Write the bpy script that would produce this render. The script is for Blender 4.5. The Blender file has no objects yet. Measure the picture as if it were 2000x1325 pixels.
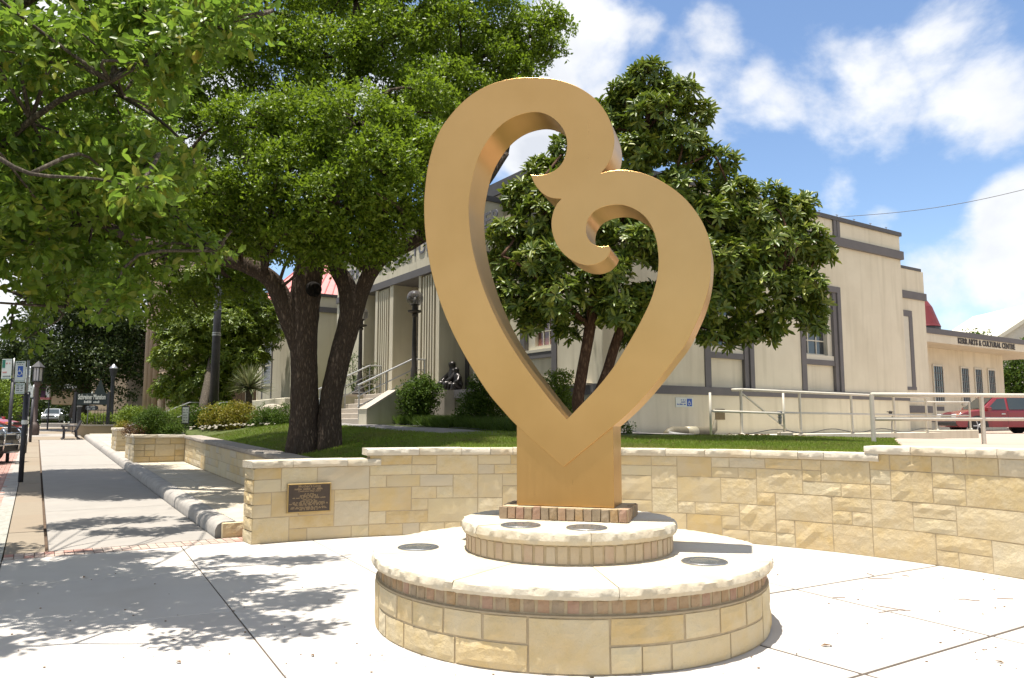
import bpy, bmesh, math, random
import numpy as np
from mathutils import Vector, Matrix, geometry
from mathutils import noise as mnoise

random.seed(7)
RNG = np.random.default_rng(11)
SC = bpy.context.scene
COL = SC.collection
R = math.radians

# ------------------------------------------------------------------ camera
F_PX, PITCH, EYE = 1500.0, math.atan((825 - 662.5) / 1500.0), 1.6
cam_d = bpy.data.cameras.new('camera')
cam = bpy.data.objects.new('camera', cam_d)
COL.objects.link(cam)
cam_d.sensor_width = 36.0
cam_d.lens = 36.0 * F_PX / 2000.0
cam_d.clip_start = 0.05
cam_d.clip_end = 6000
cam.location = (0, 0, EYE)
cam.rotation_euler = (R(90) + PITCH, 0, 0)
SC.camera = cam

# ------------------------------------------------------------------ light
SUN_TO = Vector((-0.122, -0.056, 0.99)).normalized()      # direction towards the sun (high, to the left)
sun_d = bpy.data.lights.new('sun', 'SUN')
sun_d.energy = 2.75
sun_d.angle = R(0.53)
sun_d.color = (1.0, 0.955, 0.88)
sun = bpy.data.objects.new('sun', sun_d)
COL.objects.link(sun)
sun.rotation_euler = SUN_TO.to_track_quat('Z', 'Y').to_euler()
sun.location = (0, 0, 30)

SC.view_settings.view_transform = 'Standard'
SC.view_settings.look = 'None'
SC.view_settings.gamma = 1.0
SC.view_settings.use_curve_mapping = False
SC.view_settings.exposure = 1.78


def cam_ray(x, y):
    a = (x - 1000) / F_PX
    b = (662.5 - y) / F_PX
    return Vector((a, math.cos(PITCH) - b * math.sin(PITCH), math.sin(PITCH) + b * math.cos(PITCH)))


def build_world():
    w = bpy.data.worlds.new('World')
    SC.world = w
    w.use_nodes = True
    nt = w.node_tree
    N, L = nt.nodes, nt.links
    for n in list(N):
        N.remove(n)
    out = N.new('ShaderNodeOutputWorld')
    sky = N.new('ShaderNodeTexSky')
    sky.sky_type = 'NISHITA'
    sky.sun_disc = False
    sky.sun_elevation = math.asin(SUN_TO.z)
    sky.sun_rotation = math.atan2(SUN_TO.x, SUN_TO.y)
    sky.altitude = 500
    sky.air_density = 1.0
    sky.dust_density = 0.25
    sky.ozone_density = 2.2
    bg1 = N.new('ShaderNodeBackground')
    bg1.inputs['Strength'].default_value = 0.058
    L.new(sky.outputs[0], bg1.inputs['Color'])
    tc = N.new('ShaderNodeTexCoord')
    nrm = N.new('ShaderNodeVectorMath'); nrm.operation = 'NORMALIZE'
    L.new(tc.outputs['Generated'], nrm.inputs[0])
    D = nrm.outputs[0]
    sep = N.new('ShaderNodeSeparateXYZ'); L.new(D, sep.inputs[0])

    def math_n(op, a, b=None, clamp=False):
        m = N.new('ShaderNodeMath'); m.operation = op; m.use_clamp = clamp
        for i, q in enumerate((a, b)):
            if q is None:
                continue
            if isinstance(q, (int, float)):
                m.inputs[i].default_value = q
            else:
                L.new(q, m.inputs[i])
        return m.outputs[0]
    den = math_n('ADD', math_n('MAXIMUM', sep.outputs['Z'], 0.0), 0.22)
    px = math_n('DIVIDE', sep.outputs['X'], den)
    py = math_n('DIVIDE', sep.outputs['Y'], den)
    cmb = N.new('ShaderNodeCombineXYZ'); L.new(px, cmb.inputs[0]); L.new(py, cmb.inputs[1])
    sv = N.new('ShaderNodeVectorMath'); sv.operation = 'MULTIPLY'; sv.inputs[1].default_value = (1.0, 1.0, 1.45)
    L.new(D, sv.inputs[0])
    n1 = N.new('ShaderNodeTexNoise'); n1.inputs['Scale'].default_value = 4.6
    n1.inputs['Detail'].default_value = 10; n1.inputs['Roughness'].default_value = 0.56
    n1.inputs['Distortion'].default_value = 0.15
    L.new(sv.outputs[0], n1.inputs['Vector'])
    n0 = N.new('ShaderNodeTexNoise'); n0.inputs['Scale'].default_value = 0.8
    n0.inputs['Detail'].default_value = 3
    L.new(cmb.outputs[0], n0.inputs['Vector'])
    # cumulus banks: (pixel x, pixel y, angular radius, weight)
    banks = [(1680, 150, .17, .62), (1830, 60, .16, .60), (1930, 190, .15, .62), (1560, 190, .09, .45),
             (1400, 70, .12, .46), (1320, 130, .11, .44), (1500, 130, .08, .40), (1130, 40, .15, .8), (1040, 120, .14, .8), (1240, 60, .09, .5),
             (1200, 160, .10, .40), (1640, 390, .075, .55), (1715, 430, .06, .5), (1950, 520, .14, .60),
             (1830, 560, .11, .50), (1980, 420, .11, .62), (1860, 640, .13, .46), (1700, 560, .10, .4),
             (1050, 290, .08, .62), (900, 200, .2, .4), (20, 660, .2, .62), (200, 560, .2, .5),
             (2250, 420, .25, .6), (-300, 300, .4, .35), (1500, 600, .2, .3)]
    tot = None
    for (bx, by, br, bw) in banks:
        c = cam_ray(bx, by).normalized()
        dn = N.new('ShaderNodeVectorMath'); dn.operation = 'DISTANCE'
        L.new(D, dn.inputs[0]); dn.inputs[1].default_value = c
        mr = N.new('ShaderNodeMapRange'); mr.interpolation_type = 'SMOOTHSTEP'
        mr.inputs['From Min'].default_value = br; mr.inputs['From Max'].default_value = 0.0
        mr.inputs['To Min'].default_value = 0.0; mr.inputs['To Max'].default_value = bw
        L.new(dn.outputs['Value'], mr.inputs['Value'])
        tot = mr.outputs[0] if tot is None else math_n('MAXIMUM', tot, mr.outputs[0])
    # everywhere else: scattered fair-weather cloud
    gen = math_n('MULTIPLY', math_n('SUBTRACT', n0.outputs['Fac'], 0.5), 1.1)
    gen = math_n('ADD', gen, 0.5)
    # the wide gap of open blue over the side wall
    c = cam_ray(1500, 330).normalized()
    dn = N.new('ShaderNodeVectorMath'); dn.operation = 'DISTANCE'
    L.new(D, dn.inputs[0]); dn.inputs[1].default_value = c
    gap = N.new('ShaderNodeMapRange'); gap.interpolation_type = 'SMOOTHSTEP'
    gap.inputs['From Min'].default_value = 0.30; gap.inputs['From Max'].default_value = 0.62
    L.new(dn.outputs['Value'], gap.inputs['Value'])
    gen = math_n('MULTIPLY', gen, gap.outputs[0])
    dens = math_n('ADD', math_n('ADD', tot, math_n('MULTIPLY', gen, 0.9)),
                  math_n('MULTIPLY', math_n('SUBTRACT', n1.outputs['Fac'], 0.5), 1.75))
    mask = N.new('ShaderNodeMapRange'); mask.interpolation_type = 'SMOOTHSTEP'
    mask.inputs['From Min'].default_value = 0.26; mask.inputs['From Max'].default_value = 0.60
    L.new(dens, mask.inputs['Value'])
    thick = N.new('ShaderNodeMapRange')
    thick.inputs['From Min'].default_value = 0.3; thick.inputs['From Max'].default_value = 0.95
    L.new(dens, thick.inputs['Value'])
    cr = N.new('ShaderNodeMixRGB')
    cr.inputs[1].default_value = (0.345, 0.345, 0.345, 1); cr.inputs[2].default_value = (0.235, 0.243, 0.26, 1)
    n2 = N.new('ShaderNodeTexNoise'); n2.inputs['Scale'].default_value = 7.0; n2.inputs['Detail'].default_value = 6
    L.new(sv.outputs[0], n2.inputs['Vector'])
    puff = N.new('ShaderNodeMapRange'); puff.inputs['From Min'].default_value = 0.35; puff.inputs['From Max'].default_value = 0.65
    L.new(n2.outputs['Fac'], puff.inputs['Value'])
    L.new(math_n('MULTIPLY', puff.outputs[0], math_n('ADD', thick.outputs[0], 0.25), True), cr.inputs[0])
    bg2 = N.new('ShaderNodeBackground'); L.new(cr.outputs[0], bg2.inputs['Color'])
    bg2.inputs['Strength'].default_value = 1.0
    mx = N.new('ShaderNodeMixShader')
    L.new(math_n('MULTIPLY', mask.outputs[0], 0.94), mx.inputs[0])
    L.new(bg1.outputs[0], mx.inputs[1]); L.new(bg2.outputs[0], mx.inputs[2])
    L.new(mx.outputs[0], out.inputs['Surface'])


build_world()

# ------------------------------------------------------------------ measured frames of the place
# street frame: x across (right), y along the sidewalk (away to the left), slope of the street 2.25 %
S_DIR = Vector((-0.5255, 0.8508))
T_DIR = Vector((0.8508, 0.5255))
S0, SLOPE = 12.2, 0.0225
U = Vector((-1020, 1509)).normalized()       # building frame: along the entrance front (away to the left)
V = Vector((U.y, -U.x))                      # along the side front (away to the right)
CORNER = Vector((2.015, 17.0))
BM = Matrix.Translation((CORNER.x, CORNER.y, 0)) @ Matrix.Rotation(math.atan2(V.y, V.x), 4, 'Z')   # x = v, y = u
SM = Matrix(((T_DIR.x, S_DIR.x, 0, 0), (T_DIR.y, S_DIR.y, 0, 0), (0, 0, 1, 0), (0, 0, 0, 1)))      # x = T, y = S


def street_z(x, y):
    s = S_DIR.x * x + S_DIR.y * y
    return max(0.0, min(SLOPE * (s - S0), 1.55))


def sz(s):
    return max(0.0, min(SLOPE * (s - S0), 1.55))


def W(M, x, y, z=0.0):
    return M @ Vector((x, y, z))


def px(x, y, Y):
    """world point seen at photograph pixel (x, y), Y metres in front of the camera"""
    r = cam_ray(x, y)
    t = Y / r.y
    return Vector((r.x * t, Y, EYE + r.z * t))


def pz(x, y, z):
    r = cam_ray(x, y)
    t = (z - EYE) / r.z
    return Vector((r.x * t, r.y * t, z))


ARC_C, ARC_R = Vector((-0.06, 5.45)), 5.92   # the curved stone wall

_ctrl = [((-3.6, 11.2), 1.12), ((-2, 11.9), 1.14), ((0, 12.0), 1.17), ((3, 11.3), 1.18), ((4.6, 10.2), 1.20),
         ((6, 8.5), 1.22), ((8.0, 5.5), 1.20), ((-4.6, 15), 1.33), ((-6, 16.3), 1.2), ((-8.5, 20.5), 1.25),
         ((-3.3, 15), 1.36), ((0.9, 14.3), 1.36), ((-5, 22.5), 1.6), ((-7.2, 24), 1.6), ((-3, 20.5), 1.55),
         ((-0.8, 18.5), 1.5), ((1.5, 16.4), 1.42), ((3.5, 16.5), 1.33), ((6, 18.5), 1.28), ((8, 19.5), 1.2),
         ((9, 20.3), 1.13), ((12, 23), 1.05), ((14, 26), 1.05), ((8, 13), 1.17), ((10, 14.5), 1.13),
         ((14, 16), 1.1), ((20, 34), 1.08), ((26, 34), 1.08), ((30, 60), 1.3), ((-10, 26), 1.45), ((-13, 32), 1.4),
         ((45, 40), 1.1), ((-20, 45), 1.5), ((0, 45), 1.5), ((-12, 20), 1.2), ((30, 10), 1.1)]
_cp = np.array([c[0] for c in _ctrl]); _cz = np.array([c[1] for c in _ctrl])


def ground_z(x, y):
    d2 = (_cp[:, 0] - x) ** 2 + (_cp[:, 1] - y) ** 2
    w = 1.0 / (d2 + 1.6) ** 1.5
    return float((w * _cz).sum() / w.sum())


def lawn_z(x, y):
    """raised ground, dropping to the coping of the low wall"""
    z = ground_z(x, y)
    S = S_DIR.x * x + S_DIR.y * y; T = T_DIR.x * x + T_DIR.y * y
    if S < 25:
        z = min(z, sz(S) + .2 + .67 + max(0.0, T - 4.05) * .20)
    return z


# ------------------------------------------------------------------ object helpers
def rnd(a, b):
    return random.uniform(a, b)


def wmat(o):
    M = Matrix.Identity(4)
    chain = []
    while o is not None:
        chain.append(o); o = o.parent
    for q in reversed(chain):
        M = M @ Matrix.LocRotScale(q.location, q.rotation_euler, q.scale)
    return M


def tag(o, label=None, cat=None, group=None, kind=None):
    if label: o['label'] = label
    if cat: o['category'] = cat
    if group: o['group'] = group
    if kind: o['kind'] = kind
    return o


def thing(name, loc, label, cat, group=None, rotz=0.0):
    o = bpy.data.objects.new(name, None)
    o.empty_display_size = 0.2
    COL.objects.link(o)
    o.location = loc
    o.rotation_euler = (0, 0, rotz)
    return tag(o, label, cat, group)


def finish(name, me, mat, parent=None, smooth=False):
    if mat is not None:
        for m in (mat if isinstance(mat, (list, tuple)) else [mat]):
            me.materials.append(m)
    if smooth:
        me.polygons.foreach_set('use_smooth', [True] * len(me.polygons))
    o = bpy.data.objects.new(name, me)
    COL.objects.link(o)
    if parent is not None:
        o.parent = parent
    return o


def copy_tree(o, parent=None):
    c = o.copy()
    COL.objects.link(c)
    if parent is not None:
        c.parent = parent
    for ch in list(o.children):
        copy_tree(ch, c)
    return c


class MB:
    """collects shapes (in world space, through M) and links them as ONE mesh object"""
    def __init__(self, M=None):
        self.v = []; self.f = []; self.mi = []; self.M = M or Matrix.Identity(4); self.cur = 0

    def add(self, vs, fs, M=None):
        T = self.M if M is None else self.M @ M
        b = len(self.v)
        self.v += [T @ Vector(p) for p in vs]
        self.f += [tuple(i + b for i in f) for f in fs]
        self.mi += [self.cur] * len(fs)
        return self

    def box(self, x0, x1, y0, y1, z0, z1, M=None):
        vs = [(x0, y0, z0), (x1, y0, z0), (x1, y1, z0), (x0, y1, z0), (x0, y0, z1), (x1, y0, z1), (x1, y1, z1), (x0, y1, z1)]
        fs = [(3, 2, 1, 0), (4, 5, 6, 7), (0, 1, 5, 4), (1, 2, 6, 5), (2, 3, 7, 6), (3, 0, 4, 7)]
        return self.add(vs, fs, M)

    def bbox(self, x0, x1, y0, y1, z0, z1, b=0.01, M=None):
        """box with chamfered edges"""
        vs = []; 
        for sx, X in ((1, x0), (-1, x1)):
            for sy, Y in ((1, y0), (-1, y1)):
                for sz_, Z in ((1, z0), (-1, z1)):
                    vs += [(X, Y + sy * b, Z + sz_ * b), (X + sx * b, Y, Z + sz_ * b), (X + sx * b, Y + sy * b, Z)]
        bm = bmesh.new()
        for p in vs: bm.verts.new(p)
        r = bmesh.ops.convex_hull(bm, input=bm.verts)
        bm.verts.index_update()
        vv = [tuple(q.co) for q in bm.verts]; ff = [tuple(q.index for q in f.verts) for f in bm.faces]
        bm.free()
        return self.add(vv, ff, M)

    def tube(self, pts, rad, n=8, cap=True, M=None):
        pts = [Vector(p) for p in pts]
        rs = rad if isinstance(rad, (list, tuple)) else [rad] * len(pts)
        vs = []; fs = []
        prev = None
        for i, p in enumerate(pts):
            if i == 0: t = pts[1] - pts[0]
            elif i == len(pts) - 1: t = pts[-1] - pts[-2]
            else: t = pts[i + 1] - pts[i - 1]
            if t.length < 1e-9: t = Vector((0, 0, 1))
            t.normalize()
            if prev is None:
                a = Vector((0, 0, 1)) if abs(t.z) < 0.9 else Vector((1, 0, 0))
                e = t.cross(a).normalized()
            else:
                e = (prev - t * prev.dot(t))
                if e.length < 1e-6: e = t.orthogonal()
                e.normalize()
            prev = e
            g = t.cross(e)
            for k in range(n):
                an = 2 * math.pi * k / n
                vs.append(p + (e * math.cos(an) + g * math.sin(an)) * rs[i])
        for i in range(len(pts) - 1):
            for k in range(n):
                a = i * n + k; b = i * n + (k + 1) % n
                fs.append((a, b, b + n, a + n))
        if cap:
            fs.append(tuple(range(n - 1, -1, -1)))
            m = (len(pts) - 1) * n
            fs.append(tuple(range(m, m + n)))
        return self.add(vs, fs, M)

    def lathe(self, prof, n=20, M=None, c=(0, 0, 0)):
        vs = []; fs = []
        for (r, z) in prof:
            for k in range(n):
                a = 2 * math.pi * k / n
                vs.append((c[0] + r * math.cos(a), c[1] + r * math.sin(a), c[2] + z))
        for i in range(len(prof) - 1):
            for k in range(n):
                a = i * n + k; b = i * n + (k + 1) % n
                fs.append((a, b, b + n, a + n))
        fs.append(tuple(range(n - 1, -1, -1)))
        m = (len(prof) - 1) * n
        fs.append(tuple(range(m, m + n)))
        return self.add(vs, fs, M)

    def prism(self, poly, a, b, axis='y', M=None):
        """extrude a 2-D outline from a to b along an axis"""
        n = len(poly)
        def P(p, t):
            if axis == 'y': return (p[0], t, p[1])
            if axis == 'x': return (t, p[0], p[1])
            return (p[0], p[1], t)
        vs = [P(p, a) for p in poly] + [P(p, b) for p in poly]
        fs = [(i, (i + 1) % n, n + (i + 1) % n, n + i) for i in range(n)]
        tris = geometry.tessellate_polygon([[Vector((p[0], p[1], 0)) for p in poly]])
        fs += [tuple(t) for t in tris] + [tuple(n + i for i in reversed(t)) for t in tris]
        return self.add(vs, fs, M)

    def ell(self, c, r, seg=10, rings=6, M=None):
        prof = []
        vs = []; fs = []
        for i in range(rings + 1):
            th = math.pi * i / rings
            for k in range(seg):
                a = 2 * math.pi * k / seg
                vs.append((c[0] + r[0] * math.sin(th) * math.cos(a), c[1] + r[1] * math.sin(th) * math.sin(a), c[2] - r[2] * math.cos(th)))
        for i in range(rings):
            for k in range(seg):
                a = i * seg + k; b = i * seg + (k + 1) % seg
                fs.append((a, b, b + seg, a + seg))
        return self.add(vs, fs, M)

    def build(self, name, mat, parent=None, smooth=False, recalc=True):
        me = bpy.data.meshes.new(name)
        I = wmat(parent).inverted() if parent is not None else None
        vs = [tuple(I @ p) for p in self.v] if I is not None else [tuple(p) for p in self.v]
        me.from_pydata(vs, [], self.f)
        if any(self.mi):
            me.polygons.foreach_set('material_index', self.mi)
        if recalc:
            bm = bmesh.new(); bm.from_mesh(me)
            bmesh.ops.remove_doubles(bm, verts=bm.verts, dist=1e-6)
            bmesh.ops.recalc_face_normals(bm, faces=bm.faces)
            bm.to_mesh(me); bm.free()
        me.update()
        return finish(name, me, mat, parent, smooth)


def smooth_by_angle(o, ang=40):
    me = o.data
    me.polygons.foreach_set('use_smooth', [True] * len(me.polygons))
    bm = bmesh.new(); bm.from_mesh(me)
    lim = R(ang)
    for e in bm.edges:
        if len(e.link_faces) == 2 and e.calc_face_angle(0.0) > lim:
            e.smooth = False
    bm.to_mesh(me); bm.free()
    return o


def text_obj(s, size, mat, M, parent, name='lettering', extrude=0.01, offset=0.0, width=None, spacing=1.0, shear=0.0):
    """raised lettering, converted to a mesh, lying in the local xy plane of M"""
    cu = bpy.data.curves.new(name, 'FONT')
    cu.body = s; cu.size = size; cu.align_x = 'CENTER'; cu.align_y = 'CENTER'
    cu.extrude = extrude; cu.offset = offset; cu.space_character = spacing; cu.shear = shear
    cu.resolution_u = 3
    tmp = bpy.data.objects.new(name, cu)
    COL.objects.link(tmp)
    dg = bpy.context.evaluated_depsgraph_get()
    me = bpy.data.meshes.new_from_object(tmp.evaluated_get(dg))
    bpy.data.objects.remove(tmp)
    if width:
        xs = [v.co.x for v in me.vertices]
        k = width / max(1e-6, max(xs) - min(xs))
        me.transform(Matrix.Diagonal((k, 1, 1, 1)))
    me.transform(M)
    if parent is not None:
        me.transform(wmat(parent).inverted())
    me.name = name
    return finish(name, me, mat, parent)
# ------------------------------------------------------------------ materials
def nodes_of(name):
    m = bpy.data.materials.new(name)
    m.use_nodes = True
    nt = m.node_tree
    b = nt.nodes.get('Principled BSDF')
    return m, nt, nt.nodes, nt.links, b


def ramp(N, stops):
    r = N.new('ShaderNodeValToRGB')
    e = r.color_ramp.elements
    while len(e) > 1: e.remove(e[-1])
    e[0].position = stops[0][0]; e[0].color = (*stops[0][1], 1)
    for p, c in stops[1:]:
        q = e.new(p); q.color = (*c, 1)
    return r


def pmat(name, c1, c2=None, scale=6.0, rough=0.8, metal=0.0, bump=0.0, bscale=40.0, detail=6, spec=0.4, c3=None, s3=1.2, w3=0.5,
         streak=None, rand=None, island=None, coat=0.0, stretch=None, thr=(0.35, 0.65), bdist=0.01, rvar=0.0, extra_bump=None):
    """noise-mottled surface. rand: list of base colours picked per object; island: list picked per loose piece"""
    m, nt, N, L, b = nodes_of(name)
    tc = N.new('ShaderNodeTexCoord')
    vec = tc.outputs['Object']
    info = None
    if rand:
        info = N.new('ShaderNodeObjectInfo')
        ad = N.new('ShaderNodeVectorMath'); ad.operation = 'ADD'
        sc = N.new('ShaderNodeVectorMath'); sc.operation = 'SCALE'
        cx = N.new('ShaderNodeCombineXYZ')
        for i in range(3): L.new(info.outputs['Random'], cx.inputs[i])
        L.new(cx.outputs[0], sc.inputs[0]); sc.inputs['Scale'].default_value = 37.0
        L.new(vec, ad.inputs[0]); L.new(sc.outputs[0], ad.inputs[1])
        vec = ad.outputs[0]
    if stretch:
        mp = N.new('ShaderNodeMapping'); mp.inputs['Scale'].default_value = stretch
        L.new(vec, mp.inputs[0]); vec = mp.outputs[0]
    n = N.new('ShaderNodeTexNoise'); n.inputs['Scale'].default_value = scale; n.inputs['Detail'].default_value = detail
    n.inputs['Roughness'].default_value = 0.6
    L.new(vec, n.inputs['Vector'])
    if rand or island:
        cols = rand or island
        k = len(cols)
        rr = ramp(N, [(i / k, c) for i, c in enumerate(cols)])
        rr.color_ramp.interpolation = 'CONSTANT'
        if rand:
            L.new(info.outputs['Random'], rr.inputs[0])
        else:
            gi = N.new('ShaderNodeNewGeometry'); L.new(gi.outputs['Random Per Island'], rr.inputs[0])
        base = rr.outputs[0]
    else:
        rgb = N.new('ShaderNodeRGB'); rgb.outputs[0].default_value = (*c1, 1); base = rgb.outputs[0]
    if c2 is not None:
        mr = N.new('ShaderNodeMapRange'); mr.inputs['From Min'].default_value = thr[0]; mr.inputs['From Max'].default_value = thr[1]
        L.new(n.outputs['Fac'], mr.inputs['Value'])
        mx = N.new('ShaderNodeMixRGB')
        L.new(mr.outputs[0], mx.inputs[0]); L.new(base, mx.inputs[1]); mx.inputs[2].default_value = (*c2, 1)
        if rand or island:
            mr.inputs['To Max'].default_value = 0.45
        base = mx.outputs[0]
    if c3 is not None:
        n3 = N.new('ShaderNodeTexNoise'); n3.inputs['Scale'].default_value = s3; n3.inputs['Detail'].default_value = 5
        L.new(vec, n3.inputs['Vector'])
        mr = N.new('ShaderNodeMapRange'); mr.inputs['From Min'].default_value = 0.5; mr.inputs['From Max'].default_value = 0.72
        mr.inputs['To Max'].default_value = w3
        L.new(n3.outputs['Fac'], mr.inputs['Value'])
        mx = N.new('ShaderNodeMixRGB'); L.new(mr.outputs[0], mx.inputs[0]); L.new(base, mx.inputs[1]); mx.inputs[2].default_value = (*c3, 1)
        base = mx.outputs[0]
    if streak is not None:
        mps = N.new('ShaderNodeMapping'); mps.inputs['Scale'].default_value = (3.5, 3.5, 0.25)
        L.new(tc.outputs['Object'], mps.inputs[0])
        ns = N.new('ShaderNodeTexNoise'); ns.inputs['Scale'].default_value = 1.5; ns.inputs['Detail'].default_value = 7
        L.new(mps.outputs[0], ns.inputs['Vector'])
        mr = N.new('ShaderNodeMapRange'); mr.inputs['From Min'].default_value = 0.48; mr.inputs['From Max'].default_value = 0.75
        mr.inputs['To Max'].default_value = 0.5
        L.new(ns.outputs['Fac'], mr.inputs['Value'])
        mx = N.new('ShaderNodeMixRGB'); L.new(mr.outputs[0], mx.inputs[0]); L.new(base, mx.inputs[1]); mx.inputs[2].default_value = (*streak, 1)
        base = mx.outputs[0]
    L.new(base, b.inputs['Base Color'])
    b.inputs['Roughness'].default_value = rough
    b.inputs['Metallic'].default_value = metal
    b.inputs['Specular IOR Level'].default_value = spec
    if coat: b.inputs['Coat Weight'].default_value = coat; b.inputs['Coat Roughness'].default_value = 0.05
    if rvar:
        mr = N.new('ShaderNodeMapRange'); mr.inputs['To Min'].default_value = rough - rvar; mr.inputs['To Max'].default_value = rough + rvar
        L.new(n.outputs['Fac'], mr.inputs['Value']); L.new(mr.outputs[0], b.inputs['Roughness'])
    if bump:
        nb = N.new('ShaderNodeTexNoise'); nb.inputs['Scale'].default_value = bscale; nb.inputs['Detail'].default_value = 8
        nb.inputs['Roughness'].default_value = 0.65
        L.new(vec, nb.inputs['Vector'])
        bp = N.new('ShaderNodeBump'); bp.inputs['Strength'].default_value = bump; bp.inputs['Distance'].default_value = bdist
        L.new(nb.outputs['Fac'], bp.inputs['Height'])
        last = bp
        if extra_bump:
            vo = N.new('ShaderNodeTexVoronoi'); vo.inputs['Scale'].default_value = extra_bump[0]
            L.new(vec, vo.inputs['Vector'])
            b2 = N.new('ShaderNodeBump'); b2.inputs['Strength'].default_value = extra_bump[1]; b2.inputs['Distance'].default_value = extra_bump[2]
            L.new(vo.outputs['Distance'], b2.inputs['Height']); L.new(bp.outputs[0], b2.inputs['Normal'])
            last = b2
        L.new(last.outputs[0], b.inputs['Normal'])
    return m


def leaf_mat(name, cols, rough=0.42, trans=0.35, tcol=(0.16, 0.26, 0.03), spec=0.28, per='island', patch=None):
    m, nt, N, L, b = nodes_of(name)
    out = [n for n in N if n.type == 'OUTPUT_MATERIAL'][0]
    k = len(cols)
    rr = ramp(N, [(i / max(1, k - 1), c) for i, c in enumerate(cols)])
    if per == 'island':
        g = N.new('ShaderNodeNewGeometry'); L.new(g.outputs['Random Per Island'], rr.inputs[0])
    else:
        g = N.new('ShaderNodeObjectInfo'); L.new(g.outputs['Random'], rr.inputs[0])
    if patch:
        pg = N.new('ShaderNodeNewGeometry'); pn = N.new('ShaderNodeTexNoise'); pn.inputs['Scale'].default_value = 0.9; pn.inputs['Detail'].default_value = 6
        L.new(pg.outputs['Position'], pn.inputs['Vector'])
        pr = N.new('ShaderNodeMapRange'); pr.inputs['From Min'].default_value = 0.47; pr.inputs['From Max'].default_value = 0.66; pr.inputs['To Max'].default_value = 0.75
        L.new(pn.outputs['Fac'], pr.inputs['Value'])
        pm = N.new('ShaderNodeMixRGB'); L.new(pr.outputs[0], pm.inputs[0]); L.new(rr.outputs[0], pm.inputs[1]); pm.inputs[2].default_value = (*patch, 1)
        rr = pm
    L.new(rr.outputs[0], b.inputs['Base Color'])
    b.inputs['Roughness'].default_value = rough
    b.inputs['Specular IOR Level'].default_value = spec
    t = N.new('ShaderNodeBsdfTranslucent')
    mx = N.new('ShaderNodeMixRGB'); mx.blend_type = 'MIX'; mx.inputs[0].default_value = 0.6
    L.new(rr.outputs[0], mx.inputs[1]); mx.inputs[2].default_value = (*tcol, 1)
    L.new(mx.outputs[0], t.inputs['Color'])
    s = N.new('ShaderNodeMixShader'); s.inputs[0].default_value = trans
    L.new(b.outputs[0], s.inputs[1]); L.new(t.outputs[0], s.inputs[2])
    L.new(s.outputs[0], out.inputs['Surface'])
    return m


def bark_mat(name, c1, c2, scale=9.0, bump=0.9, dist=0.03):
    m, nt, N, L, b = nodes_of(name)
    tc = N.new('ShaderNodeTexCoord')
    mp = N.new('ShaderNodeMapping'); mp.inputs['Scale'].default_value = (1.0, 1.0, 0.28)
    L.new(tc.outputs['Object'], mp.inputs[0])
    vo = N.new('ShaderNodeTexVoronoi'); vo.feature = 'DISTANCE_TO_EDGE'; vo.inputs['Scale'].default_value = scale * 1.7
    nz = N.new('ShaderNodeTexNoise'); nz.inputs['Scale'].default_value = scale * 1.2; nz.inputs['Detail'].default_value = 8
    L.new(mp.outputs[0], nz.inputs['Vector'])
    mixv = N.new('ShaderNodeVectorMath'); mixv.operation = 'ADD'
    scv = N.new('ShaderNodeVectorMath'); scv.operation = 'SCALE'; scv.inputs['Scale'].default_value = 0.12
    L.new(nz.outputs['Color'], scv.inputs[0]); L.new(mp.outputs[0], mixv.inputs[0]); L.new(scv.outputs[0], mixv.inputs[1])
    L.new(mixv.outputs[0], vo.inputs['Vector'])
    mr = N.new('ShaderNodeMapRange'); mr.inputs['From Max'].default_value = 0.35
    L.new(vo.outputs['Distance'], mr.inputs['Value'])
    mul = N.new('ShaderNodeMath'); mul.operation = 'MULTIPLY'
    L.new(mr.outputs[0], mul.inputs[0]); L.new(nz.outputs['Fac'], mul.inputs[1])
    r = ramp(N, [(0.0, tuple(0.55 * q for q in c1)), (0.35, c1), (0.75, c2)])
    L.new(mul.outputs[0], r.inputs[0]); L.new(r.outputs[0], b.inputs['Base Color'])
    b.inputs['Roughness'].default_value = 0.95; b.inputs['Specular IOR Level'].default_value = 0.15
    bp = N.new('ShaderNodeBump'); bp.inputs['Strength'].default_value = bump; bp.inputs['Distance'].default_value = dist
    L.new(mul.outputs[0], bp.inputs['Height']); L.new(bp.outputs[0], b.inputs['Normal'])
    return m


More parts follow.
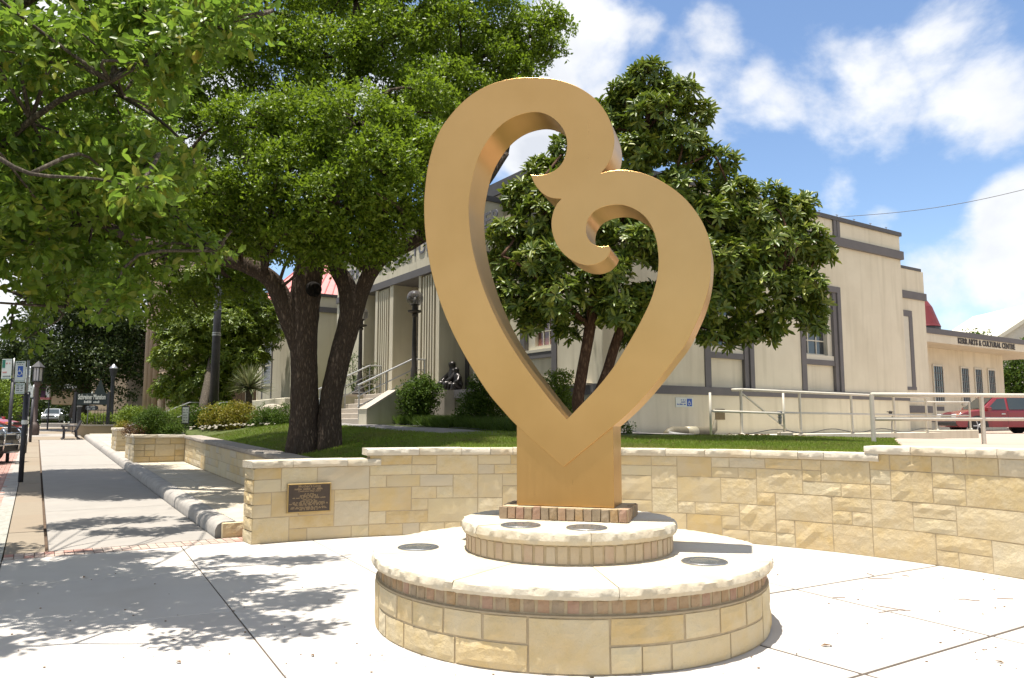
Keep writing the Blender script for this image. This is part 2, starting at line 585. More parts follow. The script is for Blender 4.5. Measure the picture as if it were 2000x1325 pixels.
def gold_mat():
    m, nt, N, L, b = nodes_of('brushed_bronze_paint')
    tc = N.new('ShaderNodeTexCoord')
    mp = N.new('ShaderNodeMapping'); mp.inputs['Scale'].default_value = (40.0, 40.0, 0.7)
    L.new(tc.outputs['Object'], mp.inputs[0])
    n = N.new('ShaderNodeTexNoise'); n.inputs['Scale'].default_value = 1.4; n.inputs['Detail'].default_value = 6
    L.new(mp.outputs[0], n.inputs['Vector'])
    n2 = N.new('ShaderNodeTexNoise'); n2.inputs['Scale'].default_value = 1.6; n2.inputs['Detail'].default_value = 5
    L.new(tc.outputs['Object'], n2.inputs['Vector'])
    r = ramp(N, [(0.3, (0.61, 0.362, 0.136)), (0.7, (0.545, 0.318, 0.112))])
    L.new(n2.outputs['Fac'], r.inputs[0]); L.new(r.outputs[0], b.inputs['Base Color'])
    b.inputs['Metallic'].default_value = 0.85
    mr = N.new('ShaderNodeMapRange'); mr.inputs['To Min'].default_value = 0.24; mr.inputs['To Max'].default_value = 0.38
    L.new(n.outputs['Fac'], mr.inputs['Value']); L.new(mr.outputs[0], b.inputs['Roughness'])
    b.inputs['Anisotropic'].default_value = 0.35
    bv = N.new('ShaderNodeBevel'); bv.inputs['Radius'].default_value = 0.006; bv.samples = 4
    bp = N.new('ShaderNodeBump'); bp.inputs['Strength'].default_value = 0.05; bp.inputs['Distance'].default_value = 0.002
    L.new(n.outputs['Fac'], bp.inputs['Height']); L.new(bv.outputs[0], bp.inputs['Normal'])
    L.new(bp.outputs[0], b.inputs['Normal'])
    return m


def glass_mat(name, col=(0.03, 0.035, 0.04), rough=0.05, spec=0.8):
    m, nt, N, L, b = nodes_of(name)
    b.inputs['Base Color'].default_value = (*col, 1)
    b.inputs['Roughness'].default_value = rough
    b.inputs['Specular IOR Level'].default_value = spec
    return m


STONES = [(0.556, 0.447, 0.262), (0.529, 0.414, 0.223), (0.578, 0.485, 0.311), (0.523, 0.403, 0.207), (0.556, 0.463, 0.283),
          (0.501, 0.365, 0.164), (0.556, 0.436, 0.240), (0.545, 0.436, 0.256), (0.512, 0.436, 0.305), (0.540, 0.403, 0.196)]
MT = {}
MT['stone'] = pmat('limestone_block', None, (0.56, 0.50, 0.38), scale=5, rough=0.9, bump=0.75, bscale=22, bdist=0.014, rand=STONES,
                   c3=(0.50, 0.345, 0.15), s3=2.4, w3=0.30, extra_bump=(11, 0.45, 0.012))
MT['stone_smooth'] = pmat('limestone_sawn_block', None, (0.47, 0.42, 0.33), scale=3, rough=0.9, bump=0.3, bscale=30, bdist=0.008, rand=STONES,
                          c3=(0.42, 0.28, 0.12), s3=2.0, w3=0.3)
MT['stone_flat'] = pmat('limestone_paving', (0.46, 0.41, 0.32), (0.40, 0.34, 0.25), scale=3, rough=0.9, bump=0.3, bscale=30, bdist=0.008)
MT['cap'] = pmat('limestone_coping', None, (0.55, 0.50, 0.41), scale=4, rough=0.9, bump=0.7, bscale=26, bdist=0.014,
                 rand=[(0.53, 0.475, 0.375), (0.50, 0.44, 0.33), (0.54, 0.49, 0.40), (0.50, 0.43, 0.31)], c3=(0.45, 0.31, 0.15), s3=2.2, w3=0.35)
MT['cap_grey'] = pmat('weathered_coping', (0.33, 0.29, 0.24), (0.26, 0.22, 0.18), scale=3, rough=0.92, bump=0.4, bscale=25)
MT['mortar'] = pmat('tan_mortar', (0.43, 0.345, 0.225), (0.38, 0.30, 0.185), scale=18, rough=0.95, bump=0.35, bscale=80)
MT['brick'] = pmat('tumbled_brick', None, (0.42, 0.33, 0.23), scale=9, rough=0.92, bump=0.5, bscale=45, bdist=0.006,
                   rand=[(0.30, 0.19, 0.095), (0.27, 0.195, 0.115), (0.33, 0.20, 0.12), (0.34, 0.235, 0.14), (0.33, 0.195, 0.135), (0.25, 0.195, 0.13), (0.34, 0.22, 0.105), (0.29, 0.21, 0.135)])
MT['brick_pale'] = pmat('washed_brick', None, (0.47, 0.39, 0.28), scale=9, rough=0.92, bump=0.5, bscale=45, bdist=0.006,
                        rand=[(0.46, 0.365, 0.24), (0.44, 0.345, 0.225), (0.45, 0.34, 0.235), (0.48, 0.395, 0.275), (0.43, 0.315, 0.22), (0.46, 0.375, 0.265)])
MT['concrete'] = pmat('broom_finished_concrete', None, (0.43, 0.395, 0.35), scale=2.2, rough=0.9, bump=0.15, bscale=120, bdist=0.003,
                      rand=[(0.48, 0.445, 0.40), (0.475, 0.445, 0.405), (0.49, 0.455, 0.405), (0.465, 0.43, 0.39)], c3=(0.36, 0.32, 0.275), s3=0.9, w3=0.5)
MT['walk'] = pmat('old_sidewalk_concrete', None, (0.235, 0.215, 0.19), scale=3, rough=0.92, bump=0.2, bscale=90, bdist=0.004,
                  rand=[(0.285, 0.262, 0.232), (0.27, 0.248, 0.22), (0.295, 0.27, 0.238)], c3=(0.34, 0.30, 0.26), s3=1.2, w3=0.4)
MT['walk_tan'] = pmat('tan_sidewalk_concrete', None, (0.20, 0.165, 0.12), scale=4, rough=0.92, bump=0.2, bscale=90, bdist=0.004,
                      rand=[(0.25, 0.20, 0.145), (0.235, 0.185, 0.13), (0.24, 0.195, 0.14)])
MT['kerb'] = pmat('grey_kerb_stone', (0.36, 0.33, 0.29), (0.27, 0.25, 0.225), scale=5, rough=0.92, bump=0.4, bscale=40)
MT['gutter'] = pmat('gutter_aggregate', (0.36, 0.345, 0.30), (0.23, 0.225, 0.19), scale=14, rough=0.95, bump=0.5, bscale=60)
MT['paver'] = pmat('red_paver', None, (0.36, 0.25, 0.2), scale=8, rough=0.9, bump=0.3, bscale=60,
                   rand=[(0.36, 0.17, 0.13), (0.40, 0.20, 0.155), (0.34, 0.18, 0.145), (0.42, 0.25, 0.19)])
MT['paver_tan'] = pmat('dusty_paver', None, (0.44, 0.34, 0.27), scale=8, rough=0.9, bump=0.3, bscale=60,
                       rand=[(0.35, 0.27, 0.225), (0.38, 0.30, 0.25), (0.33, 0.24, 0.20), (0.39, 0.32, 0.27)])
MT['asphalt'] = pmat('asphalt', (0.055, 0.053, 0.052), (0.04, 0.04, 0.04), scale=20, rough=0.9, bump=0.3, bscale=150)
MT['white_paint'] = pmat('road_paint', (0.72, 0.70, 0.64), (0.5, 0.49, 0.45), scale=10, rough=0.8, thr=(0.55, 0.8))
MT['earth'] = pmat('dry_ground', (0.20, 0.18, 0.10), (0.12, 0.14, 0.06), scale=0.5, rough=1.0)
MT['soil'] = pmat('dark_mulch', (0.075, 0.05, 0.035), (0.12, 0.08, 0.05), scale=12, rough=1.0, bump=0.5, bscale=40)
MT['turf'] = pmat('turf_soil', (0.075, 0.095, 0.02), (0.055, 0.07, 0.016), scale=4, rough=1.0, bump=0.5, bscale=60)
MT['drive'] = pmat('pink_driveway', (0.40, 0.31, 0.245), (0.36, 0.275, 0.215), scale=1.5, rough=0.92, bump=0.15, bscale=90)
MT['greypath'] = pmat('grey_path', (0.26, 0.24, 0.23), (0.20, 0.185, 0.175), scale=4, rough=0.95, bump=0.2, bscale=60)
MT['gold'] = gold_mat()
MT['stucco'] = pmat('cream_stucco', (0.65, 0.59, 0.455), (0.615, 0.555, 0.425), scale=1.5, rough=0.92, bump=0.4, bscale=38, bdist=0.006, c3=(0.51, 0.45, 0.33), s3=0.6, w3=0.5, streak=(0.44, 0.39, 0.28))
MT['stucco_dark'] = pmat('sage_stucco', (0.37, 0.35, 0.255), (0.335, 0.315, 0.23), streak=(0.26, 0.24, 0.165), scale=2, rough=0.92, bump=0.4, bscale=30, bdist=0.008)
MT['trim'] = pmat('grey_trim_paint', (0.135, 0.125, 0.125), (0.12, 0.112, 0.112), scale=3, rough=0.75, bump=0.15, bscale=60)
MT['coping_metal'] = pmat('dark_coping', (0.085, 0.08, 0.08), (0.07, 0.066, 0.066), scale=4, rough=0.6)
MT['cream_wood'] = pmat('cream_window_paint', (0.56, 0.52, 0.42), (0.53, 0.49, 0.39), scale=6, rough=0.55)
MT['glass'] = glass_mat('dark_window_glass', (0.035, 0.04, 0.045))
MT['glass_pink'] = pmat('curtained_glass', (0.07, 0.035, 0.03), (0.30, 0.12, 0.10), scale=5, rough=0.08, spec=0.7)
MT['brown_frame'] = pmat('brown_frame', (0.085, 0.06, 0.045), None, rough=0.5)
MT['steps'] = pmat('step_concrete', (0.44, 0.385, 0.32), (0.39, 0.34, 0.28), scale=4, rough=0.9, bump=0.15, bscale=60)
MT['black_metal'] = pmat('black_metal', (0.022, 0.022, 0.024), (0.03, 0.03, 0.032), scale=10, rough=0.45, spec=0.5)
MT['dark_pole'] = pmat('dark_pole_paint', (0.03, 0.028, 0.032), (0.045, 0.042, 0.046), scale=6, rough=0.5)
MT['lamp_iron'] = pmat('old_bronze_iron', (0.04, 0.035, 0.03), (0.06, 0.052, 0.045), scale=10, rough=0.5, metal=0.3)
MT['rail'] = pmat('cream_rail_paint', (0.55, 0.51, 0.42), (0.50, 0.46, 0.38), scale=8, rough=0.5)
MT['steel'] = pmat('galvanised_steel', (0.42, 0.42, 0.41), (0.34, 0.34, 0.33), scale=12, rough=0.4, metal=0.7)
MT['grey_pipe'] = pmat('grey_pipe', (0.24, 0.235, 0.23), (0.19, 0.185, 0.18), scale=10, rough=0.6)
MT['cable'] = pmat('dark_cable', (0.04, 0.04, 0.04), None, rough=0.6)
MT['red_roof'] = pmat('red_metal_roof', (0.50, 0.17, 0.15), (0.44, 0.13, 0.12), scale=2, rough=0.5)
MT['deep_red_roof'] = pmat('deep_red_roof', (0.15, 0.018, 0.02), (0.12, 0.016, 0.018), scale=3, rough=0.5)
MT['grey_roof'] = pmat('grey_metal_roof', (0.23, 0.24, 0.25), (0.19, 0.2, 0.21), scale=3, rough=0.5)
MT['tan_wall'] = pmat('tan_wall', (0.36, 0.275, 0.185), (0.33, 0.25, 0.165), scale=2, rough=0.9, bump=0.2, bscale=30)
MT['pale_wall'] = pmat('pale_siding', (0.50, 0.47, 0.41), (0.47, 0.44, 0.38), scale=2, rough=0.8)
MT['old_stone'] = pmat('rough_brown_stone', None, (0.30, 0.235, 0.17), scale=5, rough=0.95, bump=0.7, bscale=20, bdist=0.02,
                       rand=[(0.29, 0.21, 0.145), (0.33, 0.245, 0.17), (0.26, 0.185, 0.125), (0.35, 0.27, 0.19)])
MT['bronze'] = pmat('dark_bronze', (0.03, 0.027, 0.026), (0.06, 0.055, 0.052), scale=8, rough=0.35, metal=0.7)
MT['plaque_field'] = pmat('brown_plaque_field', (0.062, 0.045, 0.034), (0.08, 0.058, 0.043), scale=14, rough=0.5, metal=0.3)
MT['plaque_edge'] = pmat('polished_bronze_edge', (0.50, 0.36, 0.16), (0.42, 0.30, 0.12), scale=10, rough=0.35, metal=0.7)
MT['sign_white'] = pmat('reflective_sign_white', (0.62, 0.64, 0.58), (0.56, 0.58, 0.52), scale=4, rough=0.4)
MT['sign_green'] = pmat('sign_green', (0.02, 0.16, 0.10), None, rough=0.4)
MT['sign_blue'] = pmat('sign_blue', (0.012, 0.075, 0.36), None, rough=0.4)
MT['sign_ink'] = pmat('sign_ink', (0.10, 0.12, 0.10), None, rough=0.5)
MT['sign_red'] = pmat('sign_red', (0.5, 0.16, 0.13), None, rough=0.5)
MT['sign_dark'] = pmat('dark_green_sign', (0.018, 0.028, 0.024), None, rough=0.5)
MT['letter_pale'] = pmat('pale_lettering', (0.55, 0.55, 0.48), None, rough=0.5)
MT['letter_grey'] = pmat('grey_lettering', (0.15, 0.145, 0.165), None, rough=0.6)
MT['letter_brown'] = pmat('dark_brown_lettering', (0.045, 0.03, 0.022), None, rough=0.5)
MT['white'] = pmat('white_tape', (0.78, 0.77, 0.70), None, rough=0.5)
MT['purple'] = pmat('purple_banner', (0.075, 0.02, 0.05), (0.05, 0.015, 0.035), scale=4, rough=0.6)
MT['lantern_glass'] = pmat('frosted_lantern_glass', (0.52, 0.50, 0.47), None, rough=0.25)
MT['ring'] = pmat('brushed_ring', (0.30, 0.31, 0.32), (0.24, 0.245, 0.25), scale=20, rough=0.35, metal=0.85)
MT['lens'] = glass_mat('recessed_lens', (0.10, 0.105, 0.105), 0.12)
MT['well'] = pmat('lamp_well', (0.09, 0.088, 0.085), None, rough=0.6)
MT['twig'] = pmat('dry_twig', (0.20, 0.13, 0.09), (0.13, 0.09, 0.06), scale=20, rough=0.9)
MT['dead_leaf'] = pmat('dead_leaf', (0.20, 0.125, 0.06), (0.13, 0.07, 0.035), scale=30, rough=0.8)
MT['boulder'] = pmat('white_boulder', None, (0.38, 0.34, 0.28), scale=4, rough=0.95, bump=0.6, bscale=14, rand=[(0.40, 0.36, 0.29), (0.36, 0.31, 0.245), (0.34, 0.27, 0.21)])
MT['tyre'] = pmat('tyre_rubber', (0.02, 0.02, 0.02), None, rough=0.85)
MT['rim'] = pmat('alloy_rim', (0.5, 0.5, 0.5), (0.42, 0.42, 0.42), scale=8, rough=0.35, metal=0.8)
MT['car_red'] = pmat('dark_red_car_paint', (0.17, 0.008, 0.014), None, rough=0.35, coat=0.8)
MT['car_red2'] = pmat('bright_red_car_paint', (0.33, 0.02, 0.02), None, rough=0.35, coat=0.8)
MT['car_grey'] = pmat('charcoal_car_paint', (0.06, 0.062, 0.07), None, rough=0.35, coat=0.8, metal=0.2)
MT['car_black'] = pmat('black_car_paint', (0.012, 0.012, 0.014), None, rough=0.25, coat=1.0)
MT['car_silver'] = pmat('silver_car_paint', (0.36, 0.37, 0.38), None, rough=0.35, coat=0.8, metal=0.3)
MT['car_trim'] = pmat('black_car_trim', (0.025, 0.025, 0.025), None, rough=0.6)
MT['car_glass'] = glass_mat('car_glass', (0.03, 0.04, 0.042), 0.03)
MT['chrome'] = pmat('chrome', (0.62, 0.62, 0.62), None, rough=0.12, metal=1.0)
MT['head_lamp'] = pmat('clear_headlamp', (0.55, 0.56, 0.56), None, rough=0.12)
MT['amber'] = pmat('amber_lamp', (0.60, 0.20, 0.04), None, rough=0.2)
MT['fence_wood'] = pmat('brown_board', None, (0.14, 0.09, 0.055), scale=6, rough=0.9, stretch=(8, 8, 1), rand=[(0.18, 0.115, 0.07), (0.15, 0.095, 0.06)])
# plants
MT['bark_oak'] = bark_mat('oak_bark', (0.085, 0.062, 0.045), (0.20, 0.15, 0.108), scale=13, bump=1.0, dist=0.025)
MT['bark_mag'] = bark_mat('reddish_bark', (0.105, 0.058, 0.036), (0.20, 0.125, 0.08), scale=12, bump=0.4, dist=0.012)
MT['bark_grey'] = bark_mat('grey_bark', (0.10, 0.082, 0.062), (0.21, 0.175, 0.135), scale=16, bump=0.5, dist=0.012)
MT['leaf_oak'] = leaf_mat('live_oak_leaf', [(0.065, 0.112, 0.010), (0.125, 0.185, 0.014), (0.195, 0.255, 0.022), (0.085, 0.14, 0.012)], rough=0.42, trans=0.42, tcol=(0.22, 0.33, 0.018))
MT['leaf_near'] = leaf_mat('street_tree_leaf', [(0.075, 0.135, 0.016), (0.135, 0.21, 0.024), (0.205, 0.28, 0.035), (0.095, 0.16, 0.024), (0.29, 0.28, 0.035)], rough=0.40, trans=0.44, tcol=(0.21, 0.35, 0.035))
MT['leaf_near_obj'] = leaf_mat('street_tree_big_leaf', [(0.075, 0.135, 0.016), (0.135, 0.21, 0.024), (0.205, 0.28, 0.035), (0.095, 0.16, 0.024), (0.33, 0.27, 0.035)], rough=0.38, trans=0.44, tcol=(0.21, 0.35, 0.035), per='obj')
MT['leaf_mag'] = leaf_mat('glossy_long_leaf', [(0.055, 0.09, 0.014), (0.10, 0.15, 0.02), (0.20, 0.245, 0.03), (0.07, 0.11, 0.016), (0.29, 0.30, 0.045)], rough=0.42, trans=0.22, tcol=(0.17, 0.24, 0.02), spec=0.4)
MT['leaf_mag_obj'] = leaf_mat('glossy_long_leaf_single', [(0.045, 0.078, 0.012), (0.075, 0.115, 0.016), (0.14, 0.175, 0.022), (0.19, 0.20, 0.03)], rough=0.42, trans=0.22, tcol=(0.17, 0.24, 0.02), spec=0.4, per='obj')
MT['leaf_young'] = leaf_mat('bright_evergreen_leaf', [(0.075, 0.125, 0.010), (0.12, 0.17, 0.014), (0.18, 0.22, 0.02), (0.09, 0.14, 0.012)], rough=0.4, trans=0.28, tcol=(0.20, 0.27, 0.02))
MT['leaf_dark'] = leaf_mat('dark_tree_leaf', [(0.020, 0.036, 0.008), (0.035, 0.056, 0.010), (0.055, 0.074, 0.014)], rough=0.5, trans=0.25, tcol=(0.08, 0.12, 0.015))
MT['leaf_shrub'] = leaf_mat('shrub_leaf', [(0.030, 0.060, 0.008), (0.05, 0.09, 0.010), (0.085, 0.125, 0.014)], rough=0.6, trans=0.25, spec=.15)
MT['leaf_gold'] = leaf_mat('golden_shrub_leaf', [(0.19, 0.17, 0.018), (0.26, 0.22, 0.02), (0.12, 0.14, 0.018), (0.25, 0.16, 0.02)], rough=0.5, trans=0.3, tcol=(0.3, 0.28, 0.02))
MT['leaf_lime'] = leaf_mat('lime_shrub_leaf', [(0.12, 0.18, 0.02), (0.17, 0.23, 0.025), (0.09, 0.15, 0.02)], rough=0.5, trans=0.3, tcol=(0.25, 0.32, 0.02))
MT['leaf_red'] = leaf_mat('russet_shrub_leaf', [(0.12, 0.04, 0.02), (0.07, 0.045, 0.015), (0.15, 0.07, 0.03)], rough=0.5, trans=0.2, tcol=(0.2, 0.08, 0.02))
MT['leaf_yucca'] = leaf_mat('yucca_blade', [(0.11, 0.14, 0.06), (0.16, 0.18, 0.08), (0.22, 0.21, 0.11)], rough=0.5, trans=0.12, tcol=(0.2, 0.22, 0.08), per='obj')
MT['grass'] = leaf_mat('grass_blade', [(0.12, 0.185, 0.016), (0.16, 0.23, 0.02), (0.20, 0.26, 0.03), (0.23, 0.25, 0.06)], rough=0.5, trans=0.4, tcol=(0.20, 0.32, 0.03), patch=(0.21, 0.19, 0.06))
MT['liriope'] = leaf_mat('border_grass_blade', [(0.045, 0.085, 0.014), (0.075, 0.125, 0.02), (0.11, 0.155, 0.03)], rough=0.45, trans=0.3)
MT['plaque_letters'] = pmat('worn_bronze_letters', (0.30, 0.215, 0.12), (0.24, 0.17, 0.09), scale=10, rough=0.5, metal=0.3)
MT['joint'] = pmat('dark_joint_filler', (0.095, 0.075, 0.058), (0.07, 0.055, 0.042), scale=10, rough=0.95)
# ------------------------------------------------------------------ the ground and the street
def struct(o):
    o['kind'] = 'structure'
    return o


def build_ground():
    # one sheet to the horizon: follows the street slope, flat far away; sits below everything else
    xs = [-3000, -1200, -400, -160, -90, -60, -40, -30, -22, -16, -12, -9, -6, -3, 0, 3, 6, 10, 16, 24, 40, 80, 160, 400, 1200, 3000]
    ys = [-300, -60, -20, -5, 2, 5, 8, 11, 14, 18, 22, 27, 33, 40, 50, 60, 75, 95, 130, 200, 400, 900, 2000, 5000]
    vs = []; fs = []
    for y in ys:
        for x in xs:
            vs.append((x, y, street_z(x, y) - 0.22))
    nx = len(xs)
    for j in range(len(ys) - 1):
        for i in range(nx - 1):
            a = j * nx + i
            fs.append((a, a + 1, a + nx + 1, a + nx))
    m = MB(); m.add(vs, fs)
    struct(m.build('ground', MT['earth'], recalc=False))


def clip_poly(poly, p, n, keep=1):
    out = []
    k = len(poly)
    for i in range(k):
        a, b = poly[i], poly[(i + 1) % k]
        da = (a - p).dot(n) * keep; db = (b - p).dot(n) * keep
        if da >= 0: out.append(a)
        if (da > 0 and db < 0) or (da < 0 and db > 0):
            out.append(a + (b - a) * (da / (da - db)))
    return out


def inset_convex(poly, d):
    k = len(poly)
    area = sum(poly[i].x * poly[(i + 1) % k].y - poly[(i + 1) % k].x * poly[i].y for i in range(k))
    if area < 0: poly = poly[::-1]
    out = poly
    for i in range(k):
        a, b = poly[i], poly[(i + 1) % k]
        t = (b - a)
        if t.length < 1e-6: continue
        n = Vector((-t.y, t.x)).normalized()
        out = clip_poly(out, a + n * d, n, 1)
        if len(out) < 3: return []
    return out


def build_plaza():
    base = MB()
    pts = [(-3.2, 1.2), (10, 1.2), (10, 11.8), (-2.7, 11.1), (-6.0, 9.05)]
    base.add([(x, y, -0.007) for x, y in pts], [tuple(range(5))])
    pl = struct(base.build('plaza', MT['joint'], recalc=False))
    left = [Vector(p) for p in [(-9, 1.5), (0.5, 1.5), (0.5, 11.9), (-9, 11.9)]]
    # trim the left piece along the brick band (s = 10.95)
    left = clip_poly(left, Vector((S_DIR.x * 10.93, S_DIR.y * 10.93)), S_DIR, -1)
    left = clip_poly(left, T_DIR * -0.24, T_DIR, 1)
    right = [Vector(p) for p in [(0.5, 1.5), (9.5, 1.5), (9.5, 11.9), (0.5, 11.9)]]
    def G(x, y): return pz(x, y, 0).xy
    def split(polys, a, b, cond=None):
        p = G(*a); q = G(*b); n = Vector((-(q - p).y, (q - p).x)).normalized()
        res = []
        for P in polys:
            if cond and not cond(sum(P, Vector((0, 0))) / len(P)):
                res.append(P); continue
            for k in (1, -1):
                c = clip_poly(P, p, n, k)
                if len(c) >= 3:
                    ar = abs(sum(c[i].x * c[(i + 1) % len(c)].y - c[(i + 1) % len(c)].x * c[i].y for i in range(len(c)))) / 2
                    if ar > 0.01: res.append(c)
        return res
    L = split([left], (365, 1081), (560, 1325))
    L = split(L, (240, 1126), (725, 1085))
    L = split(L, (0, 1239), (729, 1165))
    L = split(L, (559, 1318), (740, 1292))
    j1a, j1b = G(365, 1081), G(560, 1325)
    nn = Vector((-(j1b - j1a).y, (j1b - j1a).x)).normalized()
    side = (Vector((0.3, 8)) - j1a).dot(nn)
    L = split(L, (622, 1061), (729, 1117), lambda c: (c - j1a).dot(nn) * side > 0 and c.y > 8.0)
    Rr = split([right], (1505, 1139), (2000, 1257))
    Rr = split(Rr, (1656, 1325), (2000, 1223))
    Rr = split(Rr, (1503, 1159), (1781, 1113), lambda c: c.y > 6.2)
    Rr = split(Rr, (1533, 1273), (1697, 1319), lambda c: c.y < 7 and c.x < 3.4)
    for P in L + Rr:
        Q = inset_convex(P, 0.0055 if P in L else 0.017)
        if len(Q) < 3: continue
        m = MB(); dz = rnd(-0.002, 0.0015)
        n = len(Q)
        inner = inset_convex(Q, 0.006)
        if len(inner) == n:
            vs = [(p.x, p.y, -0.04) for p in Q] + [(p.x, p.y, dz - 0.006) for p in Q] + [(p.x, p.y, dz) for p in inner]
            fs = [(i, (i + 1) % n, n + (i + 1) % n, n + i) for i in range(n)] + [(n + i, n + (i + 1) % n, 2 * n + (i + 1) % n, 2 * n + i) for i in range(n)] + [tuple(range(2 * n, 3 * n))]
        else:
            vs = [(p.x, p.y, -0.04) for p in Q] + [(p.x, p.y, dz) for p in Q]
            fs = [(i, (i + 1) % n, n + (i + 1) % n, n + i) for i in range(n)] + [tuple(range(n, 2 * n))]
        m.add(vs, fs)
        m.build('slab', MT['concrete'], pl)
    return pl


def slab_piece(m, t0, t1, s0, s1, dz=0.0, thick=0.06, g=0.004):
    """a slab on the sloping street, in street coordinates"""
    vs = []
    for (t, s) in ((t0 + g, s0 + g), (t1 - g, s0 + g), (t1 - g, s1 - g), (t0 + g, s1 - g)):
        vs.append(W(SM, t, s, sz(s) + dz - thick))
    for (t, s) in ((t0 + g, s0 + g), (t1 - g, s0 + g), (t1 - g, s1 - g), (t0 + g, s1 - g)):
        vs.append(W(SM, t, s, sz(s) + dz))
    m.add(vs, [(0, 1, 5, 4), (1, 2, 6, 5), (2, 3, 7, 6), (3, 0, 4, 7), (4, 5, 6, 7)])


def build_street():
    # bed
    m = MB()
    for s in (-8, 12.2, 80):
        pass
    def strip(t0, t1, ss, dz):
        vs = []; fs = []
        for s in ss:
            vs += [W(SM, t0, s, sz(s) + dz), W(SM, t1, s, sz(s) + dz)]
        for i in range(len(ss) - 1):
            a = 2 * i
            fs.append((a, a + 1, a + 3, a + 2))
        return vs, fs
    m.add(*strip(-30, -0.95, (-10, 12.2, 40, 75), -0.03))
    struct(m.build('road', MT['asphalt'], recalc=False))
    wl = MB()
    wl.add(*strip(-1.08, -0.93, (-10, 12.2, 40, 70), -0.024))
    struct(wl.build('road_marking', MT['white_paint'], recalc=False))
    for k in range(9):                         # bay lines of the angled parking
        s0 = 22 + 3.4 * k
        q = MB()
        a = [(-1.1, s0), (-1.1, s0 + .12), (-5.6, s0 + 2.7), (-5.6, s0 + 2.58)]
        q.add([W(SM, t, s, sz(s) - 0.022) for t, s in a], [(0, 1, 2, 3)])
        struct(q.build('bay_marking', MT['white_paint'], recalc=False))
    # red paver strip along the kerb: individual pavers near, one mass farther up
    bed = MB(); bed.add(*strip(-0.95, -0.24, (-4, 12.2, 40, 70), -0.045))
    rs = struct(bed.build('paver_strip', MT['mortar'], recalc=False))
    far = MB()
    s = 11.0
    cnt = 0
    while s < 62:
        step = 0.2 if s < 26 else 0.4
        for i, t in enumerate((-0.94, -0.84, -0.74, -0.64, -0.54)):
            off = 0 if i % 2 else step / 2
            if s < 24 and cnt < 280:
                q = MB(); slab_piece(q, t, t + 0.1, s + off, s + off + step, rnd(-.002, .002), 0.04, 0.003)
                q.build('paver', MT['paver'], rs); cnt += 1
            else:
                slab_piece(far, t, t + 0.1, s + off, s + off + step, rnd(-.002, .002), 0.04, 0.003)
        s += step
    o = far.build('far_pavers', MT['paver'], rs); o['kind'] = 'stuff'
    for k in range(17):
        s = -3 + k * 1.8
        q = MB(); slab_piece(q, -0.53, -0.24, s, s + 1.8, rnd(-.002, .002), 0.04, 0.004)
        q.build('gutter_slab', MT['gutter'] if s < 16.5 else MT['kerb'], rs)
    for k in range(12):
        s = 28 + k * 3.2
        q = MB(); slab_piece(q, -0.53, -0.24, s, s + 3.2, rnd(-.002, .002), 0.04, 0.004)
        q.build('gutter_slab', MT['kerb'], rs)
    # sidewalk
    bed = MB(); bed.add(*strip(-0.24, 2.3, (10.8, 12.2, 40, 75), -0.055))
    sw = struct(bed.build('sidewalk', MT['soil'], recalc=False))
    s = 11.36
    edges = [11.36, 15.6, 20.4, 25.6, 26.6, 31.4, 36.2, 41, 44.6]
    for a, b in zip(edges[:-1], edges[1:]):
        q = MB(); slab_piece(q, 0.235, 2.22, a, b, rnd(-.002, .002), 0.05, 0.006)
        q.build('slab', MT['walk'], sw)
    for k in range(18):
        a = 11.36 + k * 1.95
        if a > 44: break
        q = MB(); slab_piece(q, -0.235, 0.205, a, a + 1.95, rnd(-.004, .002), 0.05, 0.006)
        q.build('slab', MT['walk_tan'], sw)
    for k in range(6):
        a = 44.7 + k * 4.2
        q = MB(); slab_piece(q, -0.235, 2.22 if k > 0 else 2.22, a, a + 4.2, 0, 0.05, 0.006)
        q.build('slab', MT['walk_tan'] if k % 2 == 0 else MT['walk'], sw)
    # brick band between the plaza and the sidewalk
    bed = MB(); bed.add(*strip(-0.24, 2.9, (10.9, 11.4), -0.045))
    bb = struct(bed.build('brick_band', MT['mortar'], recalc=False))
    t = -0.23
    while t < 2.75:
        w = 0.105
        for k in range(2):
            q = MB(); slab_piece(q, t, t + w, 10.945 + .205 * k, 10.945 + .205 * (k + 1), rnd(-.003, .002), 0.04, 0.004)
            q.build('paver', MT['paver_tan'] if random.random() < .9 else MT['paver'], bb)
        t += w


build_ground()
plaza = build_plaza()
build_street()


# ------------------------------------------------------------------ stone masonry
def ashlar(length, rows, cell=0.105, wmin=2, wmax=6, big=0.28, seed=1):
    """random ashlar: list of (cell x0, x1, row0, row1); some stones are two rows high"""
    rg = random.Random(seed)
    n = int(round(length / cell)); nr = len(rows)
    occ = [[False] * n for _ in range(nr)]
    out = []
    for r in range(nr):
        c = 0
        while c < n:
            if occ[r][c]:
                c += 1; continue
            run = 0
            while c + run < n and not occ[r][c + run]: run += 1
            two = r + 1 < nr and rg.random() < big
            w = rg.randint(wmin, wmax) if not two else rg.randint(3, 6)
            if rg.random() < .13 and not two: w = 2
            if run - w < 2: w = run
            w = min(w, run)
            if two and (w < 3 or w > 7 or any(occ[r + 1][c + k] for k in range(w))): two = False
            h = 2 if two else 1
            for rr in range(r, r + h):
                for k in range(w): occ[rr][c + k] = True
            out.append((c / n * length, (c + w) / n * length, r, r + h))
            c += w
    return out


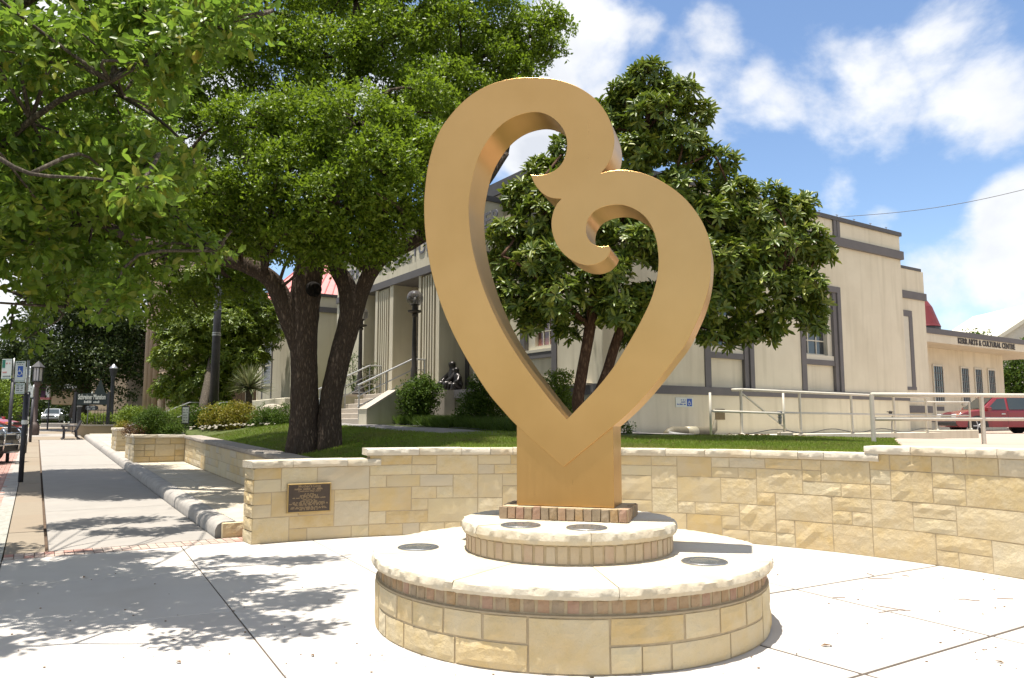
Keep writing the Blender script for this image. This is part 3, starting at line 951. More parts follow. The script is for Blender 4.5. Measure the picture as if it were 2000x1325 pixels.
def stone_mesh(P, u0, u1, z0, z1, proud, rough, gap=0.006, nx=4, nz=3, depth=0.03, seed=0):
    """a rock-faced block; P(u, off, z) gives world space, off > 0 is outwards"""
    m = MB()
    a0, a1, b0, b1 = u0 + gap, u1 - gap, z0 + gap, z1 - gap
    vs = []; fs = []
    jit = lambda: (random.random() - .5) * 0.007
    cj = [(jit(), jit()) for _ in range(4)]
    for j in range(nz + 1):
        for i in range(nx + 1):
            fu, fz = i / nx, j / nz
            # pull the outermost ring in a little so that edges are rounded
            eu = 0.35 / nx * (1 if i == 1 else -1 if i == nx - 1 else 0) * 0
            u = a0 + (a1 - a0) * fu; z = b0 + (b1 - b0) * fz
            u += (1 - fu) * (cj[0][0] * (1 - fz) + cj[1][0] * fz) + fu * (cj[2][0] * (1 - fz) + cj[3][0] * fz)
            z += (1 - fz) * (cj[0][1] * (1 - fu) + cj[1][1] * fu) + fz * (cj[2][1] * (1 - fu) + cj[3][1] * fu)
            edge = i in (0, nx) or j in (0, nz)
            nv = mnoise.noise(Vector((u * 9 + seed, z * 9, seed * 1.7)))
            nv += .55 * mnoise.noise(Vector((u * 23 + seed, z * 23, seed)))
            off = max(0.0035, proud * (0.4 if edge else 1.0) + (nv * rough * (0.35 if edge else 1.0)))
            vs.append(P(u, off, z))
    n1 = (nx + 1)
    for j in range(nz):
        for i in range(nx):
            a = j * n1 + i
            fs.append((a, a + 1, a + n1 + 1, a + n1))
    ring = [i for i in range(nx)] + [nx + j * n1 for j in range(nz)] + [nz * n1 + nx - i for i in range(nx)] + [(nz - j) * n1 for j in range(nz)]
    base = len(vs)
    for k in ring:
        j, i = divmod(k, n1)
        vs.append(P(a0 + (a1 - a0) * i / nx, -depth, b0 + (b1 - b0) * j / nz))
    q = len(ring)
    for k in range(q):
        fs.append((ring[k], base + k, base + (k + 1) % q, ring[(k + 1) % q]))
    m.add(vs, fs)
    return m


def coping_piece(P, u0, u1, off_front, off_back, z0, z1, rough=0.012, n=5, seed=0, gap=0.003, both=False):
    """a coping stone with a rock-faced front edge"""
    m = MB(); vs = []; fs = []
    u0 += gap; u1 -= gap
    prof = [(off_back, z0, 0), (off_front - 0.012, z0, 1), (off_front + 0.006, z0 + (z1 - z0) * .35, 1), (off_front, z0 + (z1 - z0) * .84, 1),
            (off_front - 0.010, z1, 1), (off_back, z1, 2 if both else 0)]
    for i in range(n + 1):
        u = u0 + (u1 - u0) * i / n
        for k, (o, z, r) in enumerate(prof):
            nv = (mnoise.noise(Vector((u * 11 + seed, k * 3.1, seed))) * .7 + .75 * mnoise.noise(Vector((u * 31 + seed, k * 5.1, seed)))) if r else 0
            nz_ = (mnoise.noise(Vector((u * 13, k * 2.3 + 9, seed))) + .6 * mnoise.noise(Vector((u * 37, k * 2.3 + 9, seed)))) if r else 0
            vs.append(P(u, o + nv * rough * 1.6 * (1 if r == 1 else -.8), z + nz_ * rough * (.5 if k != 1 else .3)))
    q = len(prof)
    for i in range(n):
        for k in range(q):
            a = i * q + k; b = i * q + (k + 1) % q
            fs.append((a, b, b + q, a + q))
    fs.append(tuple(range(q - 1, -1, -1))); fs.append(tuple(range(n * q, n * q + q)))
    m.add(vs, fs)
    return m


def slabcore(P, u0, u1, o0, o1, z0, z1, n):
    m = MB(); vs = []; fs = []
    for i in range(n + 1):
        u = u0 + (u1 - u0) * i / n
        vs += [P(u, o0, z0), P(u, o1, z0), P(u, o1, z1), P(u, o0, z1)]
    for i in range(n):
        for k in range(4):
            a = 4 * i + k; b = 4 * i + (k + 1) % 4
            fs.append((a, b, b + 4, a + 4))
    fs.append((3, 2, 1, 0)); fs.append((4 * n, 4 * n + 1, 4 * n + 2, 4 * n + 3))
    m.add(vs, fs)
    return m


def arc_P(u, off, z):
    a = A_LEFT - u / ARC_R
    r = ARC_R - off
    return Vector((ARC_C.x + r * math.cos(a), ARC_C.y + r * math.sin(a), z))


A_LEFT = math.atan2(10.33 - ARC_C.y, -3.43 - ARC_C.x)
def arc_u(p): return (A_LEFT - math.atan2(p.y - ARC_C.y, p.x - ARC_C.x)) * ARC_R
U_B = arc_u(Vector((-2.02, 11.04)))
U_C = arc_u(Vector((4.27, 9.36)))
U_END = U_C + 7.2
ZA, ZB, ZC = 1.085, 1.225, 1.315      # top of the coping in the three steps of the wall
CAPH = 0.095


def build_wall():
    t = thing('stone_wall', (0, 11.3, 0), 'long curved limestone retaining wall in three stepped heights behind the round plinth', 'wall')
    body = []
    for (a, b, zt) in ((0.012, U_B + .02, ZA), (U_B + .02, U_C, ZB), (U_C, U_END, ZC)):
        m = slabcore(arc_P, a, b, 0, -0.40, -0.1, zt - CAPH, max(3, int((b - a) / .3)))
        m.build('core', MT['mortar'], t)
    rows = [0.0, 0.165, 0.335, 0.505, 0.665, 0.835, ZA - CAPH - 0.005]
    k = 0
    lay = [(0.0, U_B, rows, 3), (U_B, U_C, [0.0, 0.17, 0.345, 0.51, 0.68, 0.85, 0.99, ZB - CAPH - 0.005], 5), (U_C, U_END, [0.0, .175, .35, .51, .68, .86, 1.03, ZC - CAPH - 0.005], 8)]
    for (a, b, rw, sd) in lay:
        for (x0, x1, r0, r1) in ashlar(b - a, rw[:-1], 0.12, 2, 5, 0.46, sd):
            u0, u1 = a + x0, a + x1
            right = max(0.0, min(1.0, (u0 - 6.2) / 2.5))
            rough = rnd(0.002, 0.008) + (rnd(0.0, 0.024) if random.random() < .2 + .45 * right else 0)
            m = stone_mesh(arc_P, u0, u1, rw[r0], rw[r1], rnd(0.006, 0.012), rough, seed=k)
            m.build('stone', MT['stone'] if (right > .2 or random.random() < .5) else MT['stone_smooth'], t)
            k += 1
    # quoins on the free end, towards the sidewalk
    e0 = arc_P(0, 0, 0); e1 = arc_P(0, -0.40, 0); d = (e1 - e0); ln = d.length; d.normalize()
    nrm = (arc_P(-0.1, 0, 0) - arc_P(0, 0, 0)).normalized()
    def end_P(u, off, z): return e0 + d * u + nrm * off + Vector((0, 0, z))
    for j in range(len(rows) - 1):
        m = stone_mesh(end_P, -0.005, ln, rows[j], rows[j + 1], 0.016, rnd(.01, .03), seed=90 + j, nx=4)
        m.build('quoin', MT['stone'], t)
    # coping stones
    rg = random.Random(4)
    for (a, b, zt) in ((-0.035, U_B + .16, ZA), (U_B - .05, U_C + .12, ZB), (U_C - .05, U_END, ZC)):
        u = a
        while u < b - .02:
            w = min(rg.choice((.42, .55, .62, .75, .33)), b - u)
            if b - (u + w) < .2: w = b - u
            m = coping_piece(arc_P, u, u + w, 0.032, -0.43, zt - CAPH, zt + rg.uniform(-.004, .004), 0.007, max(4, int(w / .04)), seed=u)
            smooth_by_angle(m.build('coping_stone', MT['cap'], t), 33)
            u += w
    return t


stone_wall = build_wall()

# ------------------------------------------------------------------ the round plinth
PC = Vector((0.48, 6.68))
PR = 1.605


def ring_P(rad):
    def f(u, off, z):
        a = -math.pi / 2 - 2.2 + u / rad
        r = rad + off
        return Vector((PC.x + r * math.cos(a), PC.y + r * math.sin(a), z))
    return f


ROT = R(-17)
PB = Vector((0.50, 6.78))             # centre of the brick base and of the sculpture
E_ = Vector((math.cos(ROT), math.sin(ROT), 0))      # along the sculpture, to the right
N_ = Vector((math.sin(ROT), -math.cos(ROT), 0))     # its front, towards the viewer
H1, H2, H3 = 0.545, 0.785, 0.895


def build_plinth():
    t = thing('plinth', (PC.x, PC.y, 0), 'round two-tier limestone and brick plinth under the golden heart sculpture', 'plinth')
    P = ring_P(PR); full = 2 * math.pi * PR
    # drum
    m = MB(); m.lathe([(PR - 0.001, -0.08), (PR - 0.001, 0.350), (PR + 0.007, 0.354), (PR + 0.004, 0.363), (PR - 0.020, 0.367), (PR - 0.020, 0.469)], 72, c=(PC.x, PC.y, 0)); m.build('drum_core', MT['mortar'], t)
    rows = [0.0, 0.178, 0.353]
    k = 200
    for (x0, x1, r0, r1) in ashlar(full, rows[:-1], 0.105, 2, 5, 0.42, 21):
        rough = rnd(.003, .009) + (rnd(.0, .022) if random.random() < .3 else 0)
        stone_mesh(P, x0, x1, rows[r0], rows[r1], rnd(.007, .014), rough, gap=.0085, nx=6 if (x1 - x0) > .4 else 4, nz=4, seed=k).build('stone', MT['stone'], t)
        k += 1
    nb = 104; w = full / nb
    Pb = ring_P(PR - 0.021)
    for i in range(nb):
        f = (PR - 0.021) / PR
        stone_mesh(Pb, i * w * f, (i + 1) * w * f, 0.364, 0.467, rnd(.007, .013), 0.004, gap=0.0115, nx=2, nz=3, depth=.01, seed=i).build('brick', MT['brick'], t)
    Pc = ring_P(PR); cuts = [0]
    rg = random.Random(9)
    # coping of the drum: ring segments with an inner edge under the upper tier
    na = 7; 
    us = [0]
    while us[-1] < full - .5: us.append(min(full, us[-1] + rg.uniform(1.0, 1.75)))
    us[-1] = full
    for i in range(len(us) - 1):
        smooth_by_angle(coping_piece(Pc, us[i], us[i + 1], 0.036, -(PR - 0.80), 0.467, H1 + rg.uniform(-.0015, .0015), 0.0085, int((us[i + 1] - us[i]) / .026), seed=i * 7, gap=0.0025).build('coping_stone', MT['cap'], t), 33)
    # upper tier
    R2 = 0.868
    m = MB(); m.lathe([(R2 - 0.001, H1 - .02), (R2 - 0.001, 0.70)], 56, c=(PC.x, PC.y, 0)); m.build('tier_core', MT['mortar'], t)
    Pu = ring_P(R2); full2 = 2 * math.pi * R2; nb = 62
    for i in range(nb):
        stone_mesh(Pu, i * full2 / nb, (i + 1) * full2 / nb, H1 + .003, 0.692, rnd(.001, .006), 0.006, gap=0.011, nx=2, nz=3, depth=.01, seed=i + 300).build('brick', MT['brick_pale'], t)
    us = [0]
    while us[-1] < full2 - .4: us.append(min(full2, us[-1] + rg.uniform(.9, 1.5)))
    us[-1] = full2
    for i in range(len(us) - 1):
        smooth_by_angle(coping_piece(Pu, us[i], us[i + 1], 0.034, -(R2 - 0.05), 0.694, H2 + rg.uniform(-.0015, .0015), 0.0085, int((us[i + 1] - us[i]) / .024), seed=i * 5 + 50, gap=0.002).build('coping_stone', MT['cap'], t), 33)
    m = MB(); m.lathe([(.12, H2 - .08), (.12, H2 - .001)], 20, c=(PC.x, PC.y, 0)); m.build('centre_fill', MT['cap'], t)
    # brick base under the metal
    hw, hd = 0.545, 0.30
    c = Vector((PB.x, PB.y, 0))
    m = MB(); m.prism([(-hw + .02, -hd + .02), (hw - .02, -hd + .02), (hw - .02, hd - .02), (-hw + .02, hd - .02)], H2 - .005, H3 - .006, 'z', M=Matrix.Translation(c) @ Matrix.Rotation(ROT, 4, 'Z'))
    m.build('base_core', MT['mortar'], t)
    for (org, d, n, ln, cnt) in ((c - E_ * hw + N_ * hd, E_, N_, 2 * hw, 15), (c + E_ * hw + N_ * hd, -N_, E_, 2 * hd, 8),
                                 (c + E_ * hw - N_ * hd, -E_, -N_, 2 * hw, 15), (c - E_ * hw - N_ * hd, N_, -E_, 2 * hd, 8)):
        def Pq(u, off, z, org=org, d=d, n=n): return org + d * u + n * off + Vector((0, 0, z))
        for i in range(cnt):
            stone_mesh(Pq, i * ln / cnt, (i + 1) * ln / cnt, H2, H3 + rnd(-.008, .006), rnd(-.002, .010), 0.008, gap=0.006, nx=2, nz=3, depth=.05, seed=i + 500).build('brick', MT['brick'], t)
    return t


plinth = build_plinth()


def build_uplights():
    spots = [(817, 1070, H1, 'round recessed uplight at the left of the lower stone tier', .150), (1376, 1098, H1, 'round recessed uplight at the right of the lower stone tier', .150),
             (1017, 1027, H2, 'round recessed uplight left of centre on the upper stone tier', .138), (1146, 1032, H2, 'round recessed uplight right of centre on the upper stone tier', .138)]
    for x, y, z, lab, r in spots:
        p = pz(x, y, z)
        t = thing('uplight', p, lab, 'light fixture', 'uplights sunk into the plinth')
        m = MB(); m.lathe([(r * 1.16, 0.0), (r * 1.16, 0.007), (r * 1.10, 0.012), (r * .74, 0.010), (r * .70, 0.004)], 32, c=tuple(p))
        smooth_by_angle(m.build('ring', MT['ring'], t), 30)
        m = MB(); m.lathe([(r * .735, 0.004), (r * .735, 0.0105), (r * .5, 0.0135), (r * .2, 0.0145)], 28, c=tuple(p))
        smooth_by_angle(m.build('lens', MT['lens'], t), 30)
        for k in range(4):
            a = k * math.pi / 2 + .4
            q = MB(); q.lathe([(.008, 0.010), (.008, 0.015)], 8, c=(p.x + r * .93 * math.cos(a), p.y + r * .93 * math.sin(a), p.z))
            q.build('screw', MT['steel'], t)


build_uplights()

# ------------------------------------------------------------------ the heart
OUT = [  # outline of the front face (photograph pixels); 'c' marks a corner
    (1101, 912, 'c'), (1056, 873), (1008, 830), (982, 802), (950, 763), (905, 690), (871, 620), (846, 545), (832.5, 472), (828.4, 416), (830, 370),
    (838, 315), (855, 263), (881, 224), (915, 190), (955, 166.5), (1000, 154), (1048, 151.5), (1088, 156), (1128, 170), (1162, 193), (1184, 221), (1195, 247),
    (1200, 274), (1196, 301), (1186, 323), (1173, 339, 'c'), (1194, 333.8), (1220, 332.5), (1253, 338), (1287, 351.6), (1321, 373.6), (1346, 397), (1367.5, 426.5), (1382, 458),
    (1388.7, 488.6), (1389, 521.6), (1384.5, 559.6), (1374, 597.7), (1359, 633), (1339, 673), (1314, 706), (1287, 741), (1260, 773), (1232, 802.5), (1200, 831), (1150, 872)]
INN = [
    (1107, 819.8, 'c'), (1078, 786), (1053, 753.5), (1025, 716), (998, 675), (977, 638), (959, 600), (943, 559.6), (930, 517), (921.5, 479), (917, 441), (915.5, 399), (921, 357),
    (932, 314.4), (948.5, 281), (970, 253), (995.6, 233), (1024, 222), (1050, 219.5), (1072, 226), (1090.7, 240.5), (1103, 259.5), (1107.5, 280.6), (1105, 302), (1097, 320), (1084, 333),
    (1067.4, 340.5), (1051, 342.8), (1036.6, 341.8, 'c'), (1045, 361), (1059, 377.5), (1076, 386.5), (1097, 388.5, 'c'), (1086, 402), (1079, 420.5), (1077, 441), (1081, 462.4), (1090.7, 483.5),
    (1105.5, 500.4), (1124.5, 512.5), (1143.5, 518), (1160.4, 517.3), (1177, 510.5), (1188, 500), (1193.4, 489, 'c'), (1189, 480.5, 'c'), (1173, 482), (1158, 476.5), (1148, 464.8), (1144.5, 449.7), (1147, 432.8),
    (1157, 417), (1173, 406.5), (1194, 401), (1215.4, 400.7), (1236.5, 407.4), (1257, 421), (1272.5, 442), (1282, 470), (1286, 500.4), (1285, 530), (1279.5, 559.6), (1270, 589), (1255.5, 620), (1236, 656), (1202, 712),
    (1167, 757), (1131, 795)]
H_T = 0.43


def heart_xy(pt):
    """photograph pixel -> (distance along the sculpture, height) on its front plane"""
    r = cam_ray(pt[0], pt[1])
    o = Vector((PB.x, PB.y, 0)) + N_ * (H_T / 2)
    t = (o - Vector((0, 0, EYE))).dot(N_) / r.dot(N_)
    p = Vector((0, 0, EYE)) + r * t
    return Vector(((p - o).dot(E_), p.z))


def spline(pts, sub=5):
    """closed Catmull-Rom through the points, broken at corners"""
    n = len(pts)
    P = [heart_xy(p) for p in pts]; C = [len(p) > 2 for p in pts]
    out = []; corner = []
    for i in range(n):
        p0, p1, p2, p3 = P[i - 1], P[i], P[(i + 1) % n], P[(i + 2) % n]
        if C[i]: p0 = p1 + (p1 - p2) * 0.6
        if C[(i + 1) % n]: p3 = p2 + (p2 - p1) * 0.6
        for k in range(sub):
            t = k / sub
            q = 0.5 * ((2 * p1) + (-p0 + p2) * t + (2 * p0 - 5 * p1 + 4 * p2 - p3) * t * t + (-p0 + 3 * p1 - 3 * p2 + p3) * t ** 3)
            out.append(q); corner.append(C[i] and k == 0)
    return out, corner


def build_heart():
    t = thing('heart_sculpture', (PB.x, PB.y, H3), 'tall golden open heart sculpture with a mother and child curl inside', 'sculpture')
    o = Vector((PB.x, PB.y, 0))
    def P(a, z, d): return o + E_ * a + N_ * d + Vector((0, 0, z))
    h = H_T / 2
    oc, occ = spline(OUT); ic, icc = spline(INN)
    loops = [[Vector((p.x, p.y, 0)) for p in oc], [Vector((p.x, p.y, 0)) for p in ic]]
    tris = geometry.tessellate_polygon(loops)
    flat = oc + ic
    n = len(flat)
    vs = [P(p.x, p.y, h) for p in flat] + [P(p.x, p.y, -h) for p in flat]
    fs = [tuple(q) for q in tris] + [tuple(n + i for i in reversed(q)) for q in tris]
    for loop0, cnt in ((0, len(oc)), (len(oc), len(ic))):
        for i in range(cnt):
            a = loop0 + i; b = loop0 + (i + 1) % cnt
            fs.append((a, b, n + b, n + a))
    m = MB(); m.add(vs, fs)
    ho = m.build('heart', MT['gold'], t)
    smooth_by_angle(ho, 32)
    # the stem the heart stands on, its face a finger's width behind the heart's face
    bl = heart_xy((1008.5, 985)).x; br = heart_xy((1199, 990)).x
    ztop = heart_xy((1008, 829)).y
    d1, d0 = h - 0.016, -h + 0.01
    ztip = heart_xy((1101, 912)).y
    # outline of the stem: notched under the V of the heart
    xm = heart_xy((1101, 912)).x
    poly = [(bl, H3), (br, H3), (br, ztop), (br - .06, ztop - .0), (xm, ztip + .10), (bl + .06, ztop), (bl, ztop)]
    q = MB()
    vv = [P(a, z, d1) for a, z in poly] + [P(a, z, d0) for a, z in poly]
    k = len(poly)
    tt = geometry.tessellate_polygon([[Vector((a, z, 0)) for a, z in poly]])
    q.add(vv, [tuple(x) for x in tt] + [tuple(k + i for i in reversed(x)) for x in tt] + [(i, (i + 1) % k, k + (i + 1) % k, k + i) for i in range(k)])
    q.build('stem', MT['gold'], t)
    return t


heart = build_heart()
# ------------------------------------------------------------------ kerb, ledge, low wall, planters
def line_P(p0, d, n):
    p0 = Vector(p0); d = Vector(d); n = Vector(n)
    def f(u, off, z):
        q = p0 + d * u + n * off
        return Vector((q.x, q.y, q.z + z))
    return f


S3 = Vector((S_DIR.x, S_DIR.y, 0)); T3 = Vector((T_DIR.x, T_DIR.y, 0))


def build_kerb():
    t = thing('raised_kerb', W(SM, 2.35, 11.5, 0), 'rounded grey stone kerb along the right edge of the sidewalk', 'kerb')
    prof = [(2.24, -0.06), (2.24, 0.10), (2.27, 0.165), (2.33, 0.20), (2.50, 0.205), (2.50, -0.06)]
    s = 11.55; k = 0
    while s < 46:
        ln = 1.5 if s < 30 else 3.0
        m = MB(); vs = []; fs = []
        for i in range(4):
            ss = s + .006 + (ln - .012) * i / 3
            for (a, z) in prof:
                j = rnd(-.006, .006)
                vs.append(W(SM, a + j, ss, sz(ss) + z + rnd(-.003, .003)))
        q = len(prof)
        for i in range(3):
            for c in range(q):
                a = i * q + c; b = i * q + (c + 1) % q
                fs.append((a, b, b + q, a + q))
        fs.append(tuple(range(q))); fs.append(tuple(range(3 * q + q - 1, 3 * q - 1, -1)))
        m.add(vs, fs); smooth_by_angle(m.build('kerb_stone', MT['kerb'], t), 50)
        s += ln
    # pale stone ledge behind the kerb
    t2 = thing('stone_ledge', W(SM, 3.1, 12, 0), 'raised pale stone ledge between the grey kerb and the low wall', 'ledge')
    s = 11.45
    while s < 46:
        ln = 1.15
        q = MB(); slab_piece(q, 2.505, 3.02, s, s + ln, .20 + rnd(-.003, .003), 0.3, 0.004); q.build('slab', MT['stone_flat'], t2)
        if s < 24 or 27 < s < 30 or s > 33:
            q = MB(); slab_piece(q, 3.02, 3.72, s, s + ln, .20 + rnd(-.003, .003), 0.3, 0.004); q.build('slab', MT['stone_flat'], t2)
        s += ln
    # block that ends the ledge beside the wall
    P = line_P(W(SM, 2.30, 11.38), T3, -S3)
    for i, (a, b) in enumerate(((0.0, 0.36), (0.36, 0.62))):
        stone_mesh(P, a, b, -0.01, 0.205, .012, .012, seed=700 + i, depth=.1).build('end_block', MT['stone'], t2)


build_kerb()


def masonry_run(t, P, length, rows, seed, cell=0.14, smooth=True, big=.2):
    k = seed * 100
    for (x0, x1, r0, r1) in ashlar(length, rows[:-1], cell, 2, 5, big, seed):
        stone_mesh(P, x0, x1, rows[r0], rows[r1], rnd(.008, .014), rnd(.003, .010), gap=.007, nx=3, nz=2, seed=k).build('stone', MT['stone_smooth'], t)
        k += 1


def build_low_wall():
    t = thing('low_wall', W(SM, 3.8, 12, 0), 'low limestone garden wall with grey coping along the oak tree lawn', 'wall')
    s0, s1 = 11.9, 24.05
    ln = s1 - s0
    org = W(SM, 3.74, s0, sz(s0) + .2)
    d = (W(SM, 3.74, s1, sz(s1) + .2) - org); d.normalize()
    P = line_P(org, d, -T3)
    rows = [0.0, .17, .34, .50, .655]
    masonry_run(t, P, ln, rows, 31, .16)
    slabcore(P, 0, ln, 0, -.36, -.3, .655, 8).build('core', MT['mortar'], t)
    u = 0
    while u < ln - .1:
        w = min(1.15, ln - u)
        coping_piece(P, u, u + w, .04, -.42, .66, .755, .006, 3, seed=u).build('coping_stone', MT['cap_grey'], t)
        u += w


build_low_wall()


def planter(lab, s0, s1, t0, t1, zb, h, seed, soil=True):
    """a stone planter, front (towards the viewer) at s0"""
    c = W(SM, (t0 + t1) / 2, s0, zb)
    t = thing('stone_planter', c, lab, 'planter', 'stone planters on the ledge')
    faces = [(W(SM, t0, s0, zb), T3, -S3, t1 - t0), (W(SM, t0, s1, zb), -S3, -T3, s1 - s0)]
    m = MB(SM); m.box(t0 + .012, t1, s0 + .012, s1, zb - .3, zb + h - .1); m.build('core', MT['mortar'], t)
    nr = max(3, int(h / .17)); rows = [i * (h - .1) / nr for i in range(nr + 1)]
    for i, (o, d, n, ln) in enumerate(faces):
        P = line_P(o, d, n)
        masonry_run(t, P, ln, rows, seed + i, .13)
        u = -.03 if i == 0 else 0
        while u < ln - .05:
            w = min(.62, ln - u)
            if ln - u - w < .15: w = ln - u
            coping_piece(P, u, u + w, .035, -.34, h - .1, h, .007, 3, seed=u + i).build('coping_stone', MT['cap'], t)
            u += w
    if soil:
        q = MB(SM); q.box(t0 + .3, t1 + .3, s0 + .3, s1, zb + h - .3, zb + h - .04); q.build('soil', MT['soil'], t)
    return t


pl1 = planter('larger limestone planter holding the dark round shrub, beside the low wall', 24.1, 26.6, 2.42, 3.74, sz(24.1) + .2, .78, 41)
pl2 = planter('smaller limestone planter beside the bench side of the garden steps', 30.0, 32.0, 2.44, 3.1, sz(30.) + .2, .80, 51, False)


def build_garden_steps():
    t = thing('garden_steps', W(SM, 3.2, 27.5, 0), 'pale concrete garden steps between the two stone planters', 'steps')
    for k in range(5):
        q = MB(SM); zb = sz(28) + .2 + .15 * k
        q.bbox(2.95 + .32 * k, 4.3, 26.65, 29.95, zb - .2, zb + .15, .012); q.build('step', MT['steps'], t)
    r = thing('handrail', W(SM, 3.0, 27.2, 0), 'thin grey handrail slanting up the garden steps by the round shrub', 'handrail', 'handrails of the garden steps')
    zb = sz(28) + .35
    q = MB(); q.tube([W(SM, 2.75, 29.7, zb + .75), W(SM, 4.7, 29.7, zb + 1.6), W(SM, 5.1, 29.7, zb + 1.6)], .022, 8); q.build('rail', MT['steel'], r)
    for a, h in ((2.8, .72), (4.6, 1.55)):
        q = MB(); q.tube([W(SM, a, 29.7, zb - .1), W(SM, a, 29.7, zb + h)], .02, 8); q.build('post', MT['steel'], r)
    r2 = thing('handrail', W(SM, 3.0, 26.7, 0), 'thin grey handrail behind the round shrub, beside the small notice', 'handrail', 'handrails of the garden steps')
    q = MB(); q.tube([W(SM, 3.9, 26.8, zb + 1.05), W(SM, 5.3, 26.8, zb + 1.55), W(SM, 5.6, 26.8, zb + 1.55)], .022, 8); q.build('rail', MT['steel'], r2)
    q = MB(); q.tube([W(SM, 5.3, 26.8, zb + .3), W(SM, 5.3, 26.8, zb + 1.55)], .02, 8); q.build('post', MT['steel'], r2)


build_garden_steps()


# ------------------------------------------------------------------ the raised ground behind the walls
def in_terrace(x, y):
    T = T_DIR.x * x + T_DIR.y * y
    S = S_DIR.x * x + S_DIR.y * y
    if T < 3.98 and S < 60: return False
    d = math.hypot(x - ARC_C.x, y - ARC_C.y)
    if d < ARC_R + .25: return False
    return True


def build_terrace():
    """lawn sheet: polar grid that starts behind the curved wall and ends along the low wall"""
    rad = [ARC_R + .12] + [6.3 + .4 * i for i in range(36)] + [21.5, 23, 26, 30, 34, 40, 48, 60, 80]
    angs = [R(a) for a in np.arange(-30, 131, 2.0)]
    vs = []; fs = []; na = len(angs)
    for r in rad:
        for a in angs:
            x = ARC_C.x + r * math.cos(a); y = ARC_C.y + r * math.sin(a)
            T = T_DIR.x * x + T_DIR.y * y
            if T < 3.9:                       # pull back to the low wall
                x += T_DIR.x * (3.9 - T); y += T_DIR.y * (3.9 - T)
            S = S_DIR.x * x + S_DIR.y * y
            z = lawn_z(x, y)
            vs.append((x, y, z))
    for j in range(len(rad) - 1):
        for i in range(na - 1):
            a = j * na + i
            fs.append((a, a + 1, a + na + 1, a + na))
    m = MB(); m.add(vs, fs)
    o = m.build('lawn', MT['turf'], smooth=True)
    struct(o)


build_terrace()


def sheet(name, poly, mat, dz=0.012, kind='structure', step=1.0):
    """a sheet draped on the raised ground"""
    bm = bmesh.new()
    f = bm.faces.new([bm.verts.new((x, y, 0)) for x, y in poly])
    xs = [p[0] for p in poly]; ys = [p[1] for p in poly]
    for x in np.arange(min(xs), max(xs), step):
        bmesh.ops.bisect_plane(bm, geom=bm.verts[:] + bm.edges[:] + bm.faces[:], plane_co=(x, 0, 0), plane_no=(1, 0, 0))
    for y in np.arange(min(ys), max(ys), step):
        bmesh.ops.bisect_plane(bm, geom=bm.verts[:] + bm.edges[:] + bm.faces[:], plane_co=(0, y, 0), plane_no=(0, 1, 0))
    for v in bm.verts: v.co.z = ground_z(v.co.x, v.co.y) + dz
    bmesh.ops.recalc_face_normals(bm, faces=bm.faces)
    me = bpy.data.meshes.new(name); bm.to_mesh(me); bm.free()
    o = finish(name, me, mat, None)
    for p in me.polygons:
        pass
    o['kind'] = kind
    return o


def Bxy(v, u):
    p = W(BM, v, u); return (p.x, p.y)


# driveway on the right, the path in front of the building, the bare strip at its foot
drv = [Bxy(11.0, -.2), Bxy(60, 10), Bxy(60, -40), (12, -1), (7.4, 4.4)]
arcpts = []
for a in np.arange(-8, 41.5, 4):
    arcpts.append((ARC_C.x + 6.5 * math.cos(R(a)), ARC_C.y + 6.5 * math.sin(R(a))))
drive_poly = [Bxy(9.5, -1.25), Bxy(12.4, -.2), Bxy(14.2, .1), Bxy(14.2, 8.3), Bxy(37.9, 8.3), Bxy(37.9, 40), Bxy(70, 40), Bxy(70, -40), (14, 2), (7.6, 3.5)] + arcpts[2:] + [(5.2, 10.3), (6.6, 13.2), (8.2, 16.6)]
sheet('driveway', drive_poly, MT['drive'], .028, step=1.0)
path_poly = [Bxy(-3.6, 12.5), Bxy(-3.6, 1.0), Bxy(-2.6, -1.0), Bxy(-1.9, -1.0), Bxy(-2.4, 1.0), Bxy(-2.9, 6.0), Bxy(-2.9, 12.5)]
sheet('garden_path', path_poly, MT['greypath'], .02, step=.8)
bed_poly = [Bxy(-1.9, -.9), Bxy(9.6, -2.2), Bxy(9.6, -1.2), Bxy(9.3, .0), Bxy(0, 0.0), Bxy(-.02, 5.8), Bxy(-2.35, 5.8), Bxy(-2.1, 1.0)]
sheet('planting_bed', bed_poly, MT['greypath'], .016, step=.8)


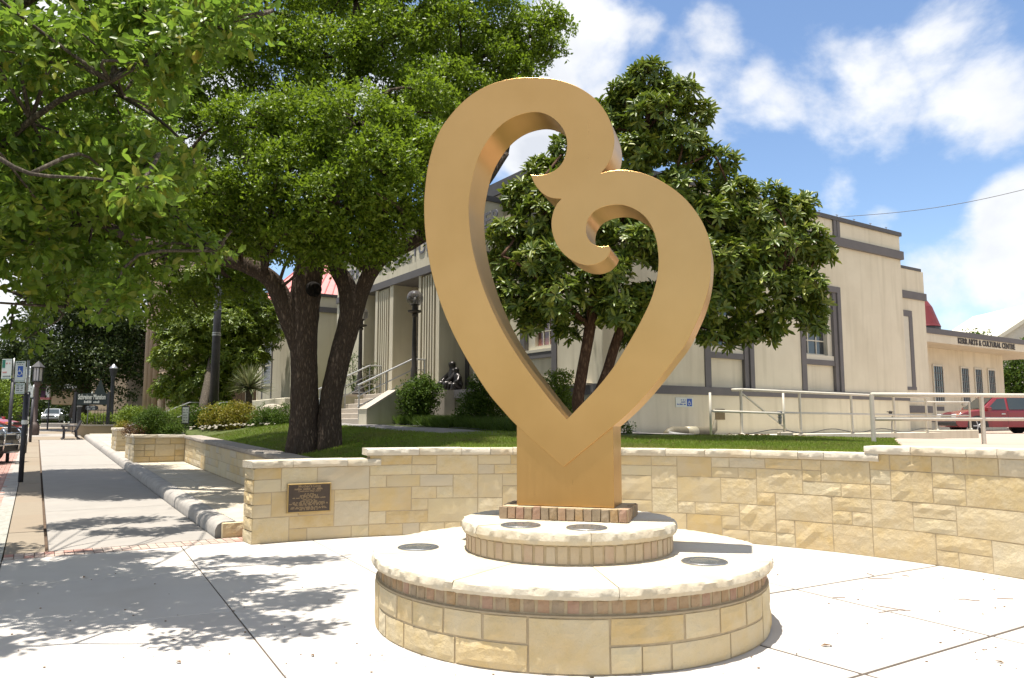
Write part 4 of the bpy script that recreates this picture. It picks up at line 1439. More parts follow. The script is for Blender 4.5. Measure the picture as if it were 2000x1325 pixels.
# ------------------------------------------------------------------ the arts centre
def build_arts_centre():
    b = thing('arts_centre', W(BM, 3, 3, 1.0), 'cream stucco arts centre with grey trim bands and fluted entrance piers', 'building')
    ST, TR = MT['stucco'], MT['trim']
    Z0 = 0.7
    BB0, BB1 = 2.26, 2.46
    LEN = 12.45

    def wall(x0, x1, y0, y1, z0, z1, mat=ST, name='wall', parent=b):
        m = MB(BM); m.box(x0, x1, y0, y1, z0, z1); return m.build(name, mat, parent)

    # --- side front: plane y = 0, outward -y, with two tall window bays
    bays = [(3.28, 5.14), (7.14, 9.08)]
    segs = [0.0, 3.28, 5.14, 7.14, 9.08, LEN]
    for i in range(0, 6, 2):
        wall(segs[i], segs[i + 1], 0, .35, BB1, 6.70)
    wall(0, LEN, 0.002, .35, 6.70, 7.50, ST, 'parapet')
    wall(-0.02, LEN, -.03, .35, Z0, BB0, ST, 'plinth_course')
    wall(-.05, LEN + .03, -.055, .35, BB0, BB1, TR, 'base_band')
    wall(-.04, LEN + .06, -.09, .35, 6.72, 6.98, TR, 'cornice_band')
    wall(-.04, LEN + .05, -.06, .40, 7.48, 7.60, MT['coping_metal'], 'coping')
    for v0 in (0.9, 4.9, 8.87):
        m = MB(BM)
        m.box(v0, v0 + .14, -.045, .0, 6.98, 7.48); m.box(v0 + .17, v0 + .31, -.045, .0, 6.98, 7.48)
        m.build('parapet_strip', TR, b)
    for k in range(14):                      # small clips along the coping
        m = MB(BM); v0 = .5 + k * .87
        m.box(v0, v0 + .03, .05, .06, 7.60, 7.70); m.box(v0 - .04, v0 + .07, .045, .065, 7.69, 7.705)
        m.build('roof_clip', MT['steel'], b)
    for (a, c) in bays:
        bay_top = 5.50
        wall(a, c, 0.0, .35, bay_top, 6.70)
        # grey surround: left, right (stepped) and head
        m = MB(BM); m.box(a, a + .21, -.03, .22, BB1, bay_top); m.build('bay_trim', TR, b)
        m = MB(BM); m.box(c - .16, c, -.03, .22, BB1, bay_top); m.build('bay_trim', TR, b)
        m = MB(BM); m.box(c - .34, c - .18, .01, .22, BB1, bay_top - .16); m.build('bay_trim', TR, b)
        m = MB(BM); m.box(a + .21, c - .16, -.028, .2, bay_top - .17, bay_top); m.build('bay_trim', TR, b)
        m = MB(BM); m.box(a + .21, c - .34, .03, .2, 3.20, 3.345); m.build('sill_band', TR, b)
        wall(a + .21, c - .34, .10, .3, BB1, 3.2, ST, 'spandrel')
        w = MB(BM)      # cream window set back in the bay
        w.box(a + .21, c - .34, .05, .16, 3.345, 3.48)
        w.box(a + .21, a + .24, .12, .26, 3.48, bay_top - .17); w.box(c - .55, c - .34, .10, .26, 3.48, bay_top - .17)
        w.box(a + .24, c - .55, .12, .26, 5.12, bay_top - .17)
        win = w.build('window', MT['cream_wood'], b)
        x0, x1 = a + .24, c - .55
        g = MB(BM); g.box(x0, x1, .23, .24, 3.48, 5.12); g.build('glass', MT['glass'], win)
        s = MB(BM)
        for k in (1, 2):
            xx = x0 + (x1 - x0) * k / 3; s.box(xx - .016, xx + .016, .205, .229, 3.52, 5.1)
        s.box(x0, x1, .20, .228, 4.26, 4.33); s.box(x0, x1, .206, .2285, 3.885, 3.915); s.box(x0, x1, .206, .2285, 4.70, 4.73)
        s.box(x0, x1, .20, .2275, 3.48, 3.53)
        s.build('muntins', MT['cream_wood'], win)
    v = MB(BM); v.box(3.58, 3.92, -.045, -.031, 1.66, 1.92); v.build('vent', pm_vent, b)
    # --- entrance front wing: plane x = 0, outward -x, one window
    wu0, wu1 = 1.66, 3.20
    wall(0, .35, .35, wu0, BB1, 6.4); wall(0, .35, wu1, 5.9, BB1, 6.4)
    wall(0, .35, wu0, wu1, 5.3, 6.4)
    wall(.0, .36, .352, 5.9, 6.40, 7.50, ST, 'parapet')
    wall(-.05, .35, .352, 5.9, 7.49, 7.60, MT['coping_metal'], 'coping')
    wall(-.09, .35, .352, 5.9, 6.72, 6.98, TR, 'cornice_band')
    wall(-.03, .35, .352, 5.9, Z0, BB0 - .04, MT['stucco_dark'], 'plinth_course')
    wall(-.055, .35, .352, 5.9, BB0 - .04, BB1 - .03, TR, 'base_band')
    wall(-.16, .35, .37, 5.9, BB1 - .03, BB1 + .015, MT['steps'], 'ledge')
    m = MB(BM); m.box(-.03, .2, wu0, wu0 + .2, BB1 + .015, 5.3); m.build('bay_trim', TR, b)
    m = MB(BM); m.box(-.03, .2, wu1 - .2, wu1, BB1 + .015, 5.3); m.build('bay_trim', TR, b)
    wall(.05, .3, wu0 + .2, wu1 - .2, BB1 + .015, 3.18, ST, 'spandrel')
    m = MB(BM); m.box(-.01, .2, wu0 + .2, wu1 - .2, 3.18, 3.33); m.build('sill_band', TR, b)
    w = MB(BM); w.box(-.02, .16, wu0 + .2, wu1 - .2, 3.33, 3.40); w.box(.10, .24, wu0 + .2, wu0 + .3, 3.4, 5.3); w.box(.10, .24, wu1 - .5, wu1 - .2, 3.4, 5.3); w.box(.10, .24, wu0 + .3, wu1 - .5, 3.4, 3.5)
    win = w.build('window', MT['cream_wood'], b)
    g = MB(BM); g.box(.2, .21, wu0 + .3, wu1 - .5, 3.5, 5.3); g.build('glass', MT['glass_pink'], win)
    s = MB(BM)
    for k in (1, 2):
        uu = wu0 + .3 + (wu1 - .5 - wu0 - .3) * k / 3; s.box(.18, .199, uu - .015, uu + .015, 3.5, 5.3)
    s.box(.178, .1985, wu0 + .3, wu1 - .5, 3.85, 3.88); s.build('muntins', MT['cream_wood'], win)
    # second, small window in the recess beside the portal
    wall(.5, .8, 5.9, 7.0, Z0, 6.4)
    # --- attic behind
    wall(.6, 9, 2.9, 13.0, 6.4, 8.12, ST, 'attic')
    wall(.52, 9.05, 2.84, 13.06, 8.12, 8.5, MT['coping_metal'], 'coping')
    for k in range(10):
        u0 = 3.4 + k * .98
        m = MB(BM); m.box(.585, .60, u0, u0 + .66, 7.88, 8.0); m.build('slot', MT['coping_metal'], b)
        m = MB(BM); m.box(.585, .60, u0, u0 + .85, 7.2, 7.42); m.build('slot', MT['trim'], b)
    # --- portal: plane x = -.9
    X = -.9
    ptop = 7.58
    wall(X, .5, 4.0, 13.7, 6.12, ptop - .1, ST, 'frieze')
    wall(X - .06, .55, 3.95, 13.75, ptop - .1, ptop + .04, MT['coping_metal'], 'coping')
    wall(X - .05, .5, 4.0, 13.7, 5.90, 6.12, TR, 'lintel_band')
    for k in range(11):
        u0 = 4.35 + k * .86
        m = MB(BM); m.box(X - .012, X, u0, u0 + .48, 7.27, 7.37); m.build('slot', MT['trim'], b)
    # piers (fluted ones get nine flutes)
    for (a, c, fl) in ((4.0, 4.95, None), (5.92, 7.2, (6.12, 7.06)), (8.94, 10.3, (9.2, 10.12)), (11.2, 13.7, None)):
        if fl is None:
            wall(X if a > 5 else -.36, .3, a, c, 2.3, 5.90, ST, 'pier')
        else:
            pr = wall(X + .09, .3, a, c, 2.3, 5.90, ST, 'pier')
            m = MB(BM); m.box(X, X + .09, a, fl[0], 2.3, 5.9); m.box(X, X + .09, fl[1], c, 2.3, 5.9)
            nf = 6; w_ = (fl[1] - fl[0]) / nf
            m.build('pier_margin', ST, b)
            for i in range(nf):
                if i:
                    q = MB(BM); q.box(X + .004, X + .09, fl[0] + i * w_ - w_ * .24, fl[0] + i * w_ + w_ * .24, 2.3, 5.84); q.build('fillet', ST, b)
                q = MB(BM); q.box(X + .083, X + .0895, fl[0] + i * w_ + w_ * .22, fl[0] + (i + 1) * w_ - w_ * .22, 2.3, 5.84); q.build('flute', TR, b)
    # openings between the piers
    for (a, c, kind) in ((4.95, 5.92, 'w'), (7.2, 8.94, 'd'), (10.3, 11.2, 'w')):
        wall(-.02, .3, a, c, 5.45, 5.9, ST, 'reveal_head')
        m = MB(BM); m.box(-.06, .2, a, c, 5.05, 5.45); m.build('head_panel', TR, b)
        m = MB(BM); m.box(-.05, .2, c - .16, c, 2.46, 5.05); m.box(-.05, .2, a, a + .16, 2.46, 5.05); m.build('jamb', TR, b)
        if kind == 'w':
            wall(.1, .3, a + .16, c - .16, 2.46, 3.3, ST, 'spandrel')
            w = MB(BM); w.box(-.03, .2, a + .16, c - .16, 3.3, 3.42); w.box(.05, .2, a + .16, a + .26, 3.42, 5.05); w.box(.05, .2, c - .26, c - .16, 3.42, 5.05)
            win = w.build('window', MT['cream_wood'], b)
            g = MB(BM); g.box(.14, .15, a + .26, c - .26, 3.42, 5.05); g.build('glass', MT['glass'], win)
        else:
            w = MB(BM); w.box(.02, .2, a + .16, a + .30, 2.46, 5.05); w.box(.02, .2, c - .40, c - .16, 2.46, 5.05); w.box(.02, .2, a + .3, c - .4, 3.98, 4.12)
            fr = w.build('door_frame', MT['cream_wood'], b)
            g = MB(BM); g.box(.12, .13, a + .30, c - .40, 4.12, 5.05); g.build('transom', MT['glass'], fr)
            s = MB(BM)
            for k in range(1, 4): s.box(.10, .119, a + .3 + k * .26 - .012, a + .3 + k * .26 + .012, 4.12, 5.05)
            s.box(.098, .1185, a + .3, c - .4, 4.56, 4.59); s.build('muntins', MT['cream_wood'], fr)
            for k in range(2):
                u0 = a + .3 + k * .52
                dr = MB(BM); dr.box(.06, .11, u0 + .005, u0 + .515, 2.48, 3.98); d = dr.build('door', MT['brown_frame'], b)
                g = MB(BM); g.box(.05, .06, u0 + .1, u0 + .42, 2.75, 3.88); g.build('glass', MT['glass'], d)
                h = MB(BM); h.tube([(.0, u0 + (.44 if k == 0 else .08), 3.15), (.0, u0 + (.44 if k == 0 else .08), 3.5)], .012, 6); h.build('handle', MT['steel'], d)
    wall(X + .02, .3, 4.0, 13.7, Z0, 2.3, MT['stucco_dark'], 'plinth_course')
    wall(X - .03, .31, 3.99, 6.3, 2.24, 2.46, TR, 'base_band')
    MT_ = Matrix
    # frieze lettering, read from outside (-x): text x axis runs along -u
    Mt = BM @ Matrix(((0, 0, -1, X - .012), (-1, 0, 0, 8.02), (0, 1, 0, 6.74), (0, 0, 0, 1)))
    text_obj('KERR ARTS & CULTURAL CENTER', .56, MT['letter_grey'], Mt, b, 'frieze_lettering', .012, .008, width=10.4, spacing=1.05)
    # --- left wing, reaching towards the street
    LU = 15.0
    wall(-1.6, 3, LU, 23.5, Z0, 5.75, ST)
    wall(-1.598, 3, LU + .002, 23.5, 5.95, 6.35, ST, 'parapet')
    wall(-1.66, 3, LU - .06, 23.5, 5.75, 5.95, TR, 'cornice_band')
    wall(-1.65, 3, LU - .05, 23.55, 6.35, 6.46, MT['coping_metal'], 'coping')
    for k in range(4):
        m = MB(BM); m.box(-1.63, -1.598, 17.2 + k * 1.5, 17.3 + k * 1.5, 5.95, 6.35); m.build('parapet_strip', TR, b)
    wall(-1.63, 3, LU - .03, 23.52, 2.2, 2.42, TR, 'base_band')
    wall(.3, 1, 13.7, LU, Z0, 6.3, ST)
    wall(.25, 1, 13.7, LU, 5.75, 5.95, TR, 'cornice_band')
    m = MB(BM)
    m.box(-1.62, -1.5, 19.0, 19.14, 2.6, 4.9); m.box(-1.62, -1.5, 20.3, 20.44, 2.6, 4.9); m.box(-1.62, -1.5, 19.14, 20.3, 4.76, 4.9)
    m.build('bay_trim', TR, b)
    w = MB(BM); w.box(-1.615, -1.5, 19.14, 20.3, 3.1, 3.2); w.box(-1.61, -1.5, 19.14, 19.24, 3.2, 4.76); w.box(-1.61, -1.5, 20.2, 20.3, 3.2, 4.76); w.box(-1.612, -1.5, 19.24, 20.2, 3.95, 4.02)
    win = w.build('window', MT['cream_wood'], b)
    g = MB(BM); g.box(-1.604, -1.59, 19.24, 20.2, 3.2, 4.76); g.build('glass', MT['glass'], win)
    # --- setback block on the right end
    e0, e1 = LEN + .001, 14.2
    wall(e0, e1, .22, 4, Z0, 5.58, ST); wall(e0, e1, .222, 4, 5.82, 6.55, ST, 'parapet')
    wall(e0, e1 + .05, .17, 4, 5.58, 5.82, TR, 'cornice_band')
    wall(e0, e1 - .15, .2, 4, 6.55, 6.64, MT['coping_metal'], 'coping')
    wall(e0, e1 + .03, .17, 4, 1.9, 2.12, TR, 'base_band')
    m = MB(BM); m.box(12.52, 13.32, .19, .3, 4.98, 5.18); m.box(13.12, 13.32, .185, .3, 2.72, 4.98); m.box(12.52, 13.36, .187, .3, 2.62, 2.72); m.build('bay_trim', TR, b)
    w = MB(BM); w.box(12.52, 13.12, .205, .28, 2.72, 4.98); win = w.build('window', MT['cream_wood'], b)
    g = MB(BM); g.box(12.55, 12.8, .198, .204, 2.85, 4.9); g.build('glass', MT['glass'], win)
    # roof slab so that nothing is hollow from above
    wall(.35, LEN - .1, .35, 15, 6.0, 6.1, MT['grey_roof'], 'roof')
    wall(LEN - .36, LEN - .001, .36, 9, Z0, 7.5, ST)
    return b


pm_vent = pmat('rusty_vent', (0.17, 0.13, 0.07), (0.12, 0.09, 0.05), scale=20, rough=0.8)
arts = build_arts_centre()


def build_canopy_wing():
    b = thing('canopy_wing', W(BM, 18, 2, 1.05), 'low cream wing with a lettered canopy and four narrow grilled windows, behind the red car', 'building')
    ST, TR = MT['stucco'], MT['trim']
    def wall(x0, x1, y0, y1, z0, z1, mat=ST, name='wall'):
        m = MB(BM); m.box(x0, x1, y0, y1, z0, z1); return m.build(name, mat, b)
    z0 = .8
    x0 = 24.0
    wall(x0, 37.94, 8.2, 16, z0, 5.54)
    wall(x0, 42, 6.55, 16, 5.51, 5.93, ST, 'fascia')
    wall(x0, 42.1, 6.5, 16.1, 5.93, 6.2, TR, 'roof_band')
    wall(x0, 37.97, 8.15, 16, 1.62, 1.86, TR, 'base_band')
    for (a, c) in ((30.0, 30.93), (32.92, 33.7), (34.47, 35.22), (36.0, 36.75)):
        m = MB(BM)
        m.box(a - .09, a, 8.14, 8.25, 2.5, 4.66); m.box(c, c + .09, 8.14, 8.25, 2.5, 4.66); m.box(a, c, 8.145, 8.25, 4.56, 4.66); m.box(a, c, 8.12, 8.25, 2.5, 2.68)
        win = m.build('window', MT['cream_wood'], b)
        g = MB(BM); g.box(a, c, 8.175, 8.19, 2.68, 4.56); g.build('glass', MT['glass'], win)
        s = MB(BM)
        for k in range(1, 4): s.box(a + (c - a) * k / 4 - .018, a + (c - a) * k / 4 + .018, 8.155, 8.17, 2.68, 4.56)
        for k in range(1, 5): s.box(a, c, 8.152, 8.168, 2.68 + k * .38 - .018, 2.68 + k * .38 + .018)
        q = MB(BM); q.box(a, c, 8.19, 8.199, 2.2, 2.42); q.build('vent', MT['trim'], b)
        s.build('grille', MT['trim'], win)
    Mt = BM @ Matrix(((1, 0, 0, 32.5), (0, 0, -1, 6.535), (0, 1, 0, 5.72), (0, 0, 0, 1)))
    text_obj('KERR ARTS & CULTURAL CENTRE', .40, MT['letter_brown'], Mt, b, 'canopy_lettering', .014, .014, width=6.25, spacing=1.08)
    return b


build_canopy_wing()


def build_entrance_stairs():
    t = thing('entrance_stairs', W(BM, -2.2, 8.1, 1.55), 'concrete entrance stairs rising between low cheek walls to the portal', 'stairs')
    gz = 1.55
    n = 6
    for k in range(n):
        m = MB(BM); x0 = -2.95 + .29 * k
        top = gz + (2.46 - gz) * (k + 1) / n
        m.bbox(x0, -.86, 6.5, 9.75, gz - .5 if k == 0 else top - .4, top, .012); m.build('step', MT['steps'], t)
    m = MB(BM); m.box(-1.22, -.9, 5.0, 11.2, gz - .5, 2.455); m.build('landing', MT['steps'], t)
    for (a, c) in ((5.95, 6.49), (9.76, 10.3)):
        m = MB(BM)
        m.prism([(-3.0, gz - .5), (-.9, gz - .5), (-.9, 2.40), (-2.15, 2.40), (-3.0, 1.95)], a, c, 'y'); m.build('cheek_wall', MT['stucco_dark'], t)
        m = MB(BM)
        m.prism([(-3.03, 1.95), (-3.0, 1.92), (-2.15, 2.40), (-.9, 2.40), (-.9, 2.47), (-2.17, 2.47)], a - .02, c + .02, 'y'); m.build('cheek_coping', MT['steps'], t)
        m = MB(BM); m.box(-3.012, -3.0, a + .01, c - .01, gz - .5, 1.94); m.build('cheek_end', MT['stucco'], t)
    # steel rails on both sides of the stairs
    for (u, lab) in ((6.62, 'steel stair railing on the heart sculpture side of the entrance stairs'), (9.62, 'steel stair railing on the oak tree side of the entrance stairs')):
        r = thing('stair_railing', W(BM, -2, u, 1.7), lab, 'railing', 'railings of the entrance stairs')
        for dz, rr in ((.92, .024), (.62, .016), (.34, .016)):
            q = MB(BM); q.tube([(-3.0, u, gz + .12 + dz), (-1.35, u, 2.46 + dz), (-.95, u, 2.46 + dz)], rr, 8); q.build('rail', MT['steel'], r)
        for x in (-2.95, -2.15, -1.35, -.97):
            zb = gz + .12 + (2.46 - gz - .12) * min(1, (x + 3.0) / 1.65)
            q = MB(BM); q.tube([(x, u, zb - .05), (x, u, zb + .92)], .02, 8); q.build('post', MT['steel'], r)


build_entrance_stairs()


def globe_lamp(p, lab):
    t = thing('globe_lamp', p, lab, 'lamp', 'globe lamps at the entrance')
    m = MB(Matrix.Translation(p))
    m.lathe([(.24, 0), (.24, .05), (.17, .09), (.15, .22), (.105, .28), (.09, .5), (.085, .6), (.07, .66), (.062, 1.5), (.052, 2.06), (.085, 2.09), (.085, 2.13), (.055, 2.16)], 18)
    smooth_by_angle(m.build('post', MT['lamp_iron'], t), 30)
    m = MB(Matrix.Translation(p)); m.lathe([(.055, 2.16), (.19, 2.2), (.2, 2.24), (.075, 2.26), (.075, 2.36), (.12, 2.42)], 18)
    smooth_by_angle(m.build('collar', MT['lamp_iron'], t), 30)
    m = MB(Matrix.Translation(p))
    m.lathe([(.235 * math.sin(math.pi * i / 14) + .001, 2.59 - .235 * math.cos(math.pi * i / 14)) for i in range(15)], 24)
    g = m.build('globe', MT['globe'], t, smooth=True)
    m = MB(Matrix.Translation(p)); m.lathe([(.05, 2.4), (.045, 2.55), (.03, 2.62)], 10); m.build('bulb', MT['lantern_glass'], t, smooth=True)


def globe_glass():
    m, nt, N, L, b = nodes_of('smoky_globe_glass')
    b.inputs['Base Color'].default_value = (0.10, 0.09, 0.085, 1)
    b.inputs['Roughness'].default_value = 0.05
    b.inputs['Alpha'].default_value = 0.62
    b.inputs['Specular IOR Level'].default_value = 0.8
    return m


MT['globe'] = globe_glass()
globe_lamp(W(BM, -1.5, 6.25, 2.47), 'tall globe lamp post on the cheek wall nearer the heart sculpture')
globe_lamp(W(BM, -1.5, 10.05, 2.47), 'tall globe lamp post on the cheek wall nearer the oak trunk')
# ------------------------------------------------------------------ plants
def ground_np(x, y):
    d2 = (_cp[:, 0][None] - x[:, None]) ** 2 + (_cp[:, 1][None] - y[:, None]) ** 2
    w = 1.0 / (d2 + 1.6) ** 1.5
    z = (w * _cz[None]).sum(1) / w.sum(1)
    S = S_DIR.x * x + S_DIR.y * y; T = T_DIR.x * x + T_DIR.y * y
    cap = np.maximum(0, np.minimum(SLOPE * (S - S0), 1.55)) + .87 + np.maximum(0, T - 4.05) * .20
    return np.where(S < 25, np.minimum(z, cap), z)


def fast_mesh(name, verts, faces):
    me = bpy.data.meshes.new(name)
    verts = np.ascontiguousarray(verts, dtype=np.float32).reshape(-1, 3)
    k = faces.shape[1]
    me.vertices.add(len(verts)); me.vertices.foreach_set('co', verts.ravel())
    me.loops.add(faces.size); me.loops.foreach_set('vertex_index', faces.ravel().astype(np.int32))
    me.polygons.add(len(faces))
    me.polygons.foreach_set('loop_start', np.arange(0, faces.size, k, dtype=np.int32))
    me.update(calc_edges=True)
    return me


def unit(a):
    return a / np.maximum(1e-9, np.linalg.norm(a, axis=-1, keepdims=True))


LEAF_SHAPES = {
    # (along, across, lift) ; halves share the midrib and fold upwards
    'small': ([(0, 0, 0), (.42, .26, .07), (1, 0, -.05), (.42, -.26, .07)], [(0, 1, 2), (0, 2, 3)]),
    'ovate': ([(0, 0, 0), (.32, .20, .05), (.68, .23, .04), (1, 0, -.08), (.68, -.23, .04), (.32, -.20, .05)], [(0, 1, 2, 3), (0, 3, 4, 5)]),
    'lance': ([(0, 0, 0), (.38, .125, .03), (.72, .13, .0), (1, 0, -.14), (.72, -.13, .0), (.38, -.125, .03)], [(0, 1, 2, 3), (0, 3, 4, 5)]),
}


def leaf_frames(A, Nn):
    A = unit(A)
    Nn = unit(Nn - (Nn * A).sum(1, keepdims=True) * A)
    B = np.cross(Nn, A)
    return A, B, Nn


def leaves_mesh(name, Pp, A, Nn, L, shape):
    vs, fs = LEAF_SHAPES[shape]
    A, B, Nn = leaf_frames(A, Nn)
    T = np.array(vs)
    n = len(Pp); k = len(vs)
    V_ = Pp[:, None, :] + L[:, None, None] * (T[None, :, 0:1] * A[:, None] + T[None, :, 1:2] * B[:, None] + T[None, :, 2:3] * Nn[:, None])
    F = np.array(fs)[None] + (np.arange(n) * k)[:, None, None]
    return fast_mesh(name, V_.reshape(-1, 3), F.reshape(-1, F.shape[2]))


def sample_clumps(clumps, twigs_per_m2, per_twig, size, spread=.10, shell=.16, under=.45, up=.55, droop=0.0):
    """leaves grouped in little twigs on the shells of rounded clumps"""
    PP, AA, NN, LL = [], [], [], []
    for (c, r) in clumps:
        r = np.array(r if hasattr(r, '__len__') else (r, r, r * .8))
        c = np.array(c)
        area = 4 * math.pi * (r.mean() ** 2)
        n = max(4, int(area * twigs_per_m2))
        d = unit(RNG.normal(size=(n, 3)))
        keep = (d[:, 2] > -0.25) | (RNG.random(n) < under)
        d = d[keep]; n = len(d)
        # lumpy radius
        lump = 1 + .16 * np.sin(d[:, 0] * 5 + c[0] * 3) * np.sin(d[:, 1] * 5 + c[1] * 7) + .10 * np.sin(d[:, 2] * 9 + c[2])
        rad = (1 - np.abs(RNG.normal(size=n)) * shell) * lump
        o = c + d * r * rad[:, None]
        tw = unit(d * .8 + RNG.normal(size=(n, 3)) * .45 + np.array([0, 0, .25 - droop]))
        m = per_twig
        t = RNG.random((n, m, 1))
        P_ = o[:, None] + tw[:, None] * spread * 1.4 * t + RNG.normal(size=(n, m, 3)) * spread * .35
        a = unit(tw[:, None] * .6 + RNG.normal(size=(n, m, 3)) * .75 + np.array([0, 0, -droop]))
        nn = unit(np.array([0, 0, up]) + d[:, None] * .35 + RNG.normal(size=(n, m, 3)) * .5)
        PP.append(P_.reshape(-1, 3)); AA.append(a.reshape(-1, 3)); NN.append(nn.reshape(-1, 3))
        LL.append(RNG.uniform(size[0], size[1], n * m))
    return np.concatenate(PP), np.concatenate(AA), np.concatenate(NN), np.concatenate(LL)


def sample_rosettes(clumps, per_m2, nleaf, size, shell=.14, under=.5, cone=(50, 92)):
    PP, AA, NN, LL = [], [], [], []
    for (c, r) in clumps:
        r = np.array(r if hasattr(r, '__len__') else (r, r, r * .8)); c = np.array(c)
        n = max(4, int(4 * math.pi * r.mean() ** 2 * per_m2))
        d = unit(RNG.normal(size=(n, 3)))
        keep = (d[:, 2] > -0.2) | (RNG.random(n) < under)
        d = d[keep]; n = len(d)
        rad = 1 - np.abs(RNG.normal(size=n)) * shell
        o = c + d * r * rad[:, None]
        ax = unit(d * .8 + np.array([0, 0, .55]) + RNG.normal(size=(n, 3)) * .25)
        e = unit(np.cross(ax, np.array([0.3, .2, 1.0]))); g = np.cross(ax, e)
        ph = (np.arange(nleaf)[None] * 2.39996 + RNG.random((n, 1)) * 6.28)
        tilt = np.radians(RNG.uniform(cone[0], cone[1], (n, nleaf)))
        rad_v = e[:, None] * np.cos(ph)[..., None] + g[:, None] * np.sin(ph)[..., None]
        a = ax[:, None] * np.cos(tilt)[..., None] + rad_v * np.sin(tilt)[..., None]
        nn = ax[:, None] * np.sin(tilt)[..., None] - rad_v * np.cos(tilt)[..., None]
        P_ = o[:, None] + ax[:, None] * RNG.uniform(-.06, .02, (n, nleaf, 1))
        PP.append(P_.reshape(-1, 3)); AA.append(a.reshape(-1, 3)); NN.append(nn.reshape(-1, 3)); LL.append(RNG.uniform(size[0], size[1], n * nleaf))
    return np.concatenate(PP), np.concatenate(AA), np.concatenate(NN), np.concatenate(LL)


def crown(name, data, shape, mat, parent, singles=0, single_mat=None, frame=True):
    Pp, A, Nn, L = data
    base = np.array(wmat(parent).translation)
    if singles:
        # the leaves that show largest become parts of their own
        D = Pp - np.array([0, 0, EYE])
        f = D[:, 1] * math.cos(PITCH) + D[:, 2] * math.sin(PITCH); u = -D[:, 1] * math.sin(PITCH) + D[:, 2] * math.cos(PITCH)
        xx = 1000 + F_PX * D[:, 0] / np.maximum(.1, f); yy = 662.5 - F_PX * u / np.maximum(.1, f)
        vis = (f > .5) & (xx > 10) & (xx < 1990) & (yy > 10) & (yy < 1300)
        score = np.where(vis, L / np.maximum(.5, f), 0)
        idx = np.argsort(-score)[:singles]
        vs, fs = LEAF_SHAPES[shape]
        me = bpy.data.meshes.new('leaf'); me.from_pydata(vs, [], fs); me.update(); me.materials.append(single_mat)
        Af, Bf, Nf = leaf_frames(A[idx], Nn[idx])
        for i in range(len(idx)):
            o = bpy.data.objects.new('leaf', me); COL.objects.link(o); o.parent = parent
            M = Matrix((Af[i] * L[idx[i]], Bf[i] * L[idx[i]], Nf[i] * L[idx[i]])).transposed().to_4x4()
            M.translation = Vector(Pp[idx[i]] - base)
            o.matrix_basis = M
        m = np.ones(len(Pp), bool); m[idx] = False
        Pp, A, Nn, L = Pp[m], A[m], Nn[m], L[m]
    me = leaves_mesh(name, Pp - base, A, Nn, L, shape)
    o = finish(name, me, mat, parent)
    return o


def rough_tube(m, pts, rad, n=20, amp=.05, sub=4, seed=0, ridge=0.0, flare=0.0):
    """a knobbly tapering limb through the points"""
    pts = [Vector(p) for p in pts]
    P_, Rr = [], []
    k = len(pts)
    for i in range(k - 1):
        p0 = pts[i - 1] if i else pts[0] * 2 - pts[1]
        p1, p2 = pts[i], pts[i + 1]
        p3 = pts[i + 2] if i + 2 < k else pts[-1] * 2 - pts[-2]
        for j in range(sub):
            t = j / sub
            P_.append(0.5 * ((2 * p1) + (-p0 + p2) * t + (2 * p0 - 5 * p1 + 4 * p2 - p3) * t * t + (-p0 + 3 * p1 - 3 * p2 + p3) * t ** 3))
            Rr.append(rad[i] * (1 - t) + rad[i + 1] * t)
    P_.append(pts[-1]); Rr.append(rad[-1])
    b = len(m.v)
    m.tube(P_, Rr, n)
    I = m.M.inverted()
    for q in range(b, len(m.v)):
        i = min(len(P_) - 1, (q - b) // n)
        c = m.M @ P_[i]
        d = m.v[q] - c
        nv = mnoise.noise(Vector((m.v[q].x * 2.2 + seed, m.v[q].y * 2.2, m.v[q].z * 1.1))) + .5 * mnoise.noise(Vector((m.v[q].x * 7, m.v[q].y * 7, m.v[q].z * 2.5 + seed)))
        k = 1 + nv * amp * 2.2
        if ridge:
            a = 2 * math.pi * ((q - b) % n) / n
            rv = mnoise.noise(Vector((math.cos(a) * 5.5 + seed, math.sin(a) * 5.5, m.v[q].z * 2.2)))
            r2 = mnoise.noise(Vector((math.cos(a) * 11 + seed, math.sin(a) * 11, m.v[q].z * 5)))
            k += ridge * (1 - 2.2 * abs(rv)) + ridge * .5 * r2
        if flare:
            a = 2 * math.pi * ((q - b) % n) / n
            h = max(0.0, m.v[q].z - (m.M @ P_[0]).z - .25)
            k += flare * math.exp(-h * 3.2) * (1 + .8 * math.sin(a * 4 + seed) + .4 * math.sin(a * 7))
        m.v[q] = c + d * k


def link_twigs(parent, mat, clumps, starts, r0=.05, name='branch', every=1):
    """limbs from the skeleton to the middle of each clump"""
    m = MB()
    for i, (c, r) in enumerate(clumps):
        if i % every: continue
        c = Vector(c)
        s = min(starts, key=lambda q: (q - c).length + .6 * max(0, q.z - c.z))
        mid = s.lerp(c, .5) + Vector((rnd(-.2, .2), rnd(-.2, .2), rnd(-.05, .25)))
        rr = min(r0, .02 + .012 * (c - s).length)
        rough_tube(m, [s, mid, c, c + (c - mid) * .35], [rr, rr * .75, rr * .5, .008], 7, .05, 3, i)
    o = m.build(name, mat, parent, smooth=True, recalc=False)
    o['kind'] = 'stuff'
    return o


